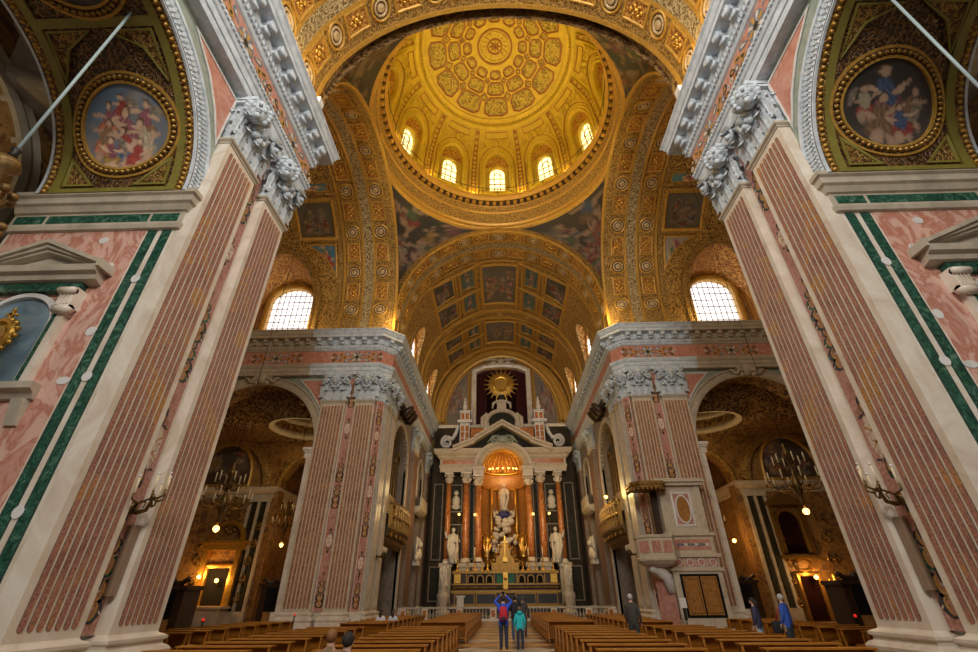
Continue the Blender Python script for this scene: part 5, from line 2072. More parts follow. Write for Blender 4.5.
# ================================================================== SIDE CHAPELS BEYOND THE TRANSEPT ARCHES
YB2 = 41.0
for sg in (-1, 1):
    side = LT[sg]
    f = mirror(sg)
    W_ = wY(sg, YB2)
    mb = MB(W_)
    wall_arch(mb, 14.2, 20.3, 0, 15, 17.2, 10.2, 2.7, 16, 0, 0, 1.0)
    mb.box(20.3, 30, 0, 16.5, -.4, 0)
    w = mb.build('wall_%s_chapel_back' % side, M['chapel'], kind='structure')
    mb = MB(f)
    pr = [(0, 9.3), (.12, 9.35), (.16, 9.6), (.3, 9.7), (.5, 9.95), (.55, 10.2), (0, 10.25)]
    mb.sweep([(20.4, 50), (20.4, 41.0), (30, 41.0)], pr)
    mb.build('cornice', M['tan'], w)
    mb = MB(W_)
    for (a, b, m) in ((20.45, 20.7, 0), (20.8, 21.15, 1), (21.25, 21.5, 0), (21.6, 21.95, 1), (22.05, 22.3, 0)):
        mb.box(a, b, .9, 9.0, 0, .16, m)
    mb.box(20.4, 22.35, 0, .9, 0, .3, 0)
    mb.box(20.4, 22.35, 9.0, 9.35, 0, .25, 0)
    mb.build('corner_pilaster', [M['tan'], M['darkgreen']], w)
    mb = MB(W_)
    P = archpath(25.2, 10.3, 10.3, 3.7, 24)
    mb.ring(P, [(0, 0), (0, .3), (-.3, .35), (-.7, .3), (-.75, 0)], 0)
    P = archpath(17.2, 10.2, 10.2, 2.7, 20)
    mb.ring(P, [(0, -.5), (0, .2), (-.25, .22), (-.45, .15), (-.48, 0)], 0)
    mb.build('arch_bands', M['giltfine'], w)
    fresco('wall_fresco', W_, archp(25.2, 10.5, 11.2, 2.3, 12, 2.8), 'dark framed lunette fresco above the altar of the %s side chapel' % side, 140 + sg, .3, .15, group='side chapel lunettes', rings=14,
           sky0=(.12, .07, .04), sky1=(.14, .10, .07), figs=figs_random(500 + sg, 5, .2, .3), gain=.6, base=.12)
    mb = MB(f)
    mb.box(14.2, 29.8, 50, 50.4, 0, 16)
    mb.box(29.8, 30.2, 33, 50, 0, 22)
    mb.box(20.42, 20.6, 41.1, 50, 0, 16)
    mb.box(14.0, 14.2, 35.2, 50, 0, 16)
    mb.build('wall_%s_chapel_sides' % side, M['chapel'], kind='structure')
    # vault: plate with the ring of a small dome
    mb = MB(f)
    c, r = (17.2, 37.9), 2.95
    n = 64
    inn, mid, out = [], [], []
    for i in range(n):
        a = 2 * PI * i / n
        cx, cy = math.cos(a), math.sin(a)
        inn.append((c[0] + r * cx, c[1] + r * cy, 14.5))
        k = min(((12.7 if cx > 0 else 3.1) / abs(cx)) if abs(cx) > 1e-6 else 99, ((3.2 if cy > 0 else 3.35) / abs(cy)) if abs(cy) > 1e-6 else 99)
        zz = 16.5 if cy < 0 and k * abs(cy) > 3.3 else 14.2
        out.append((c[0] + k * cx, c[1] + k * cy, zz))
    mb.loft([out, inn], 0, True, False, True)
    mb.box(13.8, 30.2, 41.2, 50.5, 15.0, 15.3)
    mb.box(13.8, 30.2, 40.95, 41.15, 14.9, 17.5)
    mb.box(13.8, 30.2, 34.5, 34.7, 16.4, 17.5)
    cl = mb.build('ceiling_%s_chapel' % side, M['chapel2'], kind='structure')
    mb = MB(lambda x, y, z: (sg * (c[0] + x), c[1] + y, z - .7))
    for (p0) in ([(3.1, 15.1), (2.75, 15.15), (2.70, 15.45), (2.82, 15.55), (2.80, 15.7)], [(2.80, 16.3), (2.55, 16.35), (2.5, 16.6), (2.6, 16.7), (2.58, 16.9)], [(2.3, 17.9), (1.9, 17.95), (1.85, 18.2), (1.0, 18.9), (.05, 19.2)]):
        mb.lathe(p0, n=48, caps=False)
    mb.build('dome_rings', M['tan'], cl)
    mb = MB(lambda x, y, z: (sg * (c[0] + x), c[1] + y, z - .7))
    mb.lathe([(2.80, 15.6), (2.80, 16.4)], n=48, caps=False)
    mb.lathe([(2.58, 16.8), (2.5, 17.4), (2.3, 18.0)], n=48, caps=False)
    mb.build('gilt_bands', M['chapel2'], cl)
    # altar or doorway of the chapel
    if sg < 0:
        t = thing('chapel_altar', 'gilded side altar with small dark painting in the left chapel', 'altar', W_(23.3, 0, 0))
        mb = MB(W_)
        for q in (-1, 1):
            mb.box(23.3 + q * 1.35 - .2, 23.3 + q * 1.35 + .2, 1.2, 5.2, 0, .5)
        mb.box(21.5, 25.1, 5.2, 5.7, 0, .6)
        mb.box(21.3, 25.3, 5.7, 5.9, 0, .75)
        mb.ring(archpath(23.3, 5.9, 6.0, 1.2, 14), [(0, 0), (0, .4), (-.3, .4), (-.35, 0)])
        mb.ring(rect(22.4, 24.2, 1.3, 3.9), [(0, .05), (0, .3), (-.2, .35), (-.3, .2), (-.35, .05)])
        mb.build('frame', M['gold'], t)
        mb = MB(W_)
        mb.poly(rect(22.4, 24.2, 1.3, 3.9), 0, .08)
        mb.build('painting', M['black'], t)
        mb = MB(W_)
        mb.box(21.8, 24.8, 0, 1.1, 0, 1.3)
        mb.box(21.6, 25.0, 1.1, 1.25, 0, 1.5)
        mb.build('altar_table', M['tan'], t)
        mb = MB(W_)
        mb.poly(circ(23.3, 7.6, .45, 16, .9), 0, .2)
        for k in range(14):
            a = 2 * PI * k / 14
            mb.ball((23.3 + .6 * math.cos(a), 7.6 + 1.05 * math.sin(a), .15), .16, n=7, k=5)
        mb.build('oval_ornament', M['golddark'], t)
        for q in (-1, 1):
            for k in range(5):
                mb = MB(W_)
                mb.tube(spiral(23.3 + q * (1.9 + .1 * k), 1.8 + 1.3 * k, .15, .35, 1.3, q, 10), .08, 5)
                mb.build('scroll_ornament', M['golddark'], t)
    else:
        t = thing('chapel_doorway', 'gilded aedicule with arched niche above a dark doorway in the right chapel', 'doorway', W_(23.4, 0, 0))
        mb = MB(W_)
        mb.ring(archpath(23.5, 4.6, 6.9, .85, 16), [(0, .02), (0, .25), (-.2, .3), (-.3, .1), (-.32, 0)])
        mb.loft([[(22.0, 8.5, h), (23.5, 9.3, h), (25.0, 8.5, h), (25.0, 8.25, h), (22.0, 8.25, h)] for h in (0, .5)], 0, True, True, False)
        for q in (-1, 1):
            mb.box(23.5 + q * 1.25 - .12, 23.5 + q * 1.25 + .12, 4.4, 8.25, 0, .3)
        mb.box(22.0, 25.0, 4.2, 4.45, 0, .4)
        mb.ring(rect(22.95, 24.3, .05, 3.0), [(0, .02), (0, .2), (-.2, .25), (-.3, .1), (-.32, 0)])
        mb.ring(circ(23.6, 3.75, .55, 14, .35), [(.1, .05), (0, .2), (-.15, .1), (-.2, 0)])
        mb.build('frame', M['golddark'], t)
        mb = MB(W_)
        mb.poly(archp(23.5, 4.6, 6.9, .85, 12), 0, .04)
        mb.poly(rect(22.95, 24.3, .05, 3.0), 0, .05)
        mb.build('dark_opening', M['curtain'], t)
        for k in range(5):
            for q in (22.45, 25.9, 26.4):
                mb = MB(W_)
                mb.tube(spiral(q, 1.2 + 1.5 * k, .12, .3, 1.3, 1 if k % 2 else -1, 10), .08, 5)
                mb.build('scroll_ornament', M['golddark'], t)
        t = thing('gilded_statue', 'small gilded statue by a lit altar in the right chapel', 'statue', f(25.2, 40.2, 1.2))
        mb = MB(f)
        mb.lathe([(.5, 0), (.5, 1.2), (.35, 1.25), (.4, 1.6), (.3, 2.2), (.34, 2.5), (.12, 2.75), (.16, 2.9), (.14, 3.1), (.02, 3.2)], (25.2, 40.2, 0), 12)
        mb.tube([(25.0, 40.2, 2.5), (24.7, 40.0, 2.3), (24.6, 39.9, 2.8)], [.1, .08, .05], 6)
        mb.tube([(25.4, 40.2, 2.5), (25.6, 40.0, 2.2), (25.5, 39.9, 1.9)], [.1, .08, .05], 6)
        mb.build('figure', M['gold'], t)
        t = thing('altar_table', 'low gilded altar table lit by candlelight in the right chapel', 'altar', f(26.8, 39.9, 0))
        mb = MB(f)
        mb.box(25.9, 28.2, 39.3, 40.6, 0, 1.0)
        mb.box(25.8, 28.3, 39.2, 40.7, 1.0, 1.15)
        mb.build('table', M['gold'], t)
    # lamps of the chapel
    spots = ((24.5, 3.27), (23.0, 3.0)) if sg < 0 else ((18.4, 5.5), (23.9, 2.9))
    for i, (x, z) in enumerate(spots):
        y = 40.3
        t = thing('wall_lamp', '%s glowing wall lamp by the %s chapel %s' % ((('upper', 'lower')[i] if sg < 0 else ('far left', 'doorway-side')[i]), side, 'altar' if sg < 0 else 'passage and door'), 'lamp', f(x, y, z), 'side chapel lamps')
        mb = MB(f)
        mb.ball((x, y, z), .15, n=10, k=7)
        mb.build('bulb', M['bulb'], t)
        mb = MB(f)
        mb.tube([(x, y + .7, z - .3), (x, y + .3, z - .35), (x, y, z - .13)], .035, 5)
        mb.build('bracket', M['bronze'], t)
        point('chapel_lamp_light', f(x, y - .35, z + .1), P_CHAP, AMBER, .15)
    point('chapel_dome_light', f(17.2, 37.4, 11.5), P_CHAP * 1.1, WARM, .5)  # unseen light added to bring up the chapel dome rings
    point('passage_light', f(17.2, 45, 7), P_CHAP * .35, AMBER, .3)
    # confessionals
    for (x0, x1, y0, hgt, lab) in ((13.5, 14.9, 21.4, 2.35, 'tall dark walnut confessional standing in the %s transept'), (14.9, 16.6, 34.6, 2.75, 'dark walnut confessional just inside the %s side chapel arch')):
        t = thing('confessional', lab % side, 'confessional', f((x0 + x1) / 2, y0 + .6, 0), 'confessionals')
        mb = MB(f)
        mb.box(x0, x1, y0, y0 + 1.2, 0, .15)
        mb.box(x0 + .05, x1 - .05, y0 + .05, y0 + 1.2, .15, hgt - .3)
        mb.box(x0 - .06, x1 + .06, y0 - .06, y0 + 1.2, hgt - .3, hgt - .15)
        mb.build('body', M['darkwood'], t)
        mb = MB(f)
        c = (x0 + x1) / 2
        for q in (-1, 1):
            mb.tube([(c + q * .08, y0 + .1, hgt - .15), (c + q * (x1 - x0) * .3, y0 + .1, hgt - .05), (c + q * (x1 - x0) * .45, y0 + .1, hgt + .12), (c + q * (x1 - x0) * .5, y0 + .1, hgt - .02)], [.14, .12, .1, .05], 6)
            mb.box(c + q * .42 - .05, c + q * .42 + .05, y0 - .02, y0 + .06, .15, hgt - .3)
        mb.ball((c, y0 + .1, hgt), .16, n=8, k=5)
        mb.build('crest', M['darkwood'], t)
        mb = MB(f)
        mb.box(c - .36, c + .36, y0 - .0, y0 + .05, .2, 1.0)
        mb.build('half_door', M['burl'], t)
        mb = MB(f)
        mb.box(c - .36, c + .36, y0 + .01, y0 + .05, 1.0, hgt - .4)
        mb.build('curtain', M['black'], t)

# aisle bay behind the left and right near arches: cross arch and small dome
for sg in (-1, 1):
    f = mirror(sg)
    mb = MB(lambda a, b, h: (sg * (17.6 + h), a, b))
    wall_arch(mb, 0, 16, 0, 24, 6.5, 13.6, 4.2, 20, 0, 0, -1.0)
    w = mb.build('wall_%s_aisle' % LT[sg], M['chapel'], kind='structure')
    mb = MB(lambda a, b, h: (sg * (17.6 - h), a, b))
    mb.ring(archpath(6.5, 0, 13.6, 4.2, 24), [(0, -.2), (0, .2), (-.3, .22), (-.5, .1), (-.7, .18), (-.75, 0)])
    mb.build('arch_band', M['tan'], w)
    mb = MB(f)
    mb.box(14.5, 30, 13.0, 13.3, 0, 26)
    mb.box(29.6, 30, 0, 13.0, 0, 26)
    mb.box(17.7, 30, -1, -.7, 0, 26)
    mb.build('aisle_sides', M['chapel2'], w)
    mb = MB(f)
    mb.lathe([(2.6, 17.5), (2.4, 17.6), (2.35, 18.0), (2.5, 18.2), (2.3, 19.5), (2.1, 19.6), (2.0, 20.0), (1.4, 21.0), (.05, 21.6)], (15.9, 6.5, 0), 40, caps=False)
    mb.lathe([(2.6, 17.5), (3.2, 17.4), (5.5, 17.3)], (15.9, 6.5, 0), 40, caps=False)
    mb.build('aisle_dome', M['tan'], w)
    mb = MB(f)
    mb.box(17.6, 30, -1, 13.3, 22, 22.3)
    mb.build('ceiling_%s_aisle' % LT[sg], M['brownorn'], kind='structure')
    point('aisle_light', f(22, 6, 12), 260, WARM, .4)
    # hanging rod (and lamp) at the crown of the arch
    t = thing('hanging_rod', 'long pale blue-grey rod hanging across the %s arch and round fresco' % LT[sg], 'rod', f(10.5, 6.0, 16.1), 'hanging lamp rods')
    mb = MB(f)
    mb.tube([(10.5, 6.0, 16.15), (10.5, 6.0, 9.9)], .035, 8)
    mb.build('rod', M['rod'], t)
    mb = MB(f)
    mb.lathe([(.02, 9.75), (.09, 9.8), (.06, 9.9), (.1, 9.98), (.03, 10.05)], (10.5, 6.0, 0), 10)
    mb.build('rod_end', M['iron'], t)
    if sg < 0:
        t = thing('gilded_chandelier', 'gilded chandelier cut off by the left edge, hanging from the pale rod', 'chandelier', f(10.5, 6, 7.5))
        mb = MB(f)
        mb.lathe([(.02, 9.75), (.22, 9.65), (.28, 9.5), (.12, 9.35), (.08, 9.0), (.2, 8.7), (.34, 8.4), (.16, 8.1), (.1, 7.7), (.24, 7.4), (.02, 7.2)], (10.5, 6, 0), 14)
        for k in range(10):
            a = 2 * PI * k / 10
            for (rr, z) in ((.42, 8.75), (.55, 8.0)):
                mb.tube([(10.5 + .15 * math.cos(a), 6 + .15 * math.sin(a), z - .2), (10.5 + rr * .6 * math.cos(a), 6 + rr * .6 * math.sin(a), z - .35), (10.5 + rr * math.cos(a), 6 + rr * math.sin(a), z)], [.05, .05, .03], 5)
                mb.ball((10.5 + rr * math.cos(a), 6 + rr * math.sin(a), z + .05), .10, n=7, k=5)
        mb.build('frame', M['bronzegold'], t)
        mb = MB(f)
        mb.ball((10.72, 5.9, 9.6), .07, n=7, k=5)
        mb.build('bulb', M['bulb'], t)

# ================================================================== HIGH ALTAR


def AP(Yp):
    k = Yp / 56.0
    return lambda x, z, h: (x * k, Yp - h, 1.65 + (z - 1.65) * k)


mb = MB()
mb.box(-9.6, 9.6, 57.9, 58.4, 0, 22)
ew = mb.build('wall_choir_end', M['altarback'], kind='structure')
E57 = AP(57.2)
mb = MB(E57)
n = 40
# lunette wall with rectangular window opening left free
for i in range(n):
    t0, t1 = PI * i / n, PI * (i + 1) / n
    r = 9.4
    x0, x1 = -r * math.cos(t0), -r * math.cos(t1)
    z0, z1 = 22.9 + r * math.sin(t0), 22.9 + r * math.sin(t1)
    for (lo, hi) in (((20.3, None),) if abs((x0 + x1) / 2) > 3.3 else ((28.6, None),)):
        mb.add([(x0, lo, 0), (x1, lo, 0), (x1, z1, 0), (x0, z0, 0)], [(0, 1, 2, 3)])
mb.box(-8.9, 8.9, 16.0, 20.4, -.3, 0)
mb.build('lunette_wall', M['giltfine'], ew)
mb = MB(E57)
P = OP([(7.5 * math.cos(PI * i / 40), 21.2 + 9.2 * math.sin(PI * i / 40)) for i in range(41)])
mb.ring(P, [(0, 0), (0, .25), (-.25, .35), (-.5, .25), (-.55, .1), (-1.1, .1), (-1.15, .3), (-1.4, .3), (-1.45, 0)])
P = OP([(3.35, 20.5), (3.35, 28.2), (2.2, 28.75), (0, 28.95), (-2.2, 28.75), (-3.35, 28.2), (-3.35, 20.5)])
mb.ring(P, [(0, -.6), (0, .3), (-.3, .4), (-.62, .25), (-.66, 0)], 1)
mb.box(-8.6, 8.6, 20.2, 20.6, 0, .8, 1)
mb.build('lunette_mouldings', [M['giltline'], M['cream']], ew)
for q in (-1, 1):
    P = [(q * 4.5, 20.7), (q * 7.2, 20.7), (q * 7.2, 22.6), (q * 6.7, 25.0), (q * 5.8, 26.8), (q * 4.5, 28.4)]
    P = P if q > 0 else P[::-1]
    fresco('wall_fresco', E57, P, 'curved end wall fresco of figures in clouds, %s of the gilded sunburst' % LT[q], 150 + q, .15, .1, group='end wall frescoes', rings=16, d=.5,
           sky0=(.30, .22, .13), sky1=(.33, .30, .24), figs=figs_random(600 + q, 12, .14, .24), gain=.5, cloud=(.3, .24, .16))
mb = MB(E57)                                    # putti group over the window
for q in (-1, 1):
    mb.ball((q * 1.0, 29.5, .4), .38, n=8, k=6, sc=(1.2, .8, .7))
    mb.ball((q * .75, 30.0, .45), .2, n=8, k=6)
    mb.tube([(q * 1.3, 29.4, .4), (q * 1.9, 29.1, .4), (q * 2.4, 29.3, .35)], [.2, .15, .08], 6)
    mb.tube([(q * .3, 29.9, .4), (q * 1.6, 30.1, .3), (q * 2.2, 29.9, .2)], [.14, .2, .06], 6)
mb.ball((0, 29.7, .4), .55, n=10, k=7, sc=(.8, 1, .6))
mb.build('putti_cartouche', M['tan'], ew)
# curtain behind the sunburst
t = thing('curtain', 'dark red curtain hanging in the opening behind the sunburst', 'curtain', E57(0, 20.6, -.8))
mb = MB(E57)
for q in (-1, 1):
    xs = np.linspace(2.0, 3.4, 30)
    mb.loft([[(q * x, z, -.7 + .12 * math.sin(x * 24)) for x in xs] for z in (20.6, 28.9)], 1, False, False, True)
xs = np.linspace(-3.4, 3.4, 60)
mb.loft([[(x, z, -.9 + .06 * math.sin(x * 14)) for x in xs] for z in (20.6, 29.0)], 0, False, False, True)
mb.loft([[(x, z + .25 * abs(math.sin(x * 2.1)), -.6 + .05 * math.sin(x * 20)) for x in xs] for z in (28.1, 29.0)], 1, False, False, True)
mb.build('cloth', [M['curtain'], M['reddeep']], t)
# sunburst
t = thing('gilded_sunburst', 'large gilded sunburst with round centre above the high altar', 'sunburst', E57(0, 26.2, .2))
mb = MB(E57)
for k in range(40):
    a = 2 * PI * k / 40
    L = 2.35 if k % 2 == 0 else 1.8
    ca, sa = math.cos(a), math.sin(a)
    w = .17
    V = [(1.0 * ca - w * sa, 26.2 + 1.0 * sa + w * ca, .5), (1.0 * ca + w * sa, 26.2 + 1.0 * sa - w * ca, .5), (L * ca + .02 * sa, 26.2 + L * sa - .02 * ca, .4), (L * ca - .02 * sa, 26.2 + L * sa + .02 * ca, .4)]
    mb.hexa(V + [(p[0], p[1], p[2] + .1) for p in V])
mb.build('rays', M['gold'], t)
mb = MB(E57)
mb.ring(circ(0, 26.2, .85, 32), [(0, .4), (0, .75), (-.15, .8), (-.28, .7), (-.3, .4)])
mb.build('rim', M['gold'], t)
mb = MB(E57)
mb.fill(circ(0, 26.2, .86, 24), .62, 1)
mb.build('disc', M['gold'], t)

ret = thing('altar_retable', 'towering marble altarpiece with red columns and a curved niche', 'altarpiece', (0, 55.5, .3))
A55, A54, A56 = AP(55.3), AP(54.4), AP(56.2)
mb = MB(A56)
mb.box(-8.6, -2.7, .9, 20.2, -.8, 0)
mb.box(2.7, 8.6, .9, 20.2, -.8, 0)
mb.box(-2.7, 2.7, 17.9, 20.2, -.8, 0)
mb.build('back_wall', M['altarback'], ret)
for q in (-1, 1):
    for (a, b, z0, z1) in ((4.95, 6.3, 5.4, 8.9), (5.0, 6.25, 10.4, 13.3), (3.55, 3.95, 5.5, 13.4), (7.2, 8.3, 1.5, 4.6), (7.3, 8.2, 5.4, 13.4)):
        mb = MB(A56)
        mb.poly(rect(*sorted((q * a, q * b)), z0, z1), 0, .06, 0)
        mb.ring(rect(*sorted((q * a, q * b)), z0, z1), [(0, .06), (0, .14), (-.10, .14), (-.12, 0)], 1)
        mb.build('wall_panel', [M['darkgreen'], M['choirstone']], ret)
for q in (-1, 1):
    mb = MB(A56)
    mb.ball((q * 5.62, 12.4, .18), .32, n=8, k=6)
    mb.ball((q * 5.62, 11.5, .1), .62, n=9, k=6, sc=(.8, 1.1, .4))
    mb.ball((q * 5.62, 10.9, .1), .5, n=9, k=6, sc=(1.1, .7, .4))
    mb.build('bust_relief', M['statue'], ret)
for q in (-1, 1):
    for (x, Yf, r, zt, zb) in ((6.55, A55, .34, 13.65, 5.3), (4.43, A55, .42, 13.65, 5.4), (3.0, A54, .40, 13.35, 5.45)):
        mb = MB(Yf)
        mb.box(q * x - .62, q * x + .62, .9, 4.6, -1.0, .62)
        mb.box(q * x - .72, q * x + .72, 4.6, 5.0, -1.0, .72)
        mb.box(q * x - .72, q * x + .72, .9, 1.4, -1.0, .72)
        mb.build('pedestal', M['tan'], ret)
        g = MB(lambda a, b, z, Yf=Yf, x=x, q=q: Yf(q * x + a, z, b))
        g.lathe([(r * .98, zb), (r, zb + 1.5), (r * .98, zb + 4), (r * .86, zt - .1)], n=18)
        col_ = g.build('column', M['columnred'], ret)
        g = MB(lambda a, b, z, Yf=Yf, x=x, q=q: Yf(q * x + a, z, b))
        g.lathe([(r * 1.4, zb - .35), (r * 1.4, zb - .2), (r * 1.3, zb - .1), (r * 1.1, zb), (r, zb + .1)], n=18)
        g.build('column_base', M['cream'], col_)
        cp = MB(lambda a, b, h, Yf=Yf, x=x, q=q: Yf(q * x + a, b, h))
        H = 1.1
        g2 = MB(lambda a, b, z, Yf=Yf, x=x, q=q: Yf(q * x + a, z, b))
        g2.lathe([(r * .88, zt - .12), (r * .98, zt), (r * .95, zt + .2), (r * 1.25, zt + H * .8)], n=14)
        for k in range(6):
            a = 2 * PI * k / 6 + .3
            g2.tube([(r * math.cos(a), r * math.sin(a), zt + .1), (r * 1.25 * math.cos(a), r * 1.25 * math.sin(a), zt + .45), (r * 1.6 * math.cos(a), r * 1.6 * math.sin(a), zt + .38)], [.15, .15, .05], 5)
            g2.ball((r * 1.45 * math.cos(a + .5), r * 1.45 * math.sin(a + .5), zt + .8), .14, n=6, k=4)
        g2.box(-r * 1.5, r * 1.5, -r * 1.5, r * 1.5, zt + H * .85, zt + H)
        g2.build('column_capital', M['cream'], col_)
    # entablature block over the side columns
    mb = MB(A55)
    pr = [(.55, 14.8), (.6, 15.2), (.7, 15.55), (.6, 15.6), (.6, 16.35), (.8, 16.45), (.9, 16.7), (1.25, 16.95), (1.4, 17.35), (1.4, 17.5), (.0, 17.6)]
    pts = [(3.9, -1.2), (3.9, .0), (7.2, .0), (7.2, -1.2)]
    rr = []
    for (o_, z) in pr:
        rr.append([(q * (3.9 - o_), z, -1.0), (q * (3.9 - o_), z, o_ * .8), (q * (7.1 + o_), z, o_ * .8), (q * (7.1 + o_), z, -1.0)])
    mb.loft(rr, 0, False, False, False)
    rr2 = rr[-1]
    mb.add(rr2, [(0, 1, 2, 3)])
    mb.build('entablature', M['altarstone'], ret)
    mb = MB(A55)
    mb.poly(rect(*sorted((q * 3.5, q * 7.4)), 15.72, 16.28), .3, .50)
    mb.build('frieze_panel', M['columnred'], ret)
    mb = MB(A54)
    mb.box(q * 3.0 - .62, q * 3.0 + .62, 14.45, 15.3, -1.8, .5)
    mb.box(q * 3.0 - .78, q * 3.0 + .78, 15.1, 15.4, -1.8, .66)
    mb.build('impost_block', M['altarstone'], ret)
mb = MB(A54)
P = archpath(0, 15.3, 15.3, 2.62, 30, 2.4)
mb.ring(P, [(0, -1.2), (0, .3), (-.25, .45), (-.5, .3), (-.7, .4), (-.95, .4), (-1.0, -.8)])
mb.build('niche_arch', M['altarstone'], ret)
# apse: half cylinder and half dome
ap = MB(lambda a, b, z: (a, 54.9 + b, 1.65 + (z - 1.65) * .975))
rings = []
for (r, z) in ((2.6, 4.8), (2.6, 15.2)):
    rings.append([(r * math.cos(PI * j / 24), 1.0 * r * math.sin(PI * j / 24), z) for j in range(25)])
ap.loft(rings, 0, False, False, True)
ap.build('apse_wall', M['burl'], ret)
ap = MB(lambda a, b, z: (a, 54.9 + b, 1.65 + (z - 1.65) * .975))
rings = [[(2.6 * math.cos(p) * math.cos(PI * j / 24), 2.6 * math.cos(p) * math.sin(PI * j / 24), 15.2 + 2.5 * math.sin(p)) for j in range(25)] for p in np.linspace(0, PI / 2 - .01, 10)]
ap.loft(rings, 0, False, False, True)
ap.build('apse_dome', M['giltred'], ret)
ap = MB(lambda a, b, z: (a, 54.9 + b, 1.65 + (z - 1.65) * .975))
for j in range(1, 12):
    th = PI * j / 12
    ap.tube([(2.55 * math.cos(p) * math.cos(th), 2.55 * math.cos(p) * math.sin(th), 15.2 + 2.45 * math.sin(p)) for p in np.linspace(0, PI / 2, 9)], .09, 5)
ap.tube([(2.5 * math.cos(PI * j / 20), 2.5 * math.sin(PI * j / 20), 15.2) for j in range(21)], .16, 6)
ap.tube([(2.5 * math.cos(PI * j / 20), 2.5 * math.sin(PI * j / 20), 13.3) for j in range(21)], .08, 6)
for th in (PI * .28, PI * .72, PI * .42, PI * .58):
    ap.lathe([(.2, 5), (.2, 13.3)], (2.3 * math.cos(th), 2.3 * math.sin(th), 0), 8)
ap.build('apse_ribs', M['gold'], ret)
# broken pediment and attic
mb = MB(A54)
for q in (-1, 1):
    a, b = (q * 5.95, 17.5), (q * 3.1, 19.0)
    for (p0, p1, d0) in (((q * 6.2, 17.45), (q * 3.45, 18.95), .5), ((q * 3.5, 18.6), (q * 0.0, 21.1), .7)):
        for (dz, h, th) in ((0, d0, .35), (.35, d0 + .3, .3)):
            mb.hexa([(p0[0], p0[1] + dz - .1, -1.0), (p1[0], p1[1] + dz - .55, -1.0), (p1[0], p1[1] + dz + th - .55, -1.0), (p0[0], p0[1] + dz + th - .1, -1.0), (p0[0], p0[1] + dz - .1, h), (p1[0], p1[1] + dz - .55, h), (p1[0], p1[1] + dz + th - .55, h), (p0[0], p0[1] + dz + th - .1, h)])
mb.build('broken_pediment', M['altarstone'], ret)
mb = MB(A55)
mb.poly([(-3.4, 17.5), (3.4, 17.5), (3.0, 18.9), (0, 20.8), (-3.0, 18.9)], -.4, .3)
mb.build('tympanum', M['darkgreen'], ret)
mb = MB(A54)
mb.ball((0, 18.75, .5), .62, n=12, k=8, sc=(1.3, .8, .5))
for q in (-1, 1):
    mb.tube(spiral(q * 1.0, 18.6, .5, .4, 1.3, q, 12), .12, 6)
    mb.tube([(q * .4, 19.2, .5), (q * 1.2, 19.1, .5), (q * 1.9, 18.3, .4)], [.14, .16, .08], 6)
mb.build('cartouche', M['palegreen'], ret)
mb = MB(A56)
P = archpath(0, 20.0, 21.0, 1.75, 20, 1.35)
mb.ring(P, [(0, -.3), (0, .4), (-.2, .55), (-.5, .4), (-.55, -.3)], 0)
for q in (-1, 1):
    mb.tube([(q * 2.2, 19.6, .2), (q * 2.5, 20.6, .2), (q * 2.5, 21.6, .2), (q * 1.9, 22.2, .2), (q * 1.75, 21.8, .2)], [.35, .3, .3, .25, .12], 6, 0)
    mb.tube([(q * 1.2, 22.9, .3), (q * 1.1, 23.6, .3), (q * .6, 23.9, .3), (q * .5, 23.4, .3)], [.12, .2, .2, .1], 6, 0)
    mb.box(q * 1.9 - .25, q * 1.9 + .25, 19.0, 21.0, -.3, .3, 0)
mb.box(-.6, .6, 22.5, 23.8, -.2, .4, 0)
mb.box(-.75, .75, 23.8, 24.0, -.3, .5, 0)
mb.box(-.32, .32, 24.0, 24.9, -.1, .35, 0)
mb.poly(archp(0, 19.5, 21.0, 1.75, 16, 1.35), -.3, .1, 1)
mb.box(-.35, .35, 24.1, 24.8, .3, .38, 1)
mb.build('attic_aedicule', [M['altarstone'], M['darkgreen']], ret)
for q in (-1, 1):
    mb = MB(A56)
    x = q * 4.75
    mb.box(x - .62, x + .62, 17.6, 20.9, -.3, .6, 0)
    mb.box(x - .95, x + .95, 20.9, 21.25, -.4, .9, 0)
    mb.box(x - .62, x + .62, 21.25, 22.4, -.2, .6, 0)
    mb.box(x - .72, x + .72, 22.4, 22.55, -.2, .7, 0)
    for (z0, z1) in ((18.2, 18.9), (19.0, 19.7), (19.8, 20.5), (21.4, 22.2)):
        for d in (-.29, .29):
            mb.poly(rect(x + d - .2, x + d + .2, z0, z1), .55, .63, 1)
    mb.build('attic_pedestal', [M['white'], M['columnred']], ret)
    mb = MB(lambda a, b, z, x=x: A56(x + a, z, .3 + b))
    mb.lathe([(.3, 22.5), (.2, 22.7), (.34, 23.1), (.22, 23.5), (.25, 23.8), (.1, 24.1), (.15, 24.3), (.02, 24.5)], n=12)
    mb.build('attic_figure', M['statue'], ret)
    mb = MB(A56)
    mb.tube(spiral(q * 7.0, 18.5, .3, .75, 1.7, q, 22), [.24 - .006 * k for k in range(23)], 6)
    mb.tube([(q * 7.0, 19.2, .3), (q * 6.3, 18.9, .3), (q * 5.9, 19.6, .3), (q * 5.6, 20.7, .3)], [.25, .28, .26, .18], 6)
    mb.build('volute', M['white'], ret)
for q in (-1, 1):
    mb = MB(A55)
    mb.poly(rect(*sorted((q * 2.3, q * 4.0)), 18.9, 20.3), -.4, .25, 0)
    mb.build('attic_panel', M['columnred'], ret)

# statues


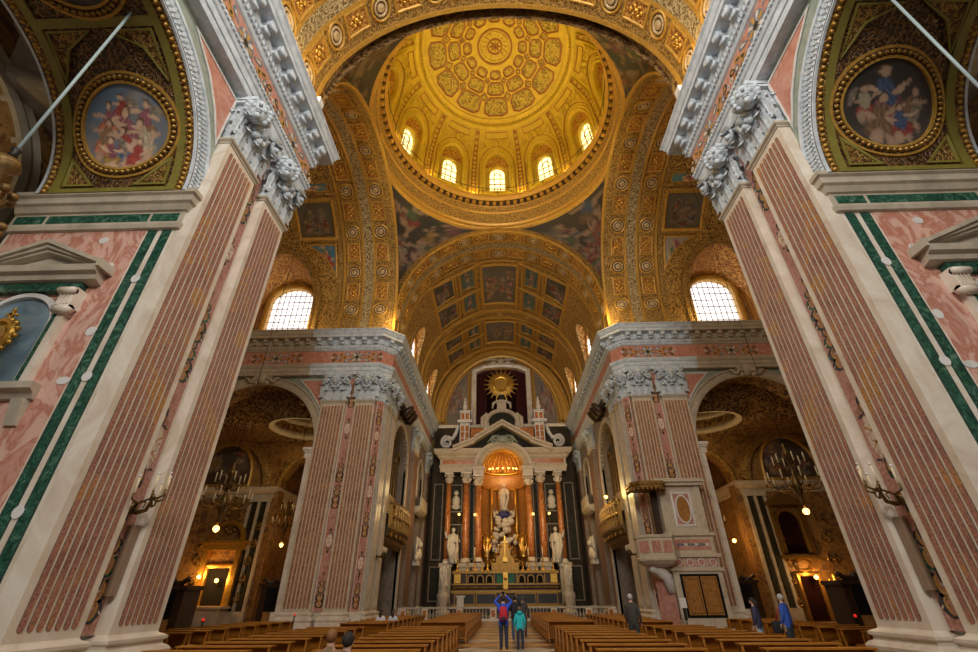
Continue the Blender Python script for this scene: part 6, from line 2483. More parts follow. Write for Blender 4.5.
def statue(mb, fn, H, seed, arm=0, wings=False):
    """robed standing figure, H metres tall, at the local origin (x right, y towards the viewer)"""
    rs = random.Random(seed)
    ph = rs.uniform(0, 6)
    rings = []
    for i in range(17):
        t = i / 16
        z = H * .84 * t
        r = H * np.interp(t, [0, .12, .35, .55, .68, .78, .92, 1], [.17, .15, .145, .125, .13, .135, .12, .045])
        tw = ph + t * 1.5
        sway = .03 * H * math.sin(t * PI * 1.6 + ph)
        rings.append([(sway + r * (1 + .11 * math.sin(7 * a + tw) * (1 - t)) * math.cos(a), .72 * r * (1 + .11 * math.cos(5 * a + tw) * (1 - t * .5)) * math.sin(a), z) for a in [2 * PI * j / 20 for j in range(20)]])
    V = [[fn(*p) for p in r_] for r_ in rings]
    mb.loft(V, 0, True, True, True)
    sx = rings[-1][0][0] - H * .045
    fb = lambda c, r, sc=(1, 1, 1): mb.ball(fn(*c), r, 0, 10, 7, sc)
    fb((sx, .02 * H, H * .915), H * .062, (.85, 1, 1.15))
    fb((sx, .075 * H, H * .91), H * .018)
    fb((sx, -.015 * H, H * .935), H * .062)
    for q in (-1, 1):
        if arm == q or arm == 2:
            pts = [(sx + q * .11 * H, 0, .78 * H), (sx + q * .21 * H, .08 * H, .70 * H), (sx + q * .24 * H, .12 * H, .86 * H)]
        else:
            pts = [(sx + q * .11 * H, 0, .78 * H), (sx + q * .18 * H, .04 * H, .60 * H), (sx + q * .06 * H, .13 * H, .58 * H)]
        mb.tube([fn(*p) for p in pts], [.05 * H, .045 * H, .025 * H], 7)
        fb(pts[-1], H * .028)
        mb.tube([fn(sx + q * .12 * H, .05 * H, .76 * H), fn(sx + q * .15 * H, .11 * H, .45 * H), fn(sx + q * .05 * H, .13 * H, .15 * H), fn(sx + q * .09 * H, .12 * H, .02 * H)], [.03 * H, .05 * H, .045 * H, .02 * H], 6)
        if wings:
            mb.tube([fn(sx + q * .05 * H, -.08 * H, .72 * H), fn(sx + q * .22 * H, -.14 * H, .92 * H), fn(sx + q * .30 * H, -.16 * H, .75 * H), fn(sx + q * .24 * H, -.14 * H, .45 * H)], [.03 * H, .07 * H, .07 * H, .015 * H], 6)


def stat(name, label, cat, base, H, seed, m, arm=0, wings=False, group=None):
    t = thing(name, label, cat, base, group)
    mb = MB()
    statue(mb, lambda x, y, z: (base[0] + x, base[1] - y, base[2] + z), H, seed, arm, wings)
    mb.build('figure', M[m], t)
    return t


for q in (-1, 1):
    b = A55(q * 5.8, 4.95, .5)
    stat('marble_statue', 'tall white marble statue standing %s of the altar niche between red columns' % LT[q], 'statue', b, 3.6, 5 + q, 'statue', q, group='altar side statues')
    b = AP(51.5)(q * 6.75, 2.9, 0)
    t = stat('marble_statue', 'smaller marble figure on a baluster pedestal at the %s end of the altar' % LT[q], 'statue', b, 2.1, 15 + q, 'statue', -q, group='altar end figures')
    mb = MB(lambda x, y, z: (b[0] + x, b[1] + y, z))
    mb.lathe([(.75, .3), (.75, .6), (.45, .8), (.38, 1.1), (.6, 1.7), (.62, 2.0), (.35, 2.4), (.5, 2.7), (.5, b[2])], n=14)
    mb.build('pedestal', M['tan'], t)
b = A55(0, 10.6, -1.4)
stat('marble_statue', 'white statue of a standing robed woman high in the altar niche', 'statue', b, 3.1, 44, 'statue', 0)
t = thing('cloud_base', 'marble cloud and angel group carrying a blue globe under the niche statue', 'sculpture', A55(0, 5.4, -.9))
mb = MB(A55)
rs = random.Random(4)
for k in range(46):
    zz = rs.uniform(6.2, 9.7)
    w = 1.9 - .33 * (zz - 6.2)
    mb.ball((rs.uniform(-w, w), zz, -.9 + rs.uniform(-.3, .5)), rs.uniform(.2, .42), n=8, k=6)
for q in (-1, 1):
    mb.tube([(q * .4, 9.6, -.6), (q * 1.1, 9.9, -.4), (q * 1.2, 10.6, -.6)], [.2, .16, .08], 6)
    mb.ball((q * .85, 10.3, -.5), .22, n=8, k=6)
mb.build('cloud_group', M['statue'], t)
mb = MB(A55)
mb.ball((0, 10.05, -.9), .75, n=20, k=14, sc=(1.05, .75, 1))
mb.build('globe', M['blue'], t)
for q in (-1, 1):
    b = A54(q * 2.05, 5.6, -.9)
    stat('gilded_angel', '%s gilded winged angel beside the altar tabernacle' % LT[q], 'statue', b, 2.6, 70 + q, 'gold', -q, True, 'altar angels')
t = thing('tabernacle', 'gilded stepped tabernacle with cross in the middle of the high altar', 'tabernacle', AP(53.2)(0, 4.25, 0))
mb = MB(AP(53.2))
mb.box(-1.5, 1.5, 4.25, 5.0, -.7, .4)
mb.box(-1.0, 1.0, 5.0, 5.7, -.6, .3)
mb.box(-.6, .6, 5.7, 6.4, -.5, .25)
mb.poly(archp(0, 6.4, 6.6, .45, 10), -.4, .2)
for q in (-1, 1):
    for (x, z) in ((1.3, 5.1), (.85, 5.8), (.5, 6.5)):
        mb.ball((q * x, z + .15, .2), .2, n=7, k=5)
        mb.tube(spiral(q * (x + .15), z - .1, .3, .25, 1.2, q, 10), .07, 5)
mb.build('tiers', M['golddark'], t)
mb = MB(AP(53.2))
mb.box(-.05, .05, 5.4, 7.7, .35, .45)
mb.box(-.34, .34, 7.0, 7.12, .35, .45)
mb.box(-.25, .25, 5.1, 5.5, .3, .6)
mb.build('cross', M['gold'], t)
# altar table
t = thing('high_altar', 'long dark and gold altar front with a row of small arched panels', 'altar', (0, 52, .3))
A52 = AP(52.0)
mb = MB(A52)
mb.box(-5.75, 5.75, .25, 2.2, -1.4, .5, 0)
mb.box(-5.6, 5.6, 2.2, 4.0, -1.4, 0, 0)
mb.build('body', M['darkwood'], t)
mb = MB(A52)
mb.box(-5.85, 5.85, 2.15, 2.4, -1.4, .6)
mb.box(-5.8, 5.8, 2.9, 3.05, -1.4, .2)
mb.box(-5.8, 5.8, 4.0, 4.25, -1.4, .2)
mb.box(-5.8, 5.8, .9, 1.1, -1.4, .55)
for k in range(60):
    mb.ball((-5.7 + 11.4 * (k + .5) / 60, 2.65, .12), .11, n=6, k=4)
mb.build('gilt_mouldings', M['golddark'], t)
for q in (-1, 1):
    for k in range(4):
        x = q * (1.75 + 1.0 * k)
        if k == 3:
            mb = MB(A52)
            mb.poly(rect(q * 5.25 - .35, q * 5.25 + .35, 3.1, 3.95), 0, .1)
            mb.build('gilded_panel', M['gold'], t)
        else:
            mb = MB(A52)
            mb.poly(archp(x, 3.12, 3.5, .28, 10), 0, .03)
            mb.build('arched_panel', M['black'], t)
            mb = MB(A52)
            mb.ring(archpath(x, 3.12, 3.5, .28, 12), [(0, 0), (0, .1), (-.1, .1), (-.12, 0)])
            for d in (-.5, .5):
                mb.box(x + d - .05, x + d + .05, 3.05, 4.0, 0, .1)
            mb.build('panel_frame', M['golddark'], t)
    mb = MB(A52)
    mb.poly(rect(*sorted((q * .3, q * .95)), 3.0, 4.0), 0, .08)
    mb.build('green_curtain', M['greencl'], t)
    for k in range(2):
        mb = MB(A52)
        x0 = q * (1.1 + 2.3 * k)
        mb.poly(rect(*sorted((x0, x0 + q * 2.0)), 1.2, 2.05), .5, .54, 0)
        mb.ring(rect(*sorted((x0, x0 + q * 2.0)), 1.2, 2.05), [(0, .54), (0, .6), (-.08, .6), (-.1, .5)], 1)
        mb.build('front_panel', [M['dark'], M['golddark']], t)
mb = MB(A52)
mb.box(-.25, .25, 2.5, 4.1, 0, .25)
mb.ball((0, 3.5, .25), .2, n=8, k=5)
mb.build('centre_door', M['gold'], t)


def candlestick(base, H):
    mb = MB(lambda x, y, z: (base[0] + x, base[1] + y, base[2] + z))
    s = H
    mb.lathe([(.22 * s, 0), (.22 * s, .05 * s), (.12 * s, .12 * s), (.06 * s, .2 * s), (.11 * s, .28 * s), (.05 * s, .38 * s), (.05 * s, .6 * s), (.10 * s, .68 * s), (.05 * s, .76 * s), (.14 * s, .82 * s), (.03 * s, .84 * s)], n=10)
    return mb


POS = ['leftmost', 'second from left', 'third from left', 'fourth from left', 'fifth from left', 'fifth from right', 'fourth from right', 'third from right', 'second from right', 'rightmost']
XS = [-5.3, -4.2, -3.4, -2.6, -1.95, 1.95, 2.6, 3.4, 4.2, 5.3]
for i, x in enumerate(XS):
    b = A52(x, 4.25, -.3)
    tall = i % 2 == 0
    t = thing('candlestick', '%s gilded candlestick in the row along the high altar ledge' % POS[i], 'candlestick', b, 'altar candlesticks')
    candlestick(b, 1.3 if tall else 1.0).build('stick', M['gold'], t)
    if tall:
        mb = MB()
        mb.tube([(b[0], b[1], b[2] + 1.05), (b[0], b[1], b[2] + 2.2)], .05, 6)
        mb.build('candle', M['candle'], t)
for i, (x, z) in enumerate(((-5.2, 10.0), (-3.35, 9.95), (3.35, 9.95), (5.2, 10.0))):
    p = A54(x, z, .5)
    t = thing('altar_lamp', 'small hanging lamp glowing %s the altar columns' % ('far left of', 'just left among', 'just right among', 'far right of')[i] if False else '%s of the four small lamps glowing in front of the altar columns' % ('leftmost', 'second from left', 'second from right', 'rightmost')[i], 'lamp', p, 'altar column lamps')
    mb = MB()
    mb.ball(p, .13, n=8, k=6)
    mb.build('bulb', M['bulb'], t)
    mb = MB()
    mb.tube([(p[0], p[1], p[2] - .13), (p[0], p[1], p[2] - 1.6), (p[0], p[1], p[2] - 5.0)], .03, 5)
    mb.build('stem', M['bronze'], t)
for k in range(7):
    a = PI * (k + 1) / 8
    p = (1.75 * math.cos(a), 55.4 + .8 * math.sin(a), 1.65 + (15.35 + .35 * math.sin(a) - 1.65) * .975)
    t = thing('apse_bulb', '%s bulb in the arc of lights under the altar niche dome' % ('rightmost', 'second from right', 'third from right', 'middle', 'third from left', 'second from left', 'leftmost')[k], 'lamp', p, 'arc of altar bulbs')
    mb = MB()
    mb.ball(p, .11, n=8, k=6)
    mb.build('bulb', M['bulb'], t)
    mb = MB()
    mb.tube([p, (p[0] * 1.35, p[1] + .75, p[2] - .3)], .025, 4)
    mb.build('arm', M['bronze'], t)

# altar rail
for q in (-1, 0, 1):
    x0, x1 = {-1: (-9.1, -1.05), 0: (-1.05, 1.05), 1: (1.05, 9.1)}[q]
    t = thing('altar_rail', {-1: 'left length of the marble altar rail across the choir', 0: 'middle gate length of the marble altar rail on the aisle', 1: 'right length of the marble altar rail across the choir'}[q], 'railing', ((x0 + x1) / 2, 46.15, 0), 'altar rail lengths')
    mb = MB()
    mb.box(x0, x1, 45.95, 46.35, 0, .18)
    mb.build('plinth', M['cream'], t)
    mb = MB()
    mb.box(x0, x1, 45.95, 46.35, .90, 1.05)
    mb.build('handrail', M['tan'], t)
    posts = {-1: (-9.0, -7.1, -4.1, -1.15), 0: (), 1: (1.15, 4.1, 7.1, 9.0)}[q]
    for x in posts:
        mb = MB()
        mb.box(x - .27, x + .27, 45.92, 46.38, .18, .92)
        po = mb.build('post', M['cream'], t)
        mb = MB()
        mb.box(x - .17, x + .17, 45.90, 45.93, .30, .80)
        mb.build('post_panel', M['columnred'], po)
    n = int((x1 - x0) / .28)
    src = None
    for i in range(n):
        x = x0 + (x1 - x0) * (i + .5) / n
        if any(abs(x - p) < .34 for p in posts):
            continue
        if src is None:
            mb = MB()
            mb.lathe([(.08, .18), (.05, .26), (.09, .40), (.085, .48), (.045, .66), (.05, .80), (.08, .90)], (x, 46.15, 0), 8)
            src = mb.build('baluster', M['tan'], t)
            sx_ = x
        else:
            c = src.copy()
            COL.objects.link(c)
            c.location.x = src.location.x + (x - sx_)
t = thing('marble_pillar', 'small square marble pillar standing behind the altar rail, left of the aisle', 'pillar', (-4.1, 46.9, .3))
mb = MB()
mb.box(-4.4, -3.8, 46.75, 47.2, .15, 1.75)
mb.box(-4.5, -3.7, 46.7, 47.3, 1.75, 1.9)
mb.build('shaft', M['cream'], t)
# ================================================================== PULPIT (right far pier)
t = thing('pulpit', 'tall marble pulpit with wooden canopy built against the right far pier', 'pulpit', (11, 31, 0))
f = lambda x, y, z: (x, y, z)
mb = MB()
mb.box(10.0, 13.15, 31.2, 32.7, 0, .55)
mb.box(10.1, 13.05, 31.3, 32.7, .55, 3.0)
mb.box(10.0, 13.15, 31.2, 32.7, 3.0, 3.18)
mb.box(10.15, 13.0, 31.3, 32.7, 3.18, 3.75)
mb.box(10.0, 13.15, 31.15, 32.7, 3.75, 3.95)
mb.build('lower_body', M['altarstone'], t)
mb = MB()
mb.box(10.15, 12.95, 31.3, 32.7, 3.95, 4.95)
mb.box(10.0, 13.1, 31.15, 32.7, 4.95, 5.12)
mb.box(10.35, 12.75, 31.5, 32.7, 5.12, 8.0)
mb.box(10.2, 10.6, 31.42, 32.7, 5.12, 8.0)
mb.box(12.5, 12.9, 31.42, 32.7, 5.12, 8.0)
mb.box(10.0, 13.1, 31.2, 32.7, 8.0, 8.2)
mb.box(9.9, 13.2, 31.05, 32.7, 8.2, 8.42)
mb.build('upper_body', M['altarstone'], t)
W_ = wY(1, 31.5)
mb = MB(W_)
mb.ring(rect(10.95, 12.25, 5.5, 7.6), [(0, 0), (0, .05), (.08, .07), (.14, .02)], 0)
mb.poly(rect(11.05, 12.15, 5.6, 7.5), 0, .02, 1)
P = circ(11.6, 6.55, .40, 24, .78)
mb.poly(P, 0, .06, 2)
mb.ring(P, [(0, .06), (-.02, .09), (-.1, .09), (-.12, .0)], 0)
mb.build('oval_panel', [M['white'], M['rose'], M['burl']], t)
W3 = wY(1, 31.3)
mb = MB(W3)
for k in range(4):
    c = 10.55 + .69 * k
    mb.poly(rect(c - .3, c + .3, 3.25, 3.68), 0, .02, 0)
    mb.ring(circ(c, 3.465, .17, 14), [(0, .02), (0, .05), (-.05, .05), (-.06, .02)], 1)
mb.poly(rect(10.35, 12.75, 4.15, 4.75), 0, .02, 0)
for k in range(3):
    c = 10.9 + .65 * k
    mb.poly(tear(c, 4.45, .12, .5, PI / 2), .02, .04, 2)
    mb.poly(tear(c + .25, 4.45, .10, .4, -PI / 2), .02, .04, 1)
mb.build('inlay_panels', [M['rose'], M['white'], M['greyin']], t)
# basket
P = [(8.15, 31.6), (8.15, 30.95), (8.75, 30.35), (10.1, 30.35), (10.3, 30.6), (10.3, 32.0)]
Pin = [(8.3, 31.6), (8.3, 31.0), (8.82, 30.5), (10.0, 30.5), (10.15, 30.7), (10.15, 32.0)]


def offs(P, o, z):
    cx, cy = 9.3, 31.3
    return [(cx + (p[0] - cx) * (1 + o), cy + (p[1] - cy) * (1 + o), z) for p in P]


mb = MB()
mb.loft([offs(P, -.5, 3.2), offs(P, -.2, 3.35), offs(P, .02, 3.55), offs(P, .04, 3.68), offs(P, 0, 3.72), offs(P, 0, 4.75), offs(P, .06, 4.8), offs(P, .07, 4.95), offs(P, -.08, 4.96), offs(P, -.08, 3.8)], 0, True, True, False)
mb.build('basket', M['altarstone'], t)
mb = MB()
for (a, b) in ((P[2], P[3]), (P[1], P[2])):
    dx, dy = b[0] - a[0], b[1] - a[1]
    l = math.hypot(dx, dy)
    nx, ny = dy / l, -dx / l
    n = 2 if l > 1 else 1
    for k in range(n):
        t0, t1 = (k + .12) / n, (k + .88) / n
        q = [(a[0] + dx * t0, a[1] + dy * t0), (a[0] + dx * t1, a[1] + dy * t1)]
        mb.hexa([(q[0][0], q[0][1], 3.95), (q[1][0], q[1][1], 3.95), (q[1][0] + nx * .03, q[1][1] + ny * .03, 3.95), (q[0][0] + nx * .03, q[0][1] + ny * .03, 3.95), (q[0][0], q[0][1], 4.6), (q[1][0], q[1][1], 4.6), (q[1][0] + nx * .03, q[1][1] + ny * .03, 4.6), (q[0][0] + nx * .03, q[0][1] + ny * .03, 4.6)])
mb.build('basket_panels', M['rose'], t)
mb = MB()          # curved corbel below the basket
mb.tube([(9.95, 31.6, 1.9), (9.75, 31.5, 2.7), (9.2, 31.3, 3.15), (8.75, 31.2, 3.3)], [.30, .34, .38, .30], 8)
mb.tube([(9.9, 32.2, 1.9), (9.7, 32.1, 2.7), (9.2, 31.9, 3.2)], [.25, .3, .3], 8)
mb.build('corbel', M['white'], t)
mb = MB()
mb.hexa([(9.2, 32.2, 0), (10.0, 31.3, 0), (10.1, 32.6, 0), (9.4, 32.7, 0), (9.2, 32.2, 2.6), (10.0, 31.3, 2.6), (10.1, 32.6, 2.6), (9.4, 32.7, 2.6)], 0)
mb.build('side_panel', M['rose'], t)
# doors
dr = MB(W3)
dr.poly(rect(10.45, 12.75, .62, 2.85), 0, .05)
dd = dr.build('door_frame', M['black'], t)
for k in range(2):
    mb = MB(W3)
    x0 = 10.58 + 1.05 * k
    mb.poly(rect(x0, x0 + .95, .75, 2.72), .05, .09)
    dpn = mb.build('door', M['burl'], t)
    mb = MB(W3)
    mb.ring(rect(x0 + .08, x0 + .87, .83, 2.64), [(0, .09), (0, .11), (.03, .11), (.04, .09)])
    mb.build('door_moulding', M['golddark'], dpn)
# canopy
mb = MB()
C_ = [(8.35, 32.4), (8.35, 31.0), (8.8, 30.5), (10.2, 30.5), (10.5, 31.0), (10.5, 32.4)]
mb.loft([[(p[0], p[1], z) for p in C_] for z in (7.75, 7.95)], 0, True, True, False)
mb.loft([[(9.4 + (p[0] - 9.4) * 1.08, 31.4 + (p[1] - 31.4) * 1.08, z) for p in C_] for z in (7.95, 8.15)], 0, True, True, False)
for (a, b) in zip(C_[:-1], C_[1:]):
    l = math.hypot(b[0] - a[0], b[1] - a[1])
    n = max(2, int(l / .25))
    for k in range(n):
        tt = (k + .5) / n
        mb.ball((a[0] + (b[0] - a[0]) * tt, a[1] + (b[1] - a[1]) * tt, 7.68), .11, n=6, k=4)
mb.build('canopy', M['golddark'], t)
mb = MB()
mb.box(9.75, 10.3, 32.0, 32.66, 5.0, 7.75)
mb.build('door_recess', M['darkwood'], t)

# sign on a pole in front of the pulpit
t = thing('notice_stand', 'white notice on a slim dark pole in front of the pulpit', 'sign', (9.55, 29, 0))
mb = MB()
mb.box(9.40, 9.74, 28.98, 29.0, 1.15, 1.62)
mb.build('notice', M['paper'], t)
mb = MB()
mb.box(9.55, 9.60, 29.0, 29.04, .05, 1.5)
mb.box(9.50, 9.65, 28.98, 29.06, .6, 1.15)
mb.build('pole', M['iron'], t)
mb = MB()
mb.lathe([(.2, 0), (.2, .03), (.05, .06)], (9.575, 29.02, 0), 12)
mb.build('foot', M['iron'], t)

# ================================================================== PEWS


def pew(w):
    t = thing('pew', 'brown wooden pew', 'pew', (0, 0, 0))
    m = M['wood']
    mb = MB()
    mb.box(-w / 2 + .04, w / 2 - .04, -.02, .38, .40, .44)
    mb.build('seat', m, t)
    mb = MB()
    mb.hexa([(-w / 2, -.10, .60), (w / 2, -.10, .60), (w / 2, -.06, .60), (-w / 2, -.06, .60), (-w / 2, -.16, .76), (w / 2, -.16, .76), (w / 2, -.12, .76), (-w / 2, -.12, .76)])
    mb.hexa([(-w / 2 + .04, -.05, .44), (w / 2 - .04, -.05, .44), (w / 2 - .04, -.02, .44), (-w / 2 + .04, -.02, .44), (-w / 2 + .04, -.09, .60), (w / 2 - .04, -.09, .60), (w / 2 - .04, -.06, .60), (-w / 2 + .04, -.06, .60)])
    mb.build('backrest', m, t)
    mb = MB()
    mb.box(-w / 2 - .03, w / 2 + .03, -.34, -.10, .76, .79)
    mb.build('book_shelf', m, t)
    mb = MB()
    mb.box(-w / 2 + .05, w / 2 - .05, -.44, -.26, .17, .21)
    mb.build('kneeler', m, t)
    for s in (-1, 1):
        mb = MB()
        x0, x1 = sorted((s * w / 2, s * (w / 2 - .05)))
        mb.hexa([(x0, -.06, 0), (x1, -.06, 0), (x1, .02, 0), (x0, .02, 0), (x0, -.20, .76), (x1, -.20, .76), (x1, -.12, .76), (x0, -.12, .76)])
        mb.hexa([(x0, .30, 0), (x1, .30, 0), (x1, .38, 0), (x0, .38, 0), (x0, .30, .40), (x1, .30, .40), (x1, .38, .40), (x0, .38, .40)])
        mb.box(x0, x1, -.44, .38, .02, .08)
        mb.box(x0, x1, -.10, .38, .34, .40)
        mb.hexa([(x0, -.42, .08), (x1, -.42, .08), (x1, -.36, .08), (x0, -.36, .08), (x0, -.32, .76), (x1, -.32, .76), (x1, -.26, .76), (x0, -.26, .76)])
        mb.build('end_frame', m, t)
    mb = MB()
    mb.box(-w / 2 + .05, w / 2 - .05, .15, .19, .22, .30)
    mb.build('stretcher', m, t)
    return t


ORD = ['first', 'second', 'third', 'fourth', 'fifth', 'sixth', 'seventh', 'eighth', 'ninth', 'tenth', 'eleventh', 'twelfth', 'thirteenth', 'fourteenth', 'fifteenth']
NEAR = [10.1 + 1.1 * k for k in range(10)]
FARA = [23.95 + 1.12 * k for k in range(14)]
FARB = [23.2 + 1.12 * k for k in range(10)]
TR = [14.9 + 1.15 * k for k in range(10)]
proto = pew(2.1)
first = [True]


def put(x, y, lab, group):
    o = proto if first[0] else dup(proto, (x, y, 0))
    first[0] = False
    o.location = (x, y, 0)
    o['label'] = lab
    o['group'] = group


BL = [('near inner', -2.95, NEAR), ('far inner', -2.9, FARA), ('near outer', -6.4, NEAR), ('far outer', -6.2, FARB), ('transept', -11.25, TR),
      ('near inner', 2.7, NEAR), ('far inner', 2.75, FARA), ('near outer', 5.95, NEAR), ('far outer', 5.9, FARB), ('transept', 11.15, TR)]
for (nm2, x, ys) in BL:
    sd = 'left' if x < 0 else 'right'
    for i, y in enumerate(sorted(ys, reverse=True)):
        put(x, y, 'brown wooden pew, %s row counted from the altar in the %s %s block' % (ORD[i], sd, nm2), 'pews of the %s %s block' % (sd, nm2))
for (x, y, w_) in ((-2.95, 8.4, 'the light brown haired visitor at bottom left'), (-2.95, 7.5, 'the black-haired visitor at bottom left'), (2.8, 5.5, 'the grey-haired sitter at the bottom edge')):
    put(x, y, 'brown wooden pew under %s' % w_, 'pews nearest the camera')

# ================================================================== CHANDELIERS, SCONCES


def chandelier(name, label, c, zt, r, H, ztop, bulb=True):
    """bronze chandelier, two tiers of candles, hung on a long cable"""
    t = thing(name, label, 'chandelier', (c[0], c[1], zt - H), 'bronze chandeliers')
    X, Y = c
    mb = MB()
    mb.tube([(X, Y, zt), (X, Y, ztop)], .018, 5)
    mb.build('cable', M['iron'], t)
    mb = MB()
    mb.lathe([(.02, zt), (.10, zt - .1), (.05, zt - .25), (.16, zt - .45), (.22, zt - .6), (.08, zt - .8), (.06, zt - H * .5), (.16, zt - H * .56), (.26, zt - H * .68), (.14, zt - H * .8), (.06, zt - H * .88), (.12, zt - H * .94), (.02, zt - H)], (X, Y, 0), 12)
    mb.build('stem', M['bronze'], t)
    k_ = 0
    for (rr, n, z) in ((r, 10, zt - H * .62), (r * .55, 6, zt - H * .34)):
        for k in range(n):
            a = 2 * PI * k / n + (.3 if rr < r else 0)
            ca, sa = math.cos(a), math.sin(a)
            mb = MB()
            mb.tube([(X + .1 * ca, Y + .1 * sa, z - .1), (X + rr * .4 * ca, Y + rr * .4 * sa, z - .38), (X + rr * .8 * ca, Y + rr * .8 * sa, z - .34), (X + rr * ca, Y + rr * sa, z - .05)], [.04, .035, .03, .025], 5)
            mb.tube([(X + rr * .5 * ca, Y + rr * .5 * sa, z - .36), (X + rr * .62 * ca, Y + rr * .62 * sa, z - .14), (X + rr * .45 * ca, Y + rr * .45 * sa, z - .1)], [.03, .03, .015], 5)
            mb.lathe([(.02, z - .08), (.10, z - .02), (.10, z), (.03, z + .02)], (X + rr * ca, Y + rr * sa, 0), 8)
            arm = mb.build('arm', M['bronze'], t)
            mb = MB()
            mb.tube([(X + rr * ca, Y + rr * sa, z), (X + rr * ca, Y + rr * sa, z + .48)], .035, 6)
            mb.build('candle', M['candle'], arm)
    if bulb:
        mb = MB()
        mb.ball((X, Y, zt - H - .18), .15, n=10, k=8)
        mb.build('bulb', M['bulb'], t)
        point('chandelier_light', (X, Y, zt - H - .45), P_CHAP * .35, AMBER, .15)
    return t


chandelier('chandelier', 'bronze chandelier with pale candles hanging before the left transept arch', (-14.5, 24), 8.0, 1.25, 3.1, 32.68)
chandelier('chandelier', 'bronze chandelier with pale candles hanging before the right transept arch', (14.75, 24), 8.6, 1.3, 3.2, 32.68)
chandelier('chandelier', 'glowing chandelier deep in the left side chapel beside the far pier', (-17.9, 39.2), 9.2, 1.1, 3.6, 16)
chandelier('chandelier', 'dim chandelier deep in the right chapel passage behind the pulpit pier', (17.9, 42.2), 9.0, 1.0, 3.0, 15.0)
for sg in (-1, 1):
    # bracket sconce on the near inlaid strip
    B = wX(sg, 9.39)
    t = thing('wall_sconce', 'bronze branched wall sconce on the inlaid strip of the %s near pier' % LT[sg], 'sconce', B(11.5, 3.6, 0), 'bronze wall sconces')
    mb = MB(B)
    mb.ball((11.55, 3.62, .08), .16, n=8, k=6, sc=(1, 1, .5))
    mb.tube([(11.55, 3.62, .05), (11.5, 3.5, .25), (11.45, 3.55, .5), (11.4, 3.85, .62), (11.4, 3.95, .55)], [.05, .055, .05, .04, .03], 6)
    mb.tube([(11.5, 3.6, .1), (11.5, 3.78, .28), (11.48, 3.72, .42), (11.45, 3.6, .4)], [.03, .03, .025, .015], 5)
    mb.build('bracket', M['bronze'], t)
    for k, (da, h, db) in enumerate(((-.42, .42, .0), (-.22, .72, .1), (0, .85, .16), (.22, .72, .1), (.40, .42, 0))):
        mb = MB(B)
        mb.tube([(11.4, 3.82, .58), (11.4 + da * .6, 3.66 + db, .55 + (h - .55) * .6), (11.4 + da, 3.72 + db, h), (11.4 + da, 3.86 + db, h)], [.025, .03, .025, .03], 5)
        mb.lathe([(.02, 0), (.06, .02), (.06, .04), (.02, .05)], n=7) if False else None
        arm = mb.build('arm', M['bronze'], t)
        mb = MB(B)
        mb.tube([(11.4 + da, 3.86 + db, h), (11.4 + da, 4.22 + db, h)], .018, 6)
        ca = mb.build('candle', M['candle'], arm)
        mb = MB(B)
        mb.ball((11.4 + da, 4.26 + db, h), .035, n=7, k=5)
        mb.build('bulb_tip', M['white'], arm)
    # lamp fixture on the cornice end
    t = thing('floodlight', 'small white floodlight on the cornice end of the %s near pier' % LT[sg], 'floodlight', (sg * 8.35, 12.2, 21.0), 'cornice floodlights')
    mb = MB(mirror(sg))
    mb.box(8.2, 8.5, 12.0, 12.4, 21.25, 21.6)
    mb.build('housing', M['paper'], t)
    mb = MB(mirror(sg))
    mb.box(8.3, 8.4, 12.15, 12.25, 20.95, 21.25)
    mb.build('bracket', M['iron'], t)
# small wall sconces on the choir side of the far piers
for sg in (-1, 1):
    B = wX(sg, 9.18)
    t = thing('wall_sconce', 'small bronze sconce low on the choir side of the %s far pier' % LT[sg], 'sconce', B(35.5, 4.4, 0), 'bronze wall sconces')
    mb = MB(B)
    for k in range(4):
        mb.tube([(35.5, 4.4, -.3), (35.5 + (k - 1.5) * .15, 4.2, .3), (35.5 + (k - 1.5) * .35, 4.5, .55)], [.06, .05, .03], 5)
    mb.build('arms', M['bronze'], t)
    mb = MB(B)
    for k in range(4):
        mb.tube([(35.5 + (k - 1.5) * .35, 4.5, .55), (35.5 + (k - 1.5) * .35, 4.85, .55)], .03, 5)
    mb.build('candle_row', M['candle'], t)
# red votive lights
for i, (x, y, lab) in enumerate(((-12.0, 20.7, 'red votive light glowing at the foot of the left transept pews'), (-11.0, 27.2, 'red votive light glowing near the left chapel arch'), (13.1, 20.6, 'red votive light glowing beside the right transept confessional'))):
    t = thing('votive_light', lab, 'votive light', (x, y, 0), 'red votive lights')
    mb = MB()
    mb.lathe([(.14, 0), (.14, .04), (.03, .08), (.03, .92), (.10, .96)], (x, y, 0), 10)
    mb.build('stand', M['iron'], t)
    mb = MB()
    mb.lathe([(.03, .96), (.05, .98), (.045, 1.05), (.02, 1.06)], (x, y, 0), 10)
    mb.build('glass', M['redl'], t)

# ================================================================== PEOPLE
SK = plain('skin', (.50, .30, .21), .55)
CLO = {}


def cloth(c):
    if c not in CLO:
        CLO[c] = plain('cloth_%d' % len(CLO), c, .8, var=.12, scale=9)
    return CLO[c]


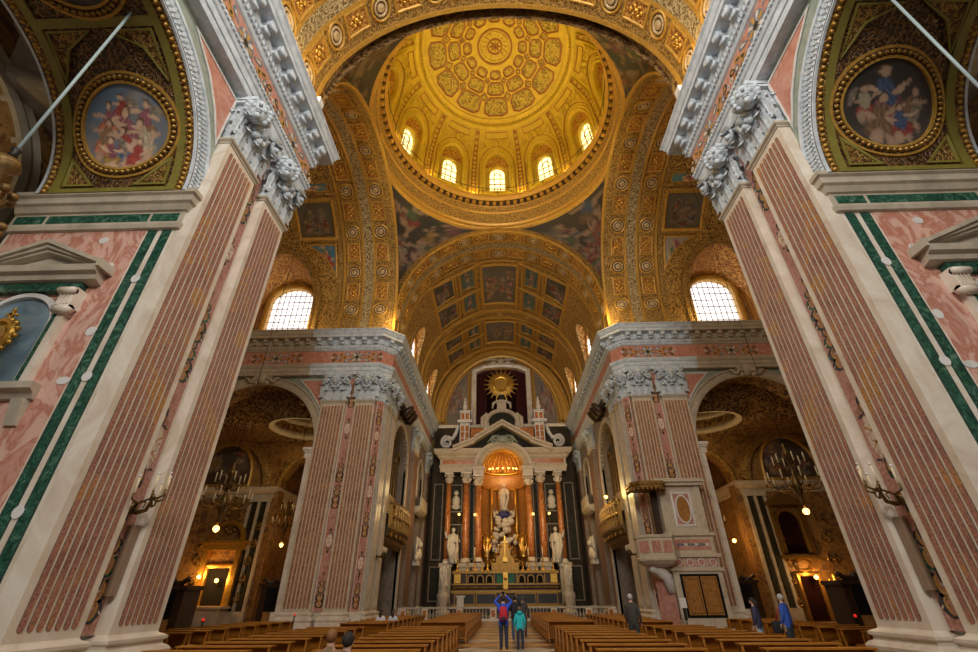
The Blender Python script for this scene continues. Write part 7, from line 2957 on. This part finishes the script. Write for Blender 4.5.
def person(label, loc, rz, H, top, legs, hair, pose='stand', shoes=(.02, .02, .02), arms=None, hat=None, longhair=False, bulk=1.0, grp=None, hood=None):
    """one continuous skinned body; arms = {side: (elbow, wrist)} in 1.75 m units"""
    t = thing('person', label, 'person', loc, grp)
    s = H / 1.75
    J, E, Rr, REG = [], [], [], []

    def j(p, par, r, reg):
        J.append(p)
        Rr.append(r)
        REG.append(reg)
        if par is not None:
            E.append((par, len(J) - 1))
        return len(J) - 1
    b = bulk
    sit = pose == 'sit'
    pz = .50 if sit else .95
    pel = j((0, 0, pz), None, (.155 * b, .115 * b), 'top' if not sit else 'legs')
    sp = j((0, .0, pz + .20), pel, (.15 * b, .115 * b), 'top')
    ch = j((0, .0, pz + .40), sp, (.175 * b, .125 * b), 'top')
    nb = j((0, .0, pz + .535), ch, (.075, .07), 'top')
    nk = j((0, .015, pz + .60), nb, (.052, .052), 'skin')
    hd = j((0, .03, pz + .675), nk, (.074, .085), 'skin')
    tp = j((0, .015, pz + .755), hd, (.066, .078), 'skin')
    ns = j((0, .125, pz + .665), hd, (.014, .014), 'skin')
    for q in (-1, 1):
        j((q * .082, .02, pz + .67), hd, (.014, .02), 'skin')
        if sit:
            hp = j((q * .10, .03, pz - .0), pel, (.095, .09), 'legs')
            kn = j((q * .13, .46, pz + .02), hp, (.07, .07), 'legs')
            an = j((q * .13, .44, .08), kn, (.045, .045), 'legs')
        else:
            hp = j((q * .095, 0, .88), pel, (.10 * b, .10 * b), 'legs')
            kn = j((q * .10, .015, .50), hp, (.082, .082), 'legs')
            an = j((q * .105, -.01, .09), kn, (.060, .064), 'legs')
        toe = j((J[an][0] + q * .015, J[an][1] + .15, .035), an, (.042, .03), 'shoe')
        sh = j((q * .175, 0, pz + .455), ch, (.070 * b, .070 * b), 'top')
        el_, wr_ = (arms or {}).get(q, ((q * .25, -.02, pz + .18), (q * .24, .10, pz - .05)))
        el = j(el_, sh, (.052 * b, .052 * b), 'top')
        wr = j(wr_, el, (.033, .033), 'top')
        d = (Vector(wr_) - Vector(el_)).normalized()
        pa_ = Vector(wr_) + d * .06
        pm = j(tuple(pa_), wr, (.036, .022), 'skin')
        side_ = d.cross(Vector((q, .2, .1))).normalized()
        cu = d.cross(side_)
        for k, L in enumerate((.058, .068, .064, .050)):
            o_ = side_ * ((k - 1.5) * .019)
            f1 = j(tuple(pa_ + d * .045 + o_), pm, (.011, .011), 'skin')
            j(tuple(pa_ + d * (.045 + L) + o_ + cu * .018), f1, (.008, .008), 'skin')
        f1 = j(tuple(pa_ + d * .005 - side_ * .05), pm, (.011, .011), 'skin')
        j(tuple(pa_ + d * .045 - side_ * .062 + cu * .02), f1, (.009, .009), 'skin')
    me = bpy.data.meshes.new('body')
    me.from_pydata([tuple(Vector(p) * s) for p in J], E, [])
    ob = bpy.data.objects.new('body', me)
    COL.objects.link(ob)
    sk = ob.modifiers.new('skin', 'SKIN')
    sk.use_smooth_shade = True
    for i, sv_ in enumerate(me.skin_vertices[0].data):
        sv_.radius = (Rr[i][0] * s, Rr[i][1] * s)
        sv_.use_root = (i == 0)
    sb = ob.modifiers.new('sub', 'SUBSURF')
    sb.levels = sb.render_levels = 1
    dg = bpy.context.evaluated_depsgraph_get()
    m2 = bpy.data.meshes.new_from_object(ob.evaluated_get(dg))
    bpy.data.objects.remove(ob)
    m2.name = 'body'
    ms = {'skin': SK, 'top': cloth(top), 'legs': cloth(legs), 'shoe': cloth(shoes)}
    order = ['skin', 'top', 'legs', 'shoe']
    m2.materials.clear()
    for k in order:
        m2.materials.append(ms[k])
    segs = [(np.array(J[a]) * s, np.array(J[c]) * s, REG[c] if REG[c] != 'top' or REG[a] == 'top' else REG[c]) for a, c in E]
    for p in m2.polygons:
        c = np.array(p.center)
        best = None
        for (a, d, rg) in segs:
            u = d - a
            k = np.clip(np.dot(c - a, u) / max(np.dot(u, u), 1e-9), 0, 1)
            dist = np.linalg.norm(c - a - u * k)
            if best is None or dist < best[0]:
                best = (dist, rg)
        rg = best[1]
        if not sit and rg == 'legs' and c[2] > .82 * s:
            rg = 'top'
        p.material_index = order.index(rg)
        p.use_smooth = True
    bo = bpy.data.objects.new('body', m2)
    COL.objects.link(bo)
    bo.parent = t
    # hair
    hz = (pz + .71) * s

    def kid(name, mb, m, par=t):
        o = mb.build(name, m)
        o.parent = par
        return o
    if hat is None:
        mb = MB()
        mb.ball((0, .000, hz), .103 * s, n=14, k=10, sc=(.86, .98, 1.0))
        if longhair:
            mb.tube([(0, -.05 * s, hz), (0, -.09 * s, hz - .12 * s), (0, -.09 * s, hz - .24 * s)], [.09 * s, .085 * s, .05 * s], 8)
        kid('hair', mb, cloth(hair))
    else:
        mb = MB()
        mb.ball((0, 0, hz - .01 * s), .10 * s, n=12, k=8, sc=(.88, 1, 1))
        mb.tube([(0, -.05 * s, hz - .05 * s), (0, -.08 * s, hz - .16 * s)], [.08 * s, .06 * s], 8)
        kid('hair', mb, cloth(hair))
        mb = MB()
        mb.lathe([(.17 * s, hz + .01 * s), (.168 * s, hz + .02 * s), (.11 * s, hz + .035 * s), (.10 * s, hz + .10 * s), (.07 * s, hz + .14 * s), (.005, hz + .145 * s)], (0, 0, 0), 18)
        kid('hat', mb, cloth(hat))
    mb = MB()
    for q in (-1, 1):
        mb.ball((q * .032 * s, .108 * s, (pz + .695) * s), .011 * s, n=7, k=5)
    kid('eyes', mb, M['dark'])
    mb = MB()
    mb.box(-.024 * s, .024 * s, .100 * s, .112 * s, (pz + .628) * s, (pz + .637) * s)
    kid('mouth', mb, M['rose'])
    if hood:
        mb = MB()
        mb.ball((0, -.085 * s, (pz + .55) * s), .12 * s, n=12, k=8, sc=(1.1, .7, .75))
        kid('hood', mb, cloth(hood))
    t.rotation_euler[2] = rz
    return t


UP = {q: ((q * .34, .12, 1.55), (q * .13, .26, 1.74)) for q in (-1, 1)}
person('man in bright blue jacket seen from behind, raising both arms in the aisle', (-.22, 20.45, 0), 0, 1.74, (.03, .09, .62), (.025, .035, .06), (.03, .022, .02), arms=UP, grp=None, bulk=1.1)
t = thing('backpack', 'red and dark grey backpack worn by the man in the blue jacket', 'backpack', (-.22, 20.22, 1.1))
mb = MB()
for (r0, z) in ():
    pass
rings = []
for (w, d, z) in ((.10, .07, .93), (.145, .10, .97), (.16, .12, 1.1), (.15, .115, 1.25), (.12, .08, 1.36), (.05, .03, 1.40)):
    rings.append([(-.22 + w * math.copysign(abs(math.cos(a)) ** .6, math.cos(a)), 20.23 + d * math.copysign(abs(math.sin(a)) ** .6, math.sin(a)) - .03, z) for a in [2 * PI * k / 16 for k in range(16)]])
mb.loft(rings, 0, True, True, True)
mb.build('bag', cloth((.50, .015, .035)), t)
mb = MB()
mb.loft([[(-.22 + w * math.cos(a), 20.115 + .03 * math.sin(a), z) for a in [2 * PI * k / 12 for k in range(12)]] for (w, z) in ((.09, .96), (.11, 1.0), (.11, 1.12), (.07, 1.15))], 0, True, True, True)
mb.build('front_pocket', cloth((.03, .03, .04)), t)
for q in (-1, 1):
    mb = MB()
    mb.tube([(-.22 + q * .09, 20.24, 1.0), (-.22 + q * .155, 20.33, 1.1)], .02, 5)
    mb.tube([(-.22 + q * .09, 20.29, 1.36), (-.22 + q * .10, 20.37, 1.47), (-.22 + q * .10, 20.55, 1.42)], .018, 5)
    mb.build('strap', cloth((.03, .03, .04)), t)
t = thing('camera', 'small dark camera held up by the man in the blue jacket', 'camera', (-.22, 20.75, 1.78))
mb = MB()
mb.box(-.29, -.15, 20.73, 20.77, 1.80, 1.88)
mb.build('camera_body', M['black'], t)
mb = MB(lambda x, y, z: (x, z, y))
mb.lathe([(.03, 20.77), (.03, 20.83)], (-.22, 1.84, 0), 10)
mb.build('lens', M['iron'], t)
person('child in turquoise hooded jacket and dark trousers standing in the aisle', (.40, 20.5, 0), .05, 1.38, (.02, .50, .52), (.02, .03, .055), (.17, .09, .045), hood=(.02, .45, .47), bulk=1.12, grp=None)
UP2 = {1: ((.30, .10, 1.36), (.08, .22, 1.64)), -1: ((-.28, .05, 1.15), (-.06, .25, 1.30))}
person('visitor in black jacket and jeans raising a hand, just beyond the turquoise child', (.32, 25.0, 0), -.1, 1.76, (.012, .014, .02), (.04, .08, .16), (.02, .015, .012), arms=UP2)
person('visitor in dark grey coat half hidden behind the turquoise child', (.75, 26.6, 0), .1, 1.72, (.05, .045, .042), (.05, .05, .06), (.10, .07, .05))
person('grey-haired man in long dark olive coat standing among the right pews', (4.28, 18.7, 0), -.5, 1.76, (.045, .04, .03), (.03, .03, .03), (.42, .40, .38), bulk=1.15)
person('dark-haired woman in navy padded jacket and pale jeans beside the right pews', (8.28, 18.2, 0), .9, 1.62, (.035, .035, .075), (.30, .40, .48), (.025, .015, .012), longhair=True, bulk=1.32)
person('grey-haired man in bright blue jacket and dark trousers beside the right pews', (9.15, 18.0, 0), .7, 1.72, (.03, .09, .42), (.03, .035, .04), (.45, .44, .42), bulk=1.3)
t = thing('shoulder_bag', 'black bag with red strap hanging at the blue-jacketed man on the right', 'bag', (8.85, 18.1, .75))
mb = MB()
mb.loft([[(8.82 + w * math.cos(a), 18.05 + .09 * math.sin(a), z) for a in [2 * PI * k / 14 for k in range(14)]] for (w, z) in ((.14, .62), (.17, .68), (.17, .90), (.13, .96))], 0, True, True, True)
mb.build('bag', cloth((.012, .012, .014)), t)
mb = MB()
mb.tube([(8.80, 18.03, .95), (8.88, 17.9, 1.2), (9.02, 17.92, 1.42)], .022, 5)
mb.build('strap', cloth((.40, .02, .03)), t)
person('seated visitor with light brown hair at the bottom left of the pews', (-2.92, 8.55, 0), .1, 1.68, (.20, .12, .06), (.04, .04, .05), (.20, .085, .025), pose='sit', bulk=1.0)
person('seated visitor with black hair at the bottom left, beside the light brown haired one', (-2.42, 7.75, 0), -.2, 1.68, (.05, .05, .06), (.04, .04, .05), (.018, .013, .010), pose='sit')
person('grey-haired seated visitor at the bottom edge on the right', (2.78, 5.65, 0), 0, 1.55, (.10, .10, .12), (.04, .04, .05), (.40, .40, .40), pose='sit')
person('dark-haired seated woman in white blouse in the far left pews', (-6.15, 25.62, 0), 0, 1.66, (.62, .58, .55), (.05, .05, .07), (.02, .014, .012), pose='sit', longhair=True)
person('seated woman in pale grey top in the far left pews, nearer the aisle', (-5.55, 25.62, 0), 0, 1.66, (.50, .53, .55), (.05, .05, .07), (.05, .03, .02), pose='sit', longhair=True)
